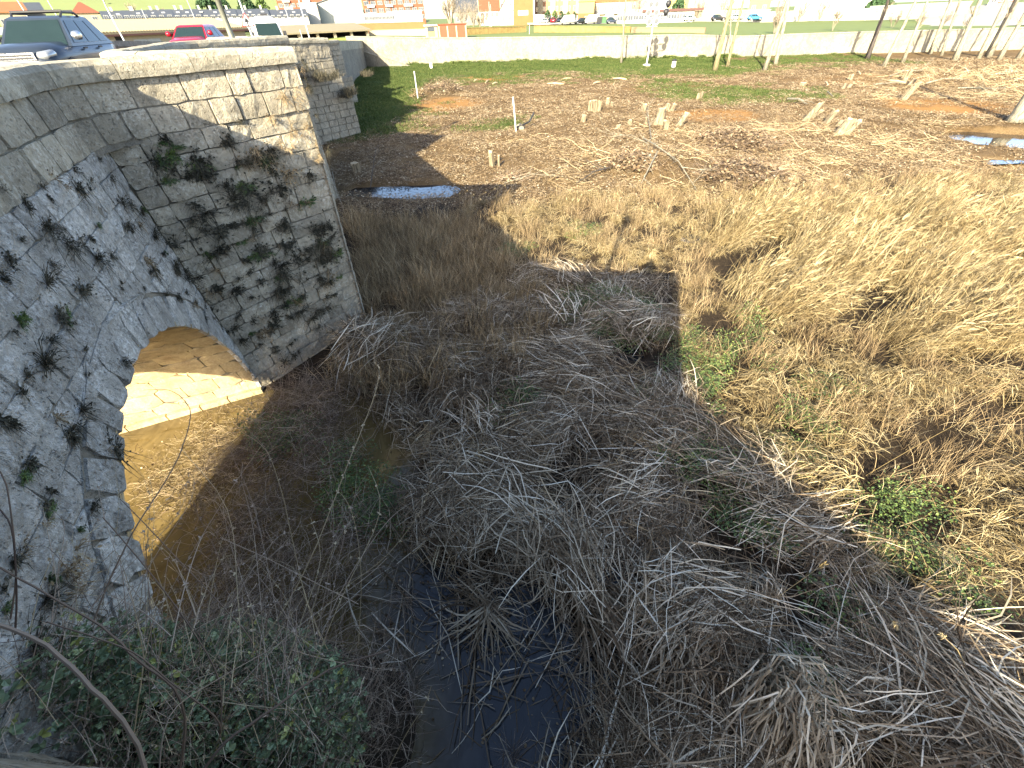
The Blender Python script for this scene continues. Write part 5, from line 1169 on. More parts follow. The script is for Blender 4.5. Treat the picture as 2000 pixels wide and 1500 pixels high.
poplar(1987, 116, 2060, 5.0, 'last poplar of the row, cut off by the right edge', 'bark_pale', 10, group=GPOP)
poplar(1213, 126, 1220, 4.2, 'slender young tree with fine side twigs left of the floodlight mast', 'bark_pale', 26, group=None, lowest=0.12, name='young_tree', spread=0.9, L=0.14)
# big leaning trunk cut by the right edge
b_ = gp(1985, 232, 0.75); hd = at(2035, 150, math.hypot(b_.x, b_.y)); e = empty('leaning_tree', b_, 0, 'thick leaning tree trunk at the right edge beside the pond', 'tree'); mb = MB(); d = (hd - b_); 
mb.tube([Vector((0, 0, -0.2)), d * 0.12, d * 0.5, d, d * 2.2, d * 4], [0.62, 0.46, 0.40, 0.37, 0.3, 0.22], n=12); mb.build('trunk', 'bark_pale', e, True)
# ------------------------------------------------------------------ stumps
def stump(px, py, hpx, wpx, label, lean=0.0, zb=None, twin=0):
    b_ = gp(px, py, 0.6); gzv = float(ground_h(b_.x, b_.y)); b_ = gp(px, py, gzv); D = math.hypot(b_.x, b_.y)
    dep = -( (np.array(b_) - np.array([0, 0, CAMH])) @ np.array(RW))[2]
    r = wpx * 0.5 * dep / FPX * 0.92; h = ztop(px, py - hpx, b_) - gzv
    e = empty('tree_stump', b_, U(0, 6), label, 'tree stump', 'stumps of felled trees'); mb = MB(); n = 13; V = []
    d = Vector((lean * h, 0, h)); d.rotate(Matrix.Rotation(-e.rotation_euler.z, 3, 'Z')); pr = [(1.2, -0.1), (1.02, 0.25), (1.0, 0.7), (0.97, 1.0)]; jj = [U(0.74, 1.22) for _ in range(n)]; sl_t = [U(-0.22, 0.12) + 0.10 * math.sin(j * 0.5 + px) for j in range(n)]
    for k, (rr, f) in enumerate(pr):
        for j in range(n):
            t_ = 6.283 * j / n; V.append(d * f + Vector((math.cos(t_), math.sin(t_), 0)) * r * rr * jj[j] + Vector((0, 0, sl_t[j] * h * 0.6 if k == 3 else 0)))
    mb.add(V, [(i * n + j, i * n + (j + 1) % n, (i + 1) * n + (j + 1) % n, (i + 1) * n + j) for i in range(3) for j in range(n)]); mb.build('bark', 'bark_stump', e)
    c_ = MB(); c_.add([v + Vector((0, 0, 0.004)) for v in V[-n:]], [tuple(range(n))]); c_.build('cut_face', 'wood_cut', e); return e
stump(961, 327, 32, 9, 'taller post like stump of the pair near the bright pool', -0.05); stump(974, 326, 22, 6.5, 'shorter stump of the pair near the bright pool', 0.05)
stump(1152, 217, 20, 8, 'left stump of the clump of three by the branch pile'); stump(1160.5, 219, 24, 9, 'middle stump of the clump of three by the branch pile'); stump(1169, 217, 20, 8, 'right stump of the clump of three by the branch pile')
stump(1186, 205, 14, 7, 'small upright stump behind the clump of three'); stump(1195, 208, 9, 7.5, 'low sawn stump right of the small upright one')
stump(1138, 238, 14, 10, 'single squat stump left of the clump of three', 0.15); stump(1257, 218, 15, 11, 'white topped stump standing alone in the middle', 0.1)
stump(1207, 252, 9, 9, 'low round stump under long twigs, left one', 0.1); stump(1228, 245, 11, 8, 'low stump under long twigs, right one', 0.1)
stump(1287, 243, 32, 16, 'tallest pale stump above the forked branches'); stump(1278, 243, 14, 7, 'small side stump leaning on the tallest one', 0.4)
stump(1300, 254, 20, 12, 'rounded stump at the foot of the tallest one', -0.2); stump(1324, 247, 26, 12, 'stump leaning right with a sawn white top', 0.55)
stump(1312, 217, 14, 9, 'sunlit end of the double stump behind the tallest one', 0.3); stump(1302, 216, 14, 9, 'brown half of the double stump behind the tallest one'); stump(1320, 257, 7, 7, 'little stub under the leaning stump', 0.4); stump(1262, 240, 10, 7, 'little pale stub left of the tallest stump')
stump(1362, 194, 12, 6, 'left half of the small split stump by the chips'); stump(1369, 193, 14, 6.5, 'right half of the small split stump by the chips')
stump(1572, 236, 36, 12, 'stump leaning far right beside fallen branches', 0.6); stump(1581, 233, 18, 7, 'thin lying stub right of the far leaning stump', 1.2)
stump(1612, 243, 28, 13, 'broken stump between the leaning stump and the wide pair', 0.45); stump(1637, 263, 32, 17, 'wide stump, left half of the big pair', 0.5); stump(1652, 262, 26, 13, 'wide stump, right half of the big pair', 0.6); stump(1636, 246, 12, 12, 'dark notch stump behind the big pair', 0.4)
stump(1765, 152, 15, 6, 'left upright of the far stump clump'); stump(1773, 151, 17, 6, 'right upright of the far stump clump'); stump(1763, 162, 9, 8, 'low front stump of the far clump', 0.4); stump(1776, 166, 12, 9, 'sawn block of the far clump', 0.5); stump(1763, 196, 34, 11, 'long pale stump leaning right like a post before the far clump', 0.45)
stump(1660, 154, 8, 10, 'flat pale stump far right of the lane'); stump(1646, 173, 10, 8, 'left of two small far stumps', 0.3); stump(1657, 171, 7, 8, 'right of two small far stumps', 0.3); stump(1566, 168, 7, 10, 'half buried far stump', 0.2); stump(1625, 165, 6, 6, 'tiny far stump among leaves', 0.2)
stump(700, 343, 26, 18, 'old dark stump in the shade behind the pier')
# branches lying about
def branch(label, pts, r, m='bark_pale', fork=5, z=0.15, name='fallen_branch'):
    P = [gp(px, py, 0.5) for px, py in pts]; P = [Vector((p.x, p.y, float(ground_h(p.x, p.y)) + z + dz)) for p, dz in zip(P, [0.05 + 0.25 * math.sin(3.14 * i / max(1, len(P) - 1)) for i in range(len(P))])]
    e = empty(name, P[0], 0, label, 'branch'); o0 = P[0].copy(); mb = MB(); P = [p - o0 for p in P]; mb.tube(P, [r * (1 - 0.6 * i / (len(P) - 1)) for i in range(len(P))], n=6); mb.build('branch_stem', m, e); t_ = MB()
    for _ in range(fork):
        i = random.randint(0, len(P) - 2); p = P[i].lerp(P[i + 1], random.random()); d = (P[i + 1] - P[i]).normalized(); limb(t_, p, (d + Vector((U(-1, 1), U(-1, 1), U(0, 0.7)))).normalized(), U(0.6, 1.6), r * 0.5, 1, 0.5, 4, 3, 0.05, 0.006)
    if fork: t_.build('twigs', m, e)['kind'] = 'stuff'
    return e
branch('long pale forked branch running down right from the branch pile', [(1255, 275), (1275, 305), (1320, 335), (1362, 372)], 0.05, fork=8)
branch('pale branch crossing the pile to the lower left', [(1280, 315), (1268, 335), (1254, 352)], 0.06, fork=3)
branch('bent thin branch reaching left from the branch pile', [(1265, 290), (1230, 275), (1190, 273)], 0.03, fork=6)
branch('upright forked twigs at the top of the branch pile', [(1268, 290), (1262, 255), (1258, 230)], 0.03, fork=8, z=0.5)
branch('curved grey branch lying left of the pile', [(1195, 325), (1160, 340), (1125, 352)], 0.05, 'bark_dark', 4)
branch('fallen pole right of the far leaning stump', [(1535, 203), (1555, 208), (1572, 212)], 0.10, fork=2); branch('short stick in front of the lane', [(1612, 190), (1622, 200)], 0.06, fork=0)
branch('thin fallen branch below the white stake and plumes', [(985, 352), (1040, 345), (1090, 340)], 0.025, fork=4); branch('grey stick beside the pool in the shade', [(722, 360), (735, 330), (738, 305)], 0.02, 'bark_dark', 4, z=0.5)
branch('long dead stick leaning in the shade against the pier', [(652, 345), (660, 380), (675, 420)], 0.025, fork=1, z=0.5)
for k in range(7):
    px, py = U(1700, 1990), U(150, 182); branch('dead branch strewn on the ground before the poplars at right', [(px, py), (px + U(20, 50), py + U(-6, 8)), (px + U(50, 90), py + U(-8, 10))], 0.06, fork=4)['group'] = 'dead branches before the poplars'
for k in range(12):
    px, py = random.choice(((U(900, 1150), U(140, 165)), (U(1150, 1350), U(150, 175)), (U(1480, 1760), U(140, 165)))); b_ = gp(px, py, 1.1); mb = MB(); a = U(0, 3.14); d = Vector((math.cos(a), math.sin(a), 0.05)) * U(0.4, 1.1)
    mb.tube([b_ - d + Vector((0, 0, 0.06)), b_ + Vector((0, 0, 0.12)), b_ + d + Vector((0, 0, 0.05))], [0.07, 0.09, 0.05], n=5); o = mb.build('wood_chunk', 'wood_cut'); tag(o, 'pale split piece of wood lying on the brown meadow', 'wood', 'split wood lying on the meadow')
# ------------------------------------------------------------------ stakes, markers, floodlight mast
mat('white_paint', (0.42, 0.41, 0.38), 0.5); mat('galvanised', (0.46, 0.47, 0.46), 0.5, 0.5); mat('black_plastic', (0.02, 0.02, 0.022), 0.5); mat('lamp_glass', (0.16, 0.17, 0.18), 0.12, 0.3); mat('concrete', (0.48, 0.45, 0.38), 0.9); mat('green_pipe', (0.05, 0.10, 0.06), 0.5)
def stake(label, bx, by, tx, ty, r):
    b_ = gp(bx, by, 0.7); b_.z = float(ground_h(b_.x, b_.y)); b_ = gp(bx, by, b_.z); h = at(tx, ty, math.hypot(b_.x, b_.y)) - b_; mb = MB(); mb.tube([Vector((0, 0, -0.1)), h * 0.5, h, h + Vector((0, 0, r * 0.6))], [r, r, r, r * 0.4], n=8); return tag(mb.build('white_stake', 'white_paint', None, False, b_), label, 'stake')
stake('thin white stake standing beside the stones in the middle of the meadow', 1008, 258, 1002, 190, 0.065); stake('thin white stake before the brush heap near the bridge', 816, 190, 809, 140, 0.07)
b_ = gp(1016, 247, 0.8); b_.z = float(ground_h(b_.x, b_.y))
mb = MB(); 
for (x_, y_, s_, m_) in ((0.0, 0.35, 0.32, 0), (0.1, -0.3, 0.27, 0)):
    mb.lathe([(s_ * 0.7, 0), (s_, s_ * 0.4), (s_ * 0.8, s_ * 0.9), (s_ * 0.3, s_ * 1.15)], (x_, y_, 0), 8)
tag(mb.build('rough_stones', 'quay_stone', None, False, b_), 'two rough pale stones beside the white stake', 'stones')
mb = MB(); mb.tube([b_ + Vector((-0.4, -0.4, 0.2)), b_ + Vector((0.3, 0, 0.35)), b_ + Vector((0.8, 0.5, 0.45)), b_ + Vector((1.2, 0.9, 1.0))], 0.07, n=6); tag(mb.build('black_hose', 'black_plastic'), 'bent black hose between the stones by the white stake', 'hose')
b_ = gp(1314, 136, 1.2); s_ = 0.088; e = empty('marker_post', b_, 0, 'small white marker box with a black cap on the grass right of the mast', 'marker'); mb = MB(); mb.tube([(0, 0, -0.1), (0, 0, 0.25)], 0.08, n=8); mb.build('foot', 'galvanised', e); mb = MB(); mb.lathe([(0.24, 0.25), (0.30, 0.3), (0.30, 0.95), (0.22, 0.98)], n=10); mb.build('box', 'white_paint', e); mb = MB(); mb.lathe([(0.31, 0.96), (0.31, 1.1), (0.2, 1.16)], n=10); mb.build('cap', 'black_plastic', e)
b_ = gp(843, 137, 1.2); mb = MB(); mb.box((-0.22, -0.12, 0), (0.22, 0.12, 0.85)); mb.prism([(-0.24, -0.14), (0.24, -0.14), (0.24, 0.14), (-0.24, 0.14)], 0.853, 0.95); tag(mb.build('marker_stone', 'white_paint', None, False, b_), 'white marker stone on the grass where the ramp wall ends', 'marker')
b_ = gp(1262.5, 128, 1.2); D = math.hypot(b_.x, b_.y); hd = at(1279, 2, D); e = empty('floodlight_mast', b_, 0, 'white floodlight mast with eight round lamps before the quay wall', 'lamp'); d = hd - b_; d = Vector((0, 0, d.z)) + Vector((d.x * 0.0, d.y * 0.0, 0))
H_ = d.z; mb = MB(); mb.lathe([(0.62, -0.1), (0.62, 0.12), (0.5, 0.18)], n=10); mb.build('concrete_foot', 'concrete', e); mb = MB(); mb.tube([(0, 0, 0.1), (0, 0, H_ * 0.5), (0, 0, H_ + 0.2)], [0.13, 0.10, 0.07], n=8); mb.build('mast', 'white_paint', e)
def zz(py): return ztop(1268, py, b_) - b_.z
for (row, xs_) in ((9, (-0.85, 0.0, 1.75)), (25, (-1.05, 0.15, 1.6)), (42, (-0.75, 0.35))):
    z = zz(row); mb = MB(); mb.tube([(xs_[0] - 0.3, -0.12, z - 0.55), (xs_[-1] + 0.3, -0.12, z - 0.55)], 0.05, n=5); mb.build('crossbar', 'galvanised', e)
    for j, x_ in enumerate(xs_):
        side = j == 2
        ax = Vector((0.0, -1, -0.25)).normalized() if not side else Vector((0.75, 0.5, -0.3)).normalized(); q = ax.to_track_quat('Z', 'Y').to_matrix(); c_ = Vector((x_, -0.25, z))
        for nm, pr, m_ in (('lamp_housing', [(0.12, -0.45), (0.30, -0.32), (0.40, -0.05), (0.43, 0.05), (0.36, 0.05), (0.33, 0.0)], 'white_paint' if not side else 'black_plastic'), ('lamp_lens', [(0.01, -0.02), (0.30, 0.0), (0.30, 0.02), (0.01, 0.03)], 'lamp_glass')):
            mb = MB(); mb.lathe(pr, n=12); mb.V = [tuple(c_ + q @ Vector(v)) for v in mb.V]; mb.build(nm, m_, e)
        mb = MB(); mb.tube([c_ + Vector((0, 0.1, -0.1)), Vector((x_, -0.12, z - 0.55))], 0.04, n=5); mb.build('bracket', 'galvanised', e)
# iron pipe joint in the wing wall
# ------------------------------------------------------------------ the town beyond
mat('brick_red', (0.156, 0.054, 0.029), 0.9, noise=1.0); mat('brick_orange', (0.218, 0.083, 0.033), 0.9, noise=0.6); mat('stucco_white', (0.322, 0.313, 0.287), 0.85); mat('stucco_cream', (0.270, 0.231, 0.156), 0.85); mat('stucco_yellow', (0.287, 0.218, 0.078), 0.85)
mat('stucco_pink', (0.226, 0.131, 0.078), 0.85); mat('slate', (0.051, 0.056, 0.063), 0.6, noise=1.5); mat('tile_red', (0.148, 0.052, 0.026), 0.85, noise=1.2); mat('tile_beige', (0.174, 0.148, 0.091), 0.9, noise=1.6); mat('tile_dark', (0.07, 0.035, 0.03), 0.8)
mat('window_glass', (0.05, 0.06, 0.075), 0.08, 0.0, 0.6); mat('window_white', (0.313, 0.309, 0.296), 0.6); mat('metal_grey', (0.28, 0.29, 0.27), 0.5, 0.3); mat('metal_pale', (0.261, 0.274, 0.252), 0.6); mat('dark_void', (0.018, 0.017, 0.016), 0.9); mat('stucco_grey', (0.143, 0.135, 0.118), 0.9)
def frame_of(px0, px1, yb, d, d1=None):
    a = at(px0, yb, d); b_ = at(px1, yb, d1 or d); z = min(a.z, b_.z) if abs(a.z - b_.z) < 2 else (a.z + b_.z) / 2
    a.z = b_.z = z; L = (b_ - a).length; x = (b_ - a) / L; rz = math.atan2(x.y, x.x); return a, L, rz
WINS = {}
def win_mesh(w_, h_, m='window_glass', fr='window_white'):
    k = (round(w_, 2), round(h_, 2), m, fr)
    if k not in WINS:
        mb = MB(); f_ = 0.09
        for (x0, x1, z0, z1) in ((0, w_, 0, f_), (0, w_, h_ - f_, h_), (0, f_, f_, h_ - f_), (w_ - f_, w_, f_, h_ - f_), (w_ / 2 - 0.03, w_ / 2 + 0.03, f_, h_ - f_)): mb.box((x0, -0.06, z0), (x1, 0.06, z1))
        a = mb.me('window', fr); mb = MB(); mb.box((f_, -0.02, f_), (w_ - f_, 0.02, h_ - f_)); WINS[k] = (a, mb.me('pane', m))
    return WINS[k]
def add_win(e, x, z, w_, h_, m='window_glass', fr='window_white', y=-0.03):
    a, b_ = win_mesh(w_, h_, m, fr); o = link('window', a, e, (x, y, z)); link('pane', b_, o)
def bldg(name, label, px0, px1, yb, d, h, depth, wm, cols=0, rows=0, ww_=1.2, wh=1.3, z0=1.0, floor=3.0, roof=None, rm='tile_red', rh=2.5, cat='building', base=None, d1=None, sink=1.5, balcony=None, group=None, eave=0.35, wfr='window_white', wgl='window_glass'):
    a, L, rz = frame_of(px0, px1, yb, d, d1); e = empty(name, a, rz, label, cat, group)
    mb = MB(); mb.box((0, 0, -sink), (L, depth, h))
    if roof == 'gable_side': mb.add([(0, 0, h), (0, depth, h), (0, depth / 2, h + rh), (L, 0, h), (L, depth, h), (L, depth / 2, h + rh)], [(0, 2, 1), (3, 4, 5)])
    if roof == 'gable_front': mb.add([(0, 0.0, h), (L, 0.0, h), (L / 2, 0.0, h + rh), (0, depth, h), (L, depth, h), (L / 2, depth, h + rh)], [(0, 1, 2), (3, 5, 4)])
    mb.build('wall', wm, e)
    if base: mb = MB(); mb.box((-0.04, -0.06, -sink), (L + 0.04, 0.0, base[0])); mb.build('plinth', base[1], e)
    t_ = 0.18; ev = eave
    if roof == 'gable_side':
        for sgn, nm in ((0, 'roof'), (1, 'roof')):
            y0, y1 = (-ev, depth / 2) if sgn == 0 else (depth + ev, depth / 2); zl = h - ev * rh / (depth / 2)
            mb = MB(); mb.add([(-ev, y0, zl + 0.02), (L + ev, y0, zl + 0.02), (L + ev, y1, h + rh + 0.02), (-ev, y1, h + rh + 0.02), (-ev, y0, zl + t_), (L + ev, y0, zl + t_), (L + ev, y1, h + rh + t_), (-ev, y1, h + rh + t_)], [(3, 2, 1, 0), (4, 5, 6, 7), (0, 1, 5, 4), (1, 2, 6, 5), (3, 0, 4, 7)]); mb.build(nm, rm, e)
    elif roof == 'gable_front':
        for sgn in (-1, 1):
            x0 = -ev if sgn < 0 else L + ev; zl = h - ev * rh / (L / 2); x1 = L / 2
            mb = MB(); mb.add([(x0, -ev, zl + 0.02), (x0, depth + ev, zl + 0.02), (x1, depth + ev, h + rh + 0.02), (x1, -ev, h + rh + 0.02), (x0, -ev, zl + t_), (x0, depth + ev, zl + t_), (x1, depth + ev, h + rh + t_), (x1, -ev, h + rh + t_)], [(0, 1, 2, 3), (7, 6, 5, 4), (0, 4, 5, 1), (0, 3, 7, 4)]); mb.build('roof', rm, e)
    elif roof == 'hip':
        mb = MB(); c_ = min(L, depth) * 0.45; mb.add([(-ev, -ev, h + 0.01), (L + ev, -ev, h + 0.01), (L + ev, depth + ev, h + 0.01), (-ev, depth + ev, h + 0.01), (c_, depth / 2, h + rh), (L - c_, depth / 2, h + rh)], [(0, 1, 5, 4), (1, 2, 5), (2, 3, 4, 5), (3, 0, 4), (3, 2, 1, 0)]); mb.build('roof', rm, e)
    elif roof == 'flat': mb = MB(); mb.box((-0.2, -0.2, h + 0.003), (L + 0.2, depth + 0.2, h + 0.3)); mb.build('roof', rm, e)
    if cols:
        st = L / cols
        for r in range(rows):
            for c_ in range(cols): add_win(e, st * (c_ + 0.5) - ww_ / 2, z0 + r * floor, ww_, wh, wgl, wfr)
    if balcony:
        for (x0, x1) in balcony:
            for r in range(rows):
                mb = MB(); mb.box((x0, -1.0, z0 + r * floor - 0.95), (x1, 0.0, z0 + r * floor - 0.8)); mb.box((x0, -1.0, z0 + r * floor - 0.8), (x1, -0.92, z0 + r * floor + 0.15)); mb.build('balcony', 'window_white', e)
    return e
# apartment blocks behind
E1 = bldg('apartment_block', 'long red brick apartment block with white balconies behind the pale warehouse', 553, 712, 44, 340, 24, 12, 'brick_red', 14, 6, 2.2, 1.6, 1.6, 3.0, 'flat', 'tile_red', balcony=[(3, 7), (14, 18), (25, 29), (36, 40)])
E2 = bldg('apartment_block', 'red brick apartment block with white bands right of the pale warehouse', 716, 832, 42, 310, 24, 12, 'brick_red', 9, 6, 2.6, 1.6, 1.4, 3.0, 'flat', 'tile_red', balcony=[(2, 6), (12, 16), (22, 27)])
bldg('apartment_block', 'tall pale flats far behind the leafless trees', 905, 1000, 30, 360, 22, 12, 'stucco_cream', 12, 6, 1.5, 1.6, 1.2, 3.0, 'flat', 'tile_red')
# warehouse
bldg('warehouse', 'white boxy front building at the left end of the warehouse', 598, 628, 47.5, 236, 6.3, 12, 'stucco_white', cat='warehouse', roof='flat', rm='stucco_white')
a, L, rz = frame_of(628, 714, 45, 243); e = empty('warehouse', a, rz, 'pale greenish warehouse with a sloping roof line and tall side wall', 'warehouse'); mb = MB(); mb.prism([(0, -1.5), (L, -1.5), (L, 10.5), (0, 6.4)], 0, 16, lambda v: (v[0], v[2], v[1])); mb.build('wall', 'metal_pale', e)
mb = MB(); mb.add([(-0.3, -0.4, 6.45), (L + 0.3, -0.4, 10.58), (L + 0.3, 16.3, 10.58), (-0.3, 16.3, 6.45), (-0.3, -0.4, 6.75), (L + 0.3, -0.4, 10.88), (L + 0.3, 16.3, 10.88), (-0.3, 16.3, 6.75)], [(3, 2, 1, 0), (4, 5, 6, 7), (0, 1, 5, 4), (1, 2, 6, 5), (2, 3, 7, 6), (3, 0, 4, 7)]); mb.build('roof', 'slate', e)
mb = MB(); mb.box((L * 0.33, -0.15, -1), (L * 0.35, 0.0, 5.2)); mb.build('downpipe', 'metal_grey', e); mb = MB(); mb.box((L * 0.55, -0.08, 1.5), (L * 0.68, 0.0, 4.5)); mb.build('door', 'stucco_white', e)
bldg('office_building', 'low white glazed building right of the warehouse', 714, 772, 42, 238, 2.5, 10, 'stucco_white', 7, 1, 2.4, 1.2, 0.7, 3, 'flat', 'metal_pale')
bldg('office_building', 'white gabled workshop with a large grey door behind the ochre wall', 772, 826, 41, 236, 3.2, 10, 'stucco_white', 2, 1, 3.6, 2.0, 0.6, 3, 'flat', 'stucco_white', wgl='metal_grey')
# slate roofed row
for k, (p0, p1, yb, hh, lb) in enumerate(((207, 247, 45.5, 2.4, 'first'), (248, 296, 45, 2.6, 'second'), (298, 345, 44.5, 2.8, 'third'), (345, 400, 44, 2.9, 'fourth'), (400, 468, 43, 2.9, 'fifth'), (468, 530, 42, 2.9, 'sixth'), (530, 604, 42, 2.9, 'seventh'))):
    e = bldg('row_house', 'slate roofed low house, %s from the left in the row under the hill' % lb, p0, p1, yb, 225, hh - 1.3, 15, 'stucco_white', max(2, int((p1 - p0) / 12)), 1, 1.3, 1.1, 1.0, 3, 'gable_side', 'slate', 2.0, group='slate roofed row under the hill', eave=0.25)
    for c_ in range(2): x_ = 3 + 5.5 * c_; mb = MB(); mb.box((x_, 7.0, hh), (x_ + 0.7, 7.8, hh + 1.7)); mb.box((x_ - 0.08, 6.9, hh + 1.703), (x_ + 0.78, 7.9, hh + 1.85)); mb.build('chimney', 'stucco_white', e)
    for c_ in range(2): mb = MB(); x_ = 4 + 4.5 * c_; zr = hh - 1.3 + 2.0 * (3.6 / 7.5) + 0.16; mb.add([(x_, 3.6, zr - 0.0), (x_ + 1.1, 3.6, zr), (x_ + 1.1, 4.6, zr + 0.27), (x_, 4.6, zr + 0.27), (x_, 3.6, zr + 0.10), (x_ + 1.1, 3.6, zr + 0.10), (x_ + 1.1, 4.6, zr + 0.37), (x_, 4.6, zr + 0.37)], [(4, 5, 6, 7), (0, 1, 5, 4), (1, 2, 6, 5), (2, 3, 7, 6), (3, 0, 4, 7)]); mb.build('skylight', 'window_white', e)
bldg('house', 'terracotta roofed house at the left behind the car roof', 8, 75, 58, 190, 3.4, 12, 'stucco_cream', 3, 1, 1.2, 1.2, 1.0, 3, 'gable_side', 'brick_orange', 2.0)
bldg('house', 'grey shed roofed house between the car and the slate roofs', 66, 105, 54, 200, 3.4, 12, 'stucco_grey', 2, 1, 1.2, 1.2, 1.0, 3, 'gable_side', 'slate', 1.8)
bldg('house', 'small house with a brown hipped roof at the left of the slate row', 155, 206, 50, 190, 2.6, 11, 'stucco_cream', 2, 1, 1.2, 1.2, 0.8, 3, 'hip', 'tile_red', 2.4)
# long low building with the beige tile roof
a, L, rz = frame_of(150, 486, 84, 92, 104); e = empty('low_building', a, rz, 'long low white building with a beige tiled roof and grey double gate', 'building')
zr0 = ztop(300, 63, at(300, 84, 97)) - a.z; zr1 = zr0 + 1.35; dp = 9
mb = MB(); mb.box((0, 0, -3), (L, dp, zr0 - 0.1)); mb.build('wall', 'stucco_cream', e); mb = MB(); mb.add([(-0.4, -0.6, zr0 - 0.05), (L + 0.4, -0.6, zr0 - 0.05), (L + 0.4, dp, zr1), (-0.4, dp, zr1), (-0.4, -0.6, zr0 + 0.15), (L + 0.4, -0.6, zr0 + 0.15), (L + 0.4, dp, zr1 + 0.2), (-0.4, dp, zr1 + 0.2)], [(3, 2, 1, 0), (4, 5, 6, 7), (0, 1, 5, 4), (1, 2, 6, 5), (2, 3, 7, 6), (3, 0, 4, 7)])
mb.build('roof', 'tile_beige', e); tb = MB(); n_ = 64
for k in range(n_): x_ = -0.3 + (L + 0.6) * (k + 0.5) / n_; tb.tube([(x_, -0.62, zr0 + 0.16), (x_, dp, zr1 + 0.21)], 0.13, n=5)
o = tb.build('roof_tiles', 'tile_beige', e); o['kind'] = 'stuff'
mb = MB(); mb.box((-0.4, -0.66, zr0 - 0.28), (L + 0.4, -0.5, zr0 - 0.06)); mb.build('eaves_strip', 'tile_dark', e)  # dark strip along the eaves line
for fx in (0.28, 0.355): mb = MB(); mb.box((L * fx, -0.06, -1.2), (L * (fx + 0.072), 0.02, zr0 - 0.7)); mb.build('gate_leaf', 'metal_grey', e)
for fx in (0.19, 0.50, 0.60, 0.78): mb = MB(); mb.box((L * fx, -0.05, zr0 * 0.45), (L * fx + 0.9, 0.02, zr0 * 0.45 + 0.8)); mb.build('window', 'dark_void', e)
# open shed on columns
a, L, rz = frame_of(548, 724, 86, 101, 108); e = empty('open_shed', a, rz, 'open shed on pale posts with a grey tiled lean-to roof', 'shed'); hh = ztop(640, 64, at(640, 86, 105)) - a.z
mb = MB(); mb.add([(-0.5, -0.7, hh), (L + 0.5, -0.7, hh), (L + 0.5, 6, hh + 1.0), (-0.5, 6, hh + 1.0), (-0.5, -0.7, hh + 0.22), (L + 0.5, -0.7, hh + 0.22), (L + 0.5, 6, hh + 1.25), (-0.5, 6, hh + 1.25)], [(3, 2, 1, 0), (4, 5, 6, 7), (0, 1, 5, 4), (1, 2, 6, 5), (2, 3, 7, 6), (3, 0, 4, 7)]); mb.build('roof', 'tile_beige', e)
mb = MB(); mb.box((0, 5.4, -1.5), (L, 5.7, hh + 0.9)); mb.build('back_wall', 'dark_void', e); mb = MB(); mb.box((L - 0.1, 0.4, -1.5), (L + 0.1, 5.7, hh + 0.2)); mb.build('end_wall', 'dark_void', e)  # near-black walls: the shade inside the shed is put into their colour
for k in range(6): x_ = 0.3 + (L - 0.6) * k / 5; mb = MB(); mb.box((x_ - 0.22, -0.3, -1.8), (x_ + 0.22, 0.14, hh - 0.02)); mb.build('post', 'stucco_cream', e)
mb = MB()
for q in (((L * .52, -0.8, -.8), (L * .52, -0.8, 1.0)), ((L * .61, -0.8, -.8), (L * .61, -0.8, 1.0)), ((L * .52, -0.8, .6), (L * .61, -0.8, .6)), ((L * .52, -0.8, 0.0), (L * .61, -0.8, 0.0))): mb.tube([Vector(q[0]), Vector(q[1])], 0.06, n=5)
o = mb.build('metal_frame', 'white_paint', None, False, a); o.rotation_euler = (0, 0, rz); tag(o, 'small white metal frame standing between the shed posts', 'rack')
# walls on the bank
def bank_wall(label, px0, yb0, yt0, d0, px1, yb1, yt1, d1, m, cat='wall', thick=0.35, name='garden_wall', cap=None, n=1, group=None):
    pts = []
    for k in range(n + 1):
        f = k / n; p = at(px0 + (px1 - px0) * f, yb0 + (yb1 - yb0) * f, d0 + (d1 - d0) * f); pts.append((p, ztop(px0 + (px1 - px0) * f, yt0 + (yt1 - yt0) * f, p)))
    zb = min(p.z for p, _ in pts) - 0.8
    return up_wall(name, label, pts, zb, m, thick, cat, 0.12)
bank_wall('long ochre wall with a brick coloured top behind the shed', 540, 62, 50, 132, 832, 58, 42, 128, 'brick_orange', n=3)
bank_wall('pale low wall between the shed and the brick hut', 722, 70, 59, 112, 835, 70, 56, 110, 'stucco_cream', n=2)
bank_wall('yellow ochre garden wall right of the brick hut', 905, 70, 54, 112, 1028, 65, 51, 125, 'ochre_wall', n=3)
bank_wall('weathered ochre wall along the bank in front of the parked cars', 1043, 64, 50, 122, 1230, 66, 52, 110, 'ochre_wall', n=4)
bank_wall('low end of the ochre wall sinking into the grass with a brick patch', 1232, 66, 53, 109, 1375, 67, 54, 104, 'stucco_pink', n=3)
bank_wall('white garden wall in front of the brick flats', 1042, 46, 28, 214, 1136, 46, 31, 212, 'stucco_white')
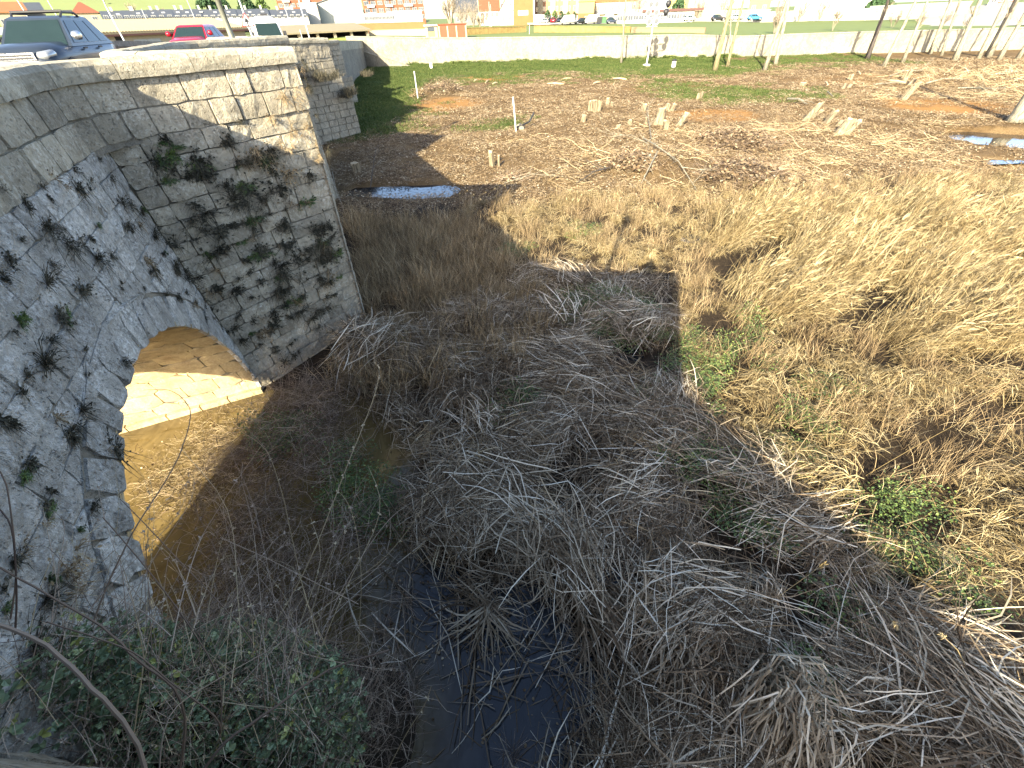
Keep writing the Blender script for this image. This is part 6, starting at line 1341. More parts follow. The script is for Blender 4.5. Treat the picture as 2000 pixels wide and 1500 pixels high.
# brick hut and kiosk
a, L, rz = frame_of(858, 912, 72, 99); e = empty('brick_hut', a, rz, 'small flat red brick hut with cream pilasters behind the quay wall', 'hut'); hh = ztop(885, 46, at(885, 72, 99)) - a.z
mb = MB(); mb.box((0, 0, -1), (L, 3.5, hh - 0.12)); mb.build('wall', 'brick_red', e); mb = MB(); mb.box((-0.15, -0.15, hh - 0.117), (L + 0.15, 3.6, hh)); mb.build('roof', 'tile_red', e)
for f in (0.0, 0.30, 0.62, 0.96): mb = MB(); mb.box((L * f - 0.02, -0.07, -1), (L * f + 0.24, 0.02, hh - 0.3)); mb.build('pilaster', 'stucco_cream', e)
a, L, rz = frame_of(832, 856, 72, 100); e = empty('kiosk', a, rz, 'small pale kiosk with a yellow panel left of the brick hut', 'kiosk'); hh = ztop(845, 51, at(845, 72, 100)) - a.z
mb = MB(); mb.box((0, 0, -1), (L, 2, hh)); mb.build('wall', 'stucco_cream', e); mb = MB(); mb.box((-0.2, -0.3, hh + 0.003), (L + 0.2, 2.2, hh + 0.22)); mb.build('roof', 'stucco_white', e); mb = MB(); mb.box((L * 0.2, -0.05, 0.1), (L * 0.75, 0.0, hh * 0.5)); mb.build('panel', 'stucco_yellow', e); mb = MB(); mb.box((L * 0.2, -0.05, hh * 0.52), (L * 0.75, 0.0, hh * 0.9)); mb.build('window', 'window_glass', e)
# orange end block and the houses around it
e = bldg('apartment_block', 'blank orange end wall of a block with a white sign on it', 1003.5, 1041, 47, 215, 20, 14, 'brick_orange'); mb = MB(); mb.box((1.8, -0.06, 2.7), (5.8, 0.0, 4.1)); mb.build('sign_board', 'white_paint', e)
e = bldg('apartment_block', 'pink and cream brick flats with bay windows right of the orange end wall', 1044, 1127, 46, 232, 18, 12, 'stucco_pink', 7, 5, 1.5, 1.5, 4.2, 3.0, 'flat', 'tile_red')
for k in range(4): mb = MB(); x_ = 1.2 + 5.4 * k; mb.box((x_, -0.9, 3.2), (x_ + 2.3, 0.0, 17.5)); mb.build('bay', 'stucco_cream', e)
bldg('house', 'yellow house with an orange brick ground floor and pyramid roof', 1128, 1158, 46, 212, 6.3, 8, 'stucco_yellow', 1, 1, 0.9, 1.6, 0.6, 3, 'hip', 'stucco_yellow', 2.5, base=(3.0, 'brick_orange'))
bldg('terraced_house', 'cream terrace with orange roof and balconies behind the parked cars', 1158, 1240, 45, 220, 6.6, 10, 'stucco_cream', 6, 2, 1.6, 1.6, 0.8, 3.1, 'gable_side', 'brick_orange', 2.6, balcony=[(1, 4.5), (8, 12), (15, 19)])
bldg('house', 'house with a brown tiled roof and white walls left of the orange end wall', 938, 976, 46, 228, 4.2, 9, 'stucco_white', 4, 1, 1.3, 1.4, 2.2, 3, 'gable_side', 'tile_red', 3.4)
bldg('house', 'white gabled house tucked against the orange end wall', 976, 1003, 46, 222, 4.0, 10, 'stucco_white', 2, 1, 0.9, 1.5, 1.0, 3, 'gable_front', 'tile_red', 3.6)
bldg('house', 'dark grey roofed hall behind the bare thicket', 888, 934, 50, 250, 5.0, 14, 'stucco_grey', 3, 1, 1.4, 1.4, 1.6, 3, 'gable_side', 'slate', 4.2)
bldg('house', 'beige block between the terrace and the floodlight mast', 1226, 1262, 42, 235, 12, 10, 'stucco_cream', 3, 3, 1.4, 1.4, 2.4, 3.0, 'flat', 'tile_red')
e = bldg('pavilion', 'low glazed white pavilion with a dark flat roof behind the mast', 1205, 1352, 43, 188, 2.75, 6, 'stucco_white', 14, 1, 2.0, 1.3, 0.9, 3, None); mb = MB(); mb.box((8, -0.5, 2.76), (27.6, 6, 3.4)); mb.build('roof', 'tile_dark', e)
bldg('house', 'yellow stucco house with arched upper windows behind the white fence', 1338, 1410, 40, 215, 9, 10, 'stucco_cream', 5, 2, 1.1, 1.5, 3.4, 3.0, 'hip', 'brick_orange', 3)
bldg('house', 'brown roofed tower house with a steep gable beyond the pavilion', 1300, 1338, 40, 240, 9, 10, 'stucco_yellow', 2, 2, 1.1, 1.4, 3.4, 3.0, 'gable_front', 'tile_red', 5)
bldg('house', 'sunlit yellow house right of the crossing poplars', 1455, 1496, 38, 205, 5.0, 10, 'stucco_yellow', 2, 1, 1.2, 1.3, 2.4, 3.0, 'gable_front', 'tile_beige', 3.5)
bldg('industrial_hall', 'big plain white hall with a bright wall at the upper right', 1545, 1690, 37, 190, 9, 12, 'stucco_white', 0, 0)
bldg('house', 'small red brick house on the gravel mound at far right', 1938, 1972, 14, 170, 4, 8, 'brick_red', 2, 1, 1.2, 1.2, 1.0, 3, 'gable_side', 'tile_red', 2)
bldg('house', 'white cottage beside the red brick house at far right', 1925, 1942, 15, 166, 2.6, 6, 'stucco_white', 1, 1, 1.0, 1.0, 0.8, 3, 'flat', 'stucco_white')
# fences
def fence(label, pts, h_, nb, m='window_white', name='white_fence', rails=(0.15, 0.95)):
    P = [at(px, yb, d) for px, yb, d in pts]; e = empty(name, P[0], 0, label, 'fence'); o0 = P[0].copy(); bars = MB()
    for a, b_ in zip(P, P[1:]):
        for f in rails: mb = MB(); mb.tube([a - o0 + Vector((0, 0, h_ * f)), b_ - o0 + Vector((0, 0, h_ * f))], 0.06, n=4); mb.build('rail', m, e)
        for k in range(nb): p = a.lerp(b_, k / nb) - o0; bars.box((p.x - 0.05, p.y - 0.05, p.z - 0.3), (p.x + 0.05, p.y + 0.05, p.z + h_))
    o = bars.build('bars', m, e); o['kind'] = 'stuff'; return e
fence('white bar fence behind the parked white and blue cars', [(1352, 42, 192), (1420, 41, 190), (1500, 40, 188)], 2.6, 40)
fence('long white bar fence in front of the grey mound at right', [(1690, 37, 165), (1790, 34, 160), (1885, 31, 156)], 2.4, 44)
bank_wall('long white wall below the bright hall at the upper right', 1470, 40, 24, 182, 1692, 37, 16, 176, 'stucco_white', n=3)
hill('gravel_mound', 'grey gravel mound with a grass rim at the right edge behind the poplars', [(1800, 52, 34), (1850, 52, 24), (1900, 52, 13), (1960, 50, 10), (2100, 46, 6)], 'gravel_grey', 130, 168)
# a road along the parked cars
V = []; F = []
for k, px in enumerate(range(1030, 1560, 40)):
    for yb, dz in ((48.0, 0.02), (44.5, 0.02)):
        p = at(px, yb - (px - 1030) * 0.013, 196 if yb > 46 else 210); V.append((p.x, p.y, p.z + 0.0))
    if k: F.append((2 * k - 2, 2 * k, 2 * k + 1, 2 * k - 1))
tag(link('road', mesh('road', V, F, 'dirt_road')), 'pale road where the far cars are parked', 'road', kind='structure')
# evergreen trees and bare trees of the town
mat('conifer', (0.028, 0.058, 0.022), 0.85, var=0.2); mat('conifer_light', (0.07, 0.11, 0.03), 0.85, var=0.2); mat('bare_grey', (0.20, 0.165, 0.12), 0.9)
def clump_tree(label, px, yb, yt, d, wpx, m='conifer', name='evergreen_tree', shape=1.0, cat='tree', group=None, n=900):
    b_ = at(px, yb, d); h = ztop(px, yt, b_) - b_.z; r = wpx * 0.5 * (d * 0.727) / FPX; e = empty(name, b_, 0, label, cat, group)
    mb = MB(); mb.tube([(0, 0, -0.3), (0, 0, h * 0.85)], [r * 0.12, r * 0.04], n=6); mb.build('trunk', 'bark_dark', e); V = []; F = []
    lobes = [(U(0, 6.28), U(0.15, 0.95), U(0.5, 1.1)) for _ in range(14)]
    for k in range(n):
        la, lz, lr = random.choice(lobes); zf = min(1, max(0.06, random.gauss(lz, 0.10))); env = r * (math.sin(min(1, (1 - zf) * 1.25 + 0.05) * 1.57) ** shape) * (0.75 + 0.25 * lr); a = random.gauss(la, 0.5); q = env * U(0.55, 1.05); c_ = Vector((q * math.cos(a), q * math.sin(a), zf * h)); s_ = r * U(0.10, 0.2)
        d1 = Vector((U(-1, 1), U(-1, 1), U(-1, 1))).normalized() * s_; d2 = d1.cross(Vector((U(-1, 1), U(-1, 1), U(-1, 1)))).normalized() * s_ * 0.7; k0 = len(V); V += [c_ - d1, c_ + d2, c_ + d1, c_ - d2]; F.append((k0, k0 + 1, k0 + 2, k0 + 3))
    o = link('crown', mesh('crown', V, F, m), e); return e
clump_tree('dark broad evergreen, leftmost above the slate roofs', 409, 26, -14, 260, 34); clump_tree('dark evergreen behind the lamp post above the slate roofs', 440, 25, -10, 265, 26); clump_tree('dark pointed evergreen right of the warning sign', 485, 24, -12, 262, 30); clump_tree('lighter green shrub tree near the red apartment block', 516, 24, -6, 262, 22, 'conifer_light')
clump_tree('short dark cypress beside the leftmost evergreen', 390, 26, 14, 258, 7)
for k, px in enumerate((1069, 1083, 1096, 1109, 1121)): clump_tree('clipped round evergreen at the white garden wall, %s from the orange end wall' % ('first', 'second', 'third', 'fourth', 'fifth')[k], px, 37 - k * 0.3, 20 + k * 0.8, 211, 13 - k, 'conifer_light' if k % 2 else 'conifer', 'clipped_tree', 0.6, group='clipped evergreens at the white garden wall', n=400)
clump_tree('dark conifer behind the pavilion right of the floodlights', 1322, 30, -10, 205, 26); clump_tree('dark tree mass behind the end of the white wall', 1715, 22, -12, 190, 40)
def bare(label, px, yb, yt, d, nst=5, spread=0.5, r=0.16, name='bare_tree', depth=3):
    b_ = at(px, yb, d); h = ztop(px, yt, b_) - b_.z; e = empty(name, b_, 0, label, 'tree'); mb = MB(); tr = MB()
    for k in range(nst):
        a = 6.28 * k / nst + U(0, 1); d_ = Vector((math.cos(a) * spread, math.sin(a) * spread, 1)).normalized(); P = [Vector((0, 0, -0.2)), d_ * h * 0.2, d_ * h * 0.42]; tr.tube(P, [r, r * 0.8, r * 0.6], n=5)
        for q in range(5): f = U(0.3, 1); p = P[1].lerp(P[2], f) if f > 0.5 else P[0].lerp(P[1], f * 2); limb(mb, p, (d_ + Vector((U(-.6, .6), U(-.6, .6), U(0, .4)))).normalized(), h * U(0.25, 0.5), r * 0.4, depth - 1, 0.55, 4, 4, 0.2, 0.02)
    tr.build('trunk', 'bare_grey', e); mb.build('crown', 'bare_grey', e); return e
bare('large many stemmed bare tree fanning out behind the brick hut', 880, 50, -30, 128, 9, 0.42, 0.20); bare('bare thicket tree left of the brown roofed house', 925, 50, 2, 150, 6, 0.5, 0.10); bare('bare bush like tree right of the brick hut', 905, 52, 8, 140, 6, 0.6, 0.09); bare('bare twiggy tree before the brown roofed house', 946, 50, 18, 150, 6, 0.6, 0.08); bare('low bare thicket at the end of the ochre wall', 938, 52, 28, 130, 8, 0.7, 0.05)
bare('tall bare tree behind the terrace and mast', 1240, 40, -30, 205, 5, 0.4, 0.18); bare('bare tree above the dark parked car at right', 1412, 38, -20, 200, 6, 0.5, 0.16); bare('bare tree right of the tower house', 1360, 40, -8, 202, 6, 0.5, 0.13); bare('bare tree behind the crossing poplars', 1520, 40, -16, 180, 5, 0.5, 0.14); bare('bare tree with shadow on the white wall', 1560, 40, -16, 176, 4, 0.35, 0.16); bare('spreading bare tree before the bright hall', 1600, 38, -10, 172, 5, 0.5, 0.12)
bare('dense leafless shrub on the bank behind the crossing poplars', 1512, 63, 22, 106, 7, 0.5, 0.05, 'bare_shrub'); bare('thin leafless shrub on the bank before the white wall', 1626, 58, 12, 113, 4, 0.35, 0.045, 'bare_shrub'); bare('leafless brown bush on the hill foot behind the slate roofs', 262, 32, 6, 250, 7, 0.5, 0.14, 'bare_shrub'); bare('leafless tree at the foot of the hill right of the brown bush', 320, 30, 14, 255, 6, 0.5, 0.12, 'bare_shrub')
for k, px in enumerate((1740, 1790, 1835, 1880)): bare('leafless sapling behind the wall before the grey mound, %s from the left' % ('first', 'second', 'third', 'fourth')[k], px, 58, 20, 124, 3, 0.4, 0.035, 'bare_shrub')['group'] = 'saplings before the grey mound'
# ------------------------------------------------------------------ vehicles
def paint(name, col, metal=0.25, rough=0.25):
    m = mat(name, col, rough, metal, 0.3); m.node_tree.nodes['Principled BSDF'].inputs['Coat Weight'].default_value = 0.2; m.node_tree.nodes['Principled BSDF'].inputs['Coat Roughness'].default_value = 0.08; return m
paint('paint_slate', (0.020, 0.027, 0.038), 0.05, 0.35); paint('paint_red', (0.26, 0.008, 0.018)); paint('paint_white', (0.40, 0.40, 0.385), 0.0); paint('paint_black', (0.018, 0.02, 0.022)); paint('paint_grey', (0.30, 0.31, 0.31)); paint('paint_blue', (0.05, 0.19, 0.42)); paint('paint_navy', (0.04, 0.05, 0.075))
mat('car_glass', (0.012, 0.022, 0.022), 0.06, 0.0, 0.25); mat('tyre', (0.018, 0.018, 0.018), 0.85); mat('rim', (0.45, 0.46, 0.47), 0.3, 0.8); mat('chrome', (0.62, 0.63, 0.64), 0.18, 0.9); mat('headlamp', (0.30, 0.31, 0.31), 0.15, 0.4, 0.8); mat('trim_black', (0.025, 0.025, 0.027), 0.55); mat('seat_cloth', (0.10, 0.10, 0.11), 0.9); mat('red_lamp', (0.30, 0.015, 0.012), 0.2)
def loft(secs, n=14, pw=4.0):
    """secs: (x, z0, z1, half width); rounded-box rings joined along x"""
    mb = MB(); V = []; F = []
    for x, z0, z1, hw in secs:
        zc, hz = (z0 + z1) / 2, (z1 - z0) / 2
        for j in range(n):
            t_ = 2 * math.pi * (j + 0.5) / n; c_, s_ = math.cos(t_), math.sin(t_); k = (abs(c_) ** pw + abs(s_) ** pw) ** (-1 / pw); V.append((x, hw * c_ * k, zc + hz * s_ * k))
    m = len(secs); F = [(i * n + j, (i + 1) * n + j, (i + 1) * n + (j + 1) % n, i * n + (j + 1) % n) for i in range(m - 1) for j in range(n)] + [tuple(range(n)), tuple((m - 1) * n + j for j in range(n - 1, -1, -1))]
    return mb.add(V, F)
def car(label, loc, rz, pm, L=4.3, Wd=1.8, H=1.63, hood=1.02, belt=1.02, rails=False, detail=True, group=None, ws=0.72, name='parked_car', nose=0.24, cat='car', clear=0.22):
    """x forward; every piece is its own mesh"""
    e = empty(name, loc, rz, label, cat, group); hw = Wd / 2; h = L / 2
    b_ = loft([(-h, 0.42, 0.85, hw * 0.80), (-h + 0.06, 0.34, belt - 0.05, hw * 0.94), (-h + 0.5, clear, belt, hw), (-0.6, clear, belt, hw), (ws - 0.1, clear, belt, hw), (ws + 0.25, clear, belt - 0.02, hw * 0.995), (h - 0.75, clear, hood - 0.05, hw * 0.985), (h - 0.28, 0.26, hood - 0.13, hw * 0.94), (h - 0.06, 0.32, hood - 0.28, hw * 0.84), (h, 0.42, hood - 0.42, hw * 0.76)], 16, 5.0)
    b_.build('body', pm, e, True)
    # cabin: pillars and roof as a tapering shell, glass set into it
    S_ = [(-h + 0.18, -h + 0.62, 0.0), (ws + 0.10, ws - 0.62, 0.0)]
    xb0, xt0 = S_[0][:2]; xb1, xt1 = S_[1][:2]; wt = hw * 0.74; wbt = hw * 0.965; zt = H - 0.05; zb = belt - 0.13
    mb = MB(); Vb = [(xb0, -wbt, zb), (xb1, -wbt, zb), (xb1, wbt, zb), (xb0, wbt, zb)]; Vt = [(xt0, -wt, zt), (xt1, -wt, zt), (xt1, wt, zt), (xt0, wt, zt)]
    xm = (xt0 + xt1) / 2; Vr = [(xt0 + 0.12, -wt * 0.86, H), (xt1 - 0.15, -wt * 0.86, H), (xt1 - 0.15, wt * 0.86, H), (xt0 + 0.12, wt * 0.86, H)]
    mb.add(Vb + Vt + Vr, [(0, 1, 5, 4), (2, 3, 7, 6), (1, 2, 6, 5), (3, 0, 4, 7), (4, 5, 9, 8), (5, 6, 10, 9), (6, 7, 11, 10), (7, 4, 8, 11), (8, 9, 10, 11)]); mb.build('cabin', pm, e)
    def quad(p0, p1, p2, p3, f0, f1, g0, g1, off, nm, m_):
        p0, p1, p2, p3 = map(Vector, (p0, p1, p2, p3)); n_ = (p1 - p0).cross(p3 - p0).normalized()
        def bl(f, g): return (p0.lerp(p1, f)).lerp(p3.lerp(p2, f), g)
        Q = [bl(f0, g0), bl(f1, g0), bl(f1, g1), bl(f0, g1)]; mb = MB(); mb.add([q + n_ * off for q in Q] + [q - n_ * 0.02 for q in Q], [(0, 1, 2, 3), (0, 4, 5, 1), (1, 5, 6, 2), (2, 6, 7, 3), (3, 7, 4, 0)]); return mb.build(nm, m_, e)
    quad(Vb[1], Vb[2], Vt[2], Vt[1], 0.05, 0.95, 0.06, 0.92, 0.012, 'windscreen', 'car_glass'); quad(Vb[3], Vb[0], Vt[0], Vt[3], 0.08, 0.92, 0.25, 0.92, 0.012, 'rear_window', 'car_glass')
    for (a, b2, c_, d_, sg) in ((Vb[0], Vb[1], Vt[1], Vt[0], 1), (Vb[2], Vb[3], Vt[3], Vt[2], -1)):
        for f0, f1 in ((0.08, 0.26), (0.29, 0.58), (0.61, 0.93)):
            if sg < 0: f0, f1 = 1 - f1, 1 - f0
            quad(a, b2, c_, d_, f0, f1, 0.12, 0.90, 0.010, 'side_window', 'car_glass')
    for sx in (1, -1):
        for sy in (1, -1):
            x_ = (h - 0.83) if sx > 0 else (-h + 0.78); R_ = 0.335; mb = MB(); mb.lathe([(R_ * 1.13, -0.115), (R_ * 1.13, 0.02)], n=16); mb.V = [(x_ + v[0], sy * (hw - 0.0 + v[2] * 1.0), R_ + 0.02 + v[1]) for v in mb.V]; mb.build('wheel_arch', 'trim_black', e)
            mb = MB(); mb.lathe([(R_ * 0.62, -0.1), (R_ * 0.93, -0.11), (R_, -0.06), (R_, 0.05), (R_ * 0.93, 0.085), (R_ * 0.62, 0.07)], n=16); mb.V = [(x_ + v[0], sy * (hw - 0.02 + v[2] * 0.9), R_ + v[1]) for v in mb.V]; w_ = mb.build('wheel', 'tyre', e)
            mb = MB(); mb.lathe([(0.05, 0.0), (R_ * 0.60, 0.02), (R_ * 0.62, 0.05), (R_ * 0.3, 0.06), (0.05, 0.07)], n=10); mb.V = [(x_ + v[0], sy * (hw - 0.02 + v[2] * 0.9 + 0.02), R_ + v[1]) for v in mb.V]; mb.build('rim', 'rim', w_)
    for sy in (1, -1):
        mb = loft([(h - 0.46, hood - 0.34, hood - 0.20, 0.06), (h - 0.30, hood - 0.38, hood - 0.20, 0.13), (h - 0.11, hood - 0.40, hood - 0.23, 0.15), (h - 0.035, hood - 0.40, hood - 0.27, 0.13)], 10, 4); mb.V = [(v[0], v[1] + sy * (hw * 0.68 if v[0] > h - 0.2 else hw * 0.80), v[2]) for v in mb.V]; mb.build('headlight', 'headlamp', e, True)
        mb = MB(); mb.box((-h + 0.02, sy * hw * 0.72 - 0.12, 0.75), (-h + 0.10, sy * hw * 0.72 + 0.12, belt - 0.12)); mb.build('tail_light', 'red_lamp', e)
        mb = loft([(ws - 0.30, belt + 0.02, belt + 0.19, 0.10), (ws - 0.22, belt, belt + 0.21, 0.13), (ws - 0.12, belt + 0.03, belt + 0.18, 0.10)], 10, 3); mb.V = [(v[0], v[1] + sy * (hw + 0.10), v[2]) for v in mb.V]; mb.build('wing_mirror', pm if name != 'dark_suv' else 'chrome', e, True)
        if detail:
            for x_ in (0.25, -0.75): mb = MB(); mb.box((x_ - 0.1, sy * (hw + 0.03) - 0.02, belt - 0.20), (x_ + 0.1, sy * (hw + 0.03) + 0.02, belt - 0.16)); mb.build('door_handle', 'trim_black', e)
            mb = MB(); mb.box((-h + 0.6, sy * (hw + 0.005) - 0.015, 0.36), (h - 1.2, sy * (hw + 0.005) + 0.015, 0.46)); mb.build('side_trim', 'trim_black', e)
    if detail:
        mb = MB(); mb.box((h - 0.10, -hw * 0.52, hood - 0.40), (h + 0.015, hw * 0.52, hood - 0.24)); g_ = mb.build('grille', 'chrome', e)
        mb = MB(); mb.box((h + 0.012, -hw * 0.46, hood - 0.37), (h + 0.022, hw * 0.46, hood - 0.335)); mb.box((h + 0.012, -hw * 0.46, hood - 0.31), (h + 0.022, hw * 0.46, hood - 0.275)); mb.build('grille_slot', 'trim_black', g_)
        mb = loft([(h - 0.1, 0.24, 0.50, hw * 0.85), (h + 0.03, 0.28, 0.46, hw * 0.74)], 12, 4); mb.build('bumper', 'trim_black', e, True); mb = MB(); mb.box((h + 0.03, -0.26, 0.34), (h + 0.045, 0.26, 0.45)); mb.build('number_plate', 'white_paint', e)
        for sy in (0.36, -0.36): mb = loft([(0.10, 0.55, 1.05, 0.22), (0.0, 0.6, 1.12, 0.24), (-0.18, 1.0, 1.3, 0.15)], 8, 3); mb.V = [(v[0], v[1] + sy, v[2]) for v in mb.V]; mb.build('seat', 'seat_cloth', e)
    if rails:
        for sy in (1, -1): mb = MB(); mb.tube([(xt1 - 0.25, sy * wt * 0.9, H - 0.02), (xt1 - 0.4, sy * wt * 0.92, H + 0.07), (xt0 + 0.5, sy * wt * 0.92, H + 0.07), (xt0 + 0.3, sy * wt * 0.9, H - 0.02)], 0.028, n=6); mb.build('roof_rail', 'trim_black', e)
        for x_ in (xt1 - 0.42, xt0 + 0.6): 
            mb = MB(); mb.tube([(x_, -wt * 0.95, H + 0.10), (x_, wt * 0.95, H + 0.10)], 0.03, n=6); mb.build('roof_bar', 'trim_black', e)
    return e
def along(s, v): p = W(s, v, deckz(s)); a = _az(s); return p, math.atan2(-math.cos(a), -math.sin(a))
p = Vector((-13.66, 16.05, 6.18)); r_ = math.atan2(-0.963, 0.27); car('dark slate grey car with roof rails nearest on the bridge at the left edge', p, r_, 'paint_slate', 4.32, 1.82, 1.63, 1.12, 1.08, True, name='dark_suv')
def find_s(px, v, lo=10, hi=45):
    return min(np.linspace(lo, hi, 300), key=lambda s: abs(proj(np.array([W(s, v, 7).x]), np.array([W(s, v, 7).y]), np.array([7.0]))[0][0] - px))
s_r = find_s(384, -1.5, 14, 40); p, r_ = along(s_r, -1.5); car('red hatchback coming over the bridge behind the dark car', p, r_, 'paint_red', 4.0, 1.74, 1.46, 1.04, 1.04, name='red_hatchback')
p = at(521, 60, 43); p.z = deckz(34) - 0.1; a_ = math.atan2(-p.y, -p.x)
e = empty('white_van', p, a_ + 0.06, 'white high roofed van coming onto the bridge in the distance', 'van'); mb = loft([(-2.6, 0.35, 2.35, 0.88), (-2.5, 0.3, 2.42, 0.93), (0.9, 0.3, 2.42, 0.93), (1.15, 0.3, 2.3, 0.92)], 14, 6); mb.build('body', 'paint_white', e, True); mb = MB(); mb.add([(1.1, -0.9, 1.25), (1.95, -0.86, 1.25), (1.95, 0.86, 1.25), (1.1, 0.9, 1.25), (1.1, -0.82, 2.28), (1.3, -0.78, 2.05), (1.3, 0.78, 2.05), (1.1, 0.82, 2.28)], [(0, 1, 5, 4), (2, 3, 7, 6), (1, 2, 6, 5), (4, 5, 6, 7)]); mb.build('cab', 'paint_white', e)
mb = loft([(1.0, 0.3, 1.27, 0.92), (1.9, 0.32, 1.22, 0.90), (2.4, 0.36, 1.02, 0.84), (2.5, 0.4, 0.85, 0.76)], 14, 5); mb.build('bonnet', 'paint_white', e, True); mb = MB(); mb.add([(1.90, -0.78, 1.30), (1.90, 0.78, 1.30), (1.36, 0.70, 2.0), (1.36, -0.70, 2.0), (1.97, -0.78, 1.31), (1.97, 0.78, 1.31), (1.39, 0.70, 2.03), (1.39, -0.70, 2.03)], [(4, 5, 6, 7), (0, 1, 5, 4), (1, 2, 6, 5), (2, 3, 7, 6), (3, 0, 4, 7)]); mb.build('windscreen', 'car_glass', e)
for sy in (1, -1):
    mb = MB(); mb.box((2.28, sy * 0.62 - 0.14, 0.78), (2.45, sy * 0.62 + 0.14, 0.98)); mb.build('headlight', 'headlamp', e); mb = MB(); mb.box((1.45, sy * 1.06 - 0.1, 1.25), (1.6, sy * 1.06 + 0.1, 1.6)); mb.build('wing_mirror', 'trim_black', e)
    for x_ in (1.75, -1.6): mb = MB(); mb.lathe([(0.2, -0.1), (0.33, -0.1), (0.33, 0.06), (0.2, 0.07)], n=14); mb.V = [(x_ + v[0], sy * (0.86 + v[2]), 0.33 + v[1]) for v in mb.V]; mb.build('wheel', 'tyre', e)
mb = MB(); mb.box((2.44, -0.4, 0.62), (2.53, 0.4, 0.76)); mb.build('grille', 'trim_black', e); mb = MB(); mb.box((0.2, -0.1, 2.42), (0.5, 0.35, 2.55)); mb.build('roof_box', 'trim_black', e)
# cars parked along the far road
def far_car(label, px, yb, d, yaw, pm, L=4.2, H=1.48, **kw):
    p = at(px, yb, d); return car(label, p, yaw, pm, L, 1.76, H, 1.0, 0.97, detail=False, group='cars parked along the far road', **kw)
far_car('grey car parked nearest the orange end wall', 1060, 46, 205, 3.3, 'paint_grey', H=1.4); far_car('black car squeezed behind the grey one by the garden wall', 1073, 45, 209, 3.3, 'paint_black'); far_car('small red car parked by the white garden wall', 1081, 44.8, 208, 1.2, 'paint_red', 3.7); far_car('dark hatchback right of the small red car', 1091, 44, 212, 3.4, 'paint_navy')
e = far_car('black estate car parked between white vans', 1133, 47, 194, 3.45, 'paint_black', 4.5, 1.65); far_car('dark navy car parked right of the bins', 1195, 45.8, 192, 0.1, 'paint_navy', 4.3, 1.6)
far_car('white hatchback parked by the end of the pavilion', 1346, 41.5, 184, 0.2, 'paint_white', 4.0, 1.5); far_car('dark green black car left of the yellowish poplars', 1402, 41, 183, -0.05, 'paint_black', 4.4, 1.55); far_car('white car half hidden by the yellowish poplars', 1436, 40, 182, 0.1, 'paint_white', 4.4, 1.45); far_car('bright blue car parked right of the yellowish poplars', 1473, 40, 180, -0.05, 'paint_blue', 4.3, 1.5)
def far_van(label, px, yb, d, yaw):
    p = at(px, yb, d); e = empty('parked_van', p, yaw, label, 'van', 'white vans parked along the far road'); mb = loft([(-2.5, 0.3, 2.3, 0.9), (-2.4, 0.25, 2.4, 0.95), (1.2, 0.25, 2.4, 0.95), (1.8, 0.25, 1.6, 0.93), (2.4, 0.3, 1.1, 0.85)], 12, 6); mb.build('body', 'paint_white', e, True)
    mb = MB(); mb.box((1.3, -0.975, 1.3), (1.65, -0.93, 1.9)); mb.build('side_window', 'car_glass', e)
    for x_ in (1.6, -1.5): mb = MB(); mb.lathe([(0.2, -0.1), (0.34, -0.1), (0.34, 0.05)], n=10); mb.V = [(x_ + v[0], -(0.88 + v[2]), 0.33 + v[1]) for v in mb.V]; mb.build('wheel', 'tyre', e)
far_van('white van left of the black estate car', 1108, 47, 193, 3.4); far_van('white van right of the black estate car', 1155, 46.5, 193, 3.4)
for k, px in enumerate((1170, 1179)):
    p = at(px, 46, 192); mb = MB(); mb.prism([(-0.8, -0.5), (0.8, -0.5), (0.8, 0.5), (-0.8, 0.5)], 0.1, 1.5); mb.prism([(-0.85, -0.55), (0.85, -0.55), (0.7, 0.4), (-0.7, 0.4)], 1.503, 1.75); mat('bin_green', (0.05, 0.11, 0.05), 0.5); e = empty('waste_container', p, 0.1, ('dark waste container beside the white van', 'green waste container left of the navy car')[k], 'waste bin'); mb.build('body', 'bin_green' if k else 'trim_black', e)
# ------------------------------------------------------------------ lamps and signs on and beyond the bridge
mat('iron_green', (0.12, 0.125, 0.10), 0.55, 0.3); mat('sign_red', (0.55, 0.03, 0.03), 0.4); mat('sign_white', (0.72, 0.70, 0.68), 0.4); mat('lamp_milk', (0.7, 0.68, 0.6), 0.3)
def iron_lamp(label, p, H_=4.0, s=1.0):
    e = empty('iron_lamp_post', p, 0, label, 'street lamp'); mb = MB(); mb.lathe([(0.20 * s, 0), (0.20 * s, 0.12), (0.15 * s, 0.2), (0.13 * s, 0.75), (0.155 * s, 0.80), (0.12 * s, 0.88), (0.095 * s, 1.0), (0.085 * s, 2.1), (0.115 * s, 2.14), (0.115 * s, 2.2), (0.075 * s, 2.26), (0.055 * s, H_ - 0.75), (0.09 * s, H_ - 0.72), (0.05 * s, H_ - 0.66)], n=14); mb.build('post', 'iron_green', e, True)
    mb = MB(); mb.lathe([(0.10, H_ - 0.66), (0.21, H_ - 0.18), (0.0, H_ - 0.17)], n=8); mb.build('lantern_glass', 'lamp_milk', e); mb = MB(); mb.lathe([(0.26, H_ - 0.17), (0.20, H_ - 0.05), (0.06, H_ + 0.08), (0.03, H_ + 0.2)], n=8); mb.build('lantern_cap', 'iron_green', e); return e
p = at(452, 70, 26.0); p.z = deckz(16) + 0.0; iron_lamp('old iron lamp post standing on the bridge between the red car and the van', p, 4.0, 1.25)
iron_lamp('iron lamp post in the refuge beside the photographer', Vector((-2.15, -1.4, 6.3)), 4.0)
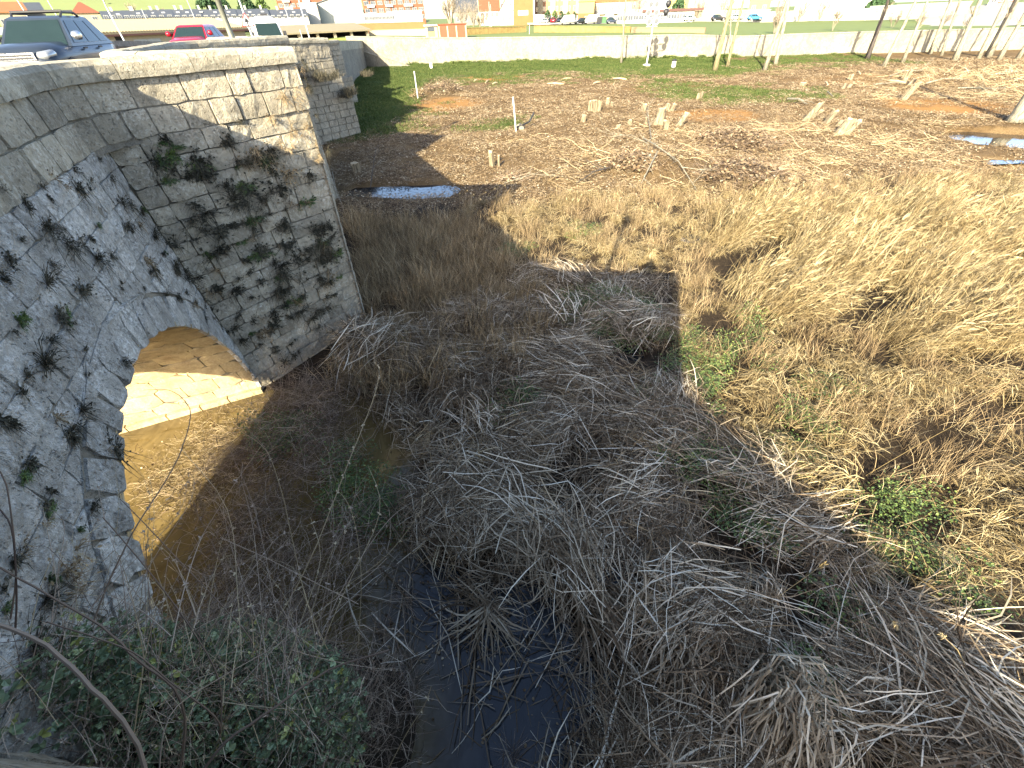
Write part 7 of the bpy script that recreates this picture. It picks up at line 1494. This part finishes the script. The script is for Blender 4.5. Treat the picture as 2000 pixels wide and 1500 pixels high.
p = at(493, 72, 33); p.z = 5.6; t_ = at(466, -6, 33); h_ = t_.z - p.z; e = empty('warning_sign', p, 0, 'red bordered triangular warning sign on a slim pole by the bridge', 'traffic sign'); mb = MB(); mb.tube([(0, 0, 0), (0, 0, h_)], 0.045, n=8); mb.build('pole', 'galvanised', e)
zs = ztop(487, 52, p) - p.z; s_ = 0.34; ang = math.atan2(-p.y, -p.x) + math.pi / 2; fr = Matrix.Rotation(ang, 4, 'Z')
for nm, sc_, off, m_ in (('sign_plate', 1.0, 0.06, 'sign_red'), ('sign_face', 0.76, 0.085, 'sign_white')):
    c_ = Vector((0, 0, zs + s_ * 0.58)); tri = [Vector((-s_ * sc_, 0, c_.z - s_ * 0.58 * sc_)), Vector((s_ * sc_, 0, c_.z - s_ * 0.58 * sc_)), Vector((0, 0, c_.z + s_ * 1.16 * sc_))]; d_ = Vector((-p.x, -p.y, 0)).normalized()
    mb = MB(); Q = [fr @ v for v in tri]; mb.add([v + d_ * off for v in Q] + [v + d_ * (off - 0.02) for v in Q], [(0, 1, 2), (3, 5, 4), (0, 3, 4, 1), (1, 4, 5, 2), (2, 5, 3, 0)]); mb.build(nm, m_, e)
d_ = Vector((-p.x, -p.y, 0)).normalized(); mb = MB(); c_ = zs + s_ * 0.5
for (x0, x1, z0, z1) in ((-0.035, 0.035, -0.17, 0.20), (-0.13, 0.13, 0.02, 0.07), (-0.08, 0.08, 0.07, 0.14)): mb.box((x0, -0.006, c_ + z0), (x1, 0.006, c_ + z1), lambda v: tuple(fr @ Vector(v) + d_ * 0.094))
mb.build('sign_symbol', 'trim_black', e)
def pole_lamp(label, px, yb, pxt, yt, d, r, arm=None, name='street_lamp'):
    b_ = at(px, yb, d); b_.z -= 2.0; h_ = ztop(pxt, yt, b_) - b_.z; e = empty(name, b_, 0, label, 'street lamp'); mb = MB(); mb.tube([(0, 0, 0), (0, 0, h_ * 0.5), (0, 0, h_)], [r, r * 0.8, r * 0.6], n=8); mb.build('pole', 'galvanised', e)
    if arm: mb = MB(); mb.tube([(0, 0, h_ - 0.05), (0.15, -0.1, h_ + 0.5), (0.6, -0.4, h_ + 0.95), (1.3, -0.7, h_ + 1.1)], r * 0.6, n=7); mb.build('arm', 'galvanised', e); mb = loft([(1.1, h_ + 1.03, h_ + 1.13, 0.1), (1.7, h_ + 1.02, h_ + 1.16, 0.14), (1.95, h_ + 1.05, h_ + 1.12, 0.08)], 8, 3); mb.V = [(v[0], v[1] - 0.72, v[2]) for v in mb.V]; mb.build('lamp_head', 'galvanised', e)
    return e
pole_lamp('curved arm street lamp standing behind the dark car', 244, 82, 219, 12, 58, 0.085, True); pole_lamp('slim steel street lamp behind the far pier in front of the shed', 604, 72, 586, 0, 62, 0.085); pole_lamp('short thin pole left of the slim lamp by the far pier', 592, 80, 584, 58, 58, 0.05, name='steel_post')
for k, (px, yb, pt, yt, dd) in enumerate(((288, 42, 282, 17, 200), (72, 60, 58, -5, 130), (126, 56, 117, 0, 180), (382, 40, 372, -5, 210), (566, 45, 558, -5, 200), (958, 68, 957, 3, 118), (1034, 68, 1034, 47, 112), (960, 52, 961, 8, 150))):
    pole_lamp(('thin white lamp column before the slate roofs', 'pale lamp column behind the dark car roof', 'short pale lamp column at the foot of the scrubby slope', 'lamp column rising from the right half of the slate roofs', 'lamp column before the red apartment block', 'tall thin grey column right of the brick hut', 'short post in the gap of the ochre wall', 'thin column in the bare thicket')[k], px, yb, pt, yt, dd, 0.11 if k < 5 else 0.06)
# ------------------------------------------------------------------ the photographer leaning on the parapet (seen by the shadow)
me = bpy.data.meshes.new('person'); J = {'pelvis': (0, 0, 0.95, .15), 'belly': (0.02, 0, 1.12, .14), 'chest': (0.05, 0, 1.32, .155), 'neck': (0.08, 0, 1.48, .06), 'head': (0.11, 0, 1.60, .095), 'crown': (0.11, 0, 1.70, .07)}
for s_, sg in (('L', 1), ('R', -1)): J.update({'hip' + s_: (0, .1 * sg, .90, .10), 'knee' + s_: (.02, .11 * sg, .48, .065), 'ank' + s_: (-.02, .11 * sg, .08, .045), 'toe' + s_: (.16, .12 * sg, .04, .04), 'sh' + s_: (.05, .19 * sg, 1.40, .065), 'elb' + s_: (.24, .24 * sg, 1.22, .045), 'wr' + s_: (.45, .10 * sg, 1.32, .032), 'hand' + s_: (.53, .07 * sg, 1.36, .035)})
EG = [('pelvis', 'belly'), ('belly', 'chest'), ('chest', 'neck'), ('neck', 'head'), ('head', 'crown')]
for s_ in 'LR': EG += [('pelvis', 'hip' + s_), ('hip' + s_, 'knee' + s_), ('knee' + s_, 'ank' + s_), ('ank' + s_, 'toe' + s_), ('chest', 'sh' + s_), ('sh' + s_, 'elb' + s_), ('elb' + s_, 'wr' + s_), ('wr' + s_, 'hand' + s_)]
ks = list(J); me.from_pydata([J[k][:3] for k in ks], [(ks.index(a), ks.index(b)) for a, b in EG], []); me.update()
o = link('person', me); md = o.modifiers.new('skin', 'SKIN'); me.skin_vertices or None
sv = me.skin_vertices[0].data if len(me.skin_vertices) else None
if sv is None:
    with bpy.context.temp_override(object=o, active_object=o): bpy.ops.mesh.customdata_skin_add()
    sv = me.skin_vertices[0].data
for i, k in enumerate(ks): sv[i].radius = (J[k][3], J[k][3]); sv[i].use_root = (k == 'pelvis')
o.modifiers.new('smooth', 'SUBSURF').levels = 1; mat('coat_cloth', (0.06, 0.07, 0.09), 0.9); me.materials.append(M['coat_cloth'])
o.location = (-0.42, -1.02, 6.30); o.rotation_euler = (0, 0, math.atan2(0.93, 0.37)); tag(o, 'photographer in a dark coat leaning towards the parapet of the refuge', 'person')
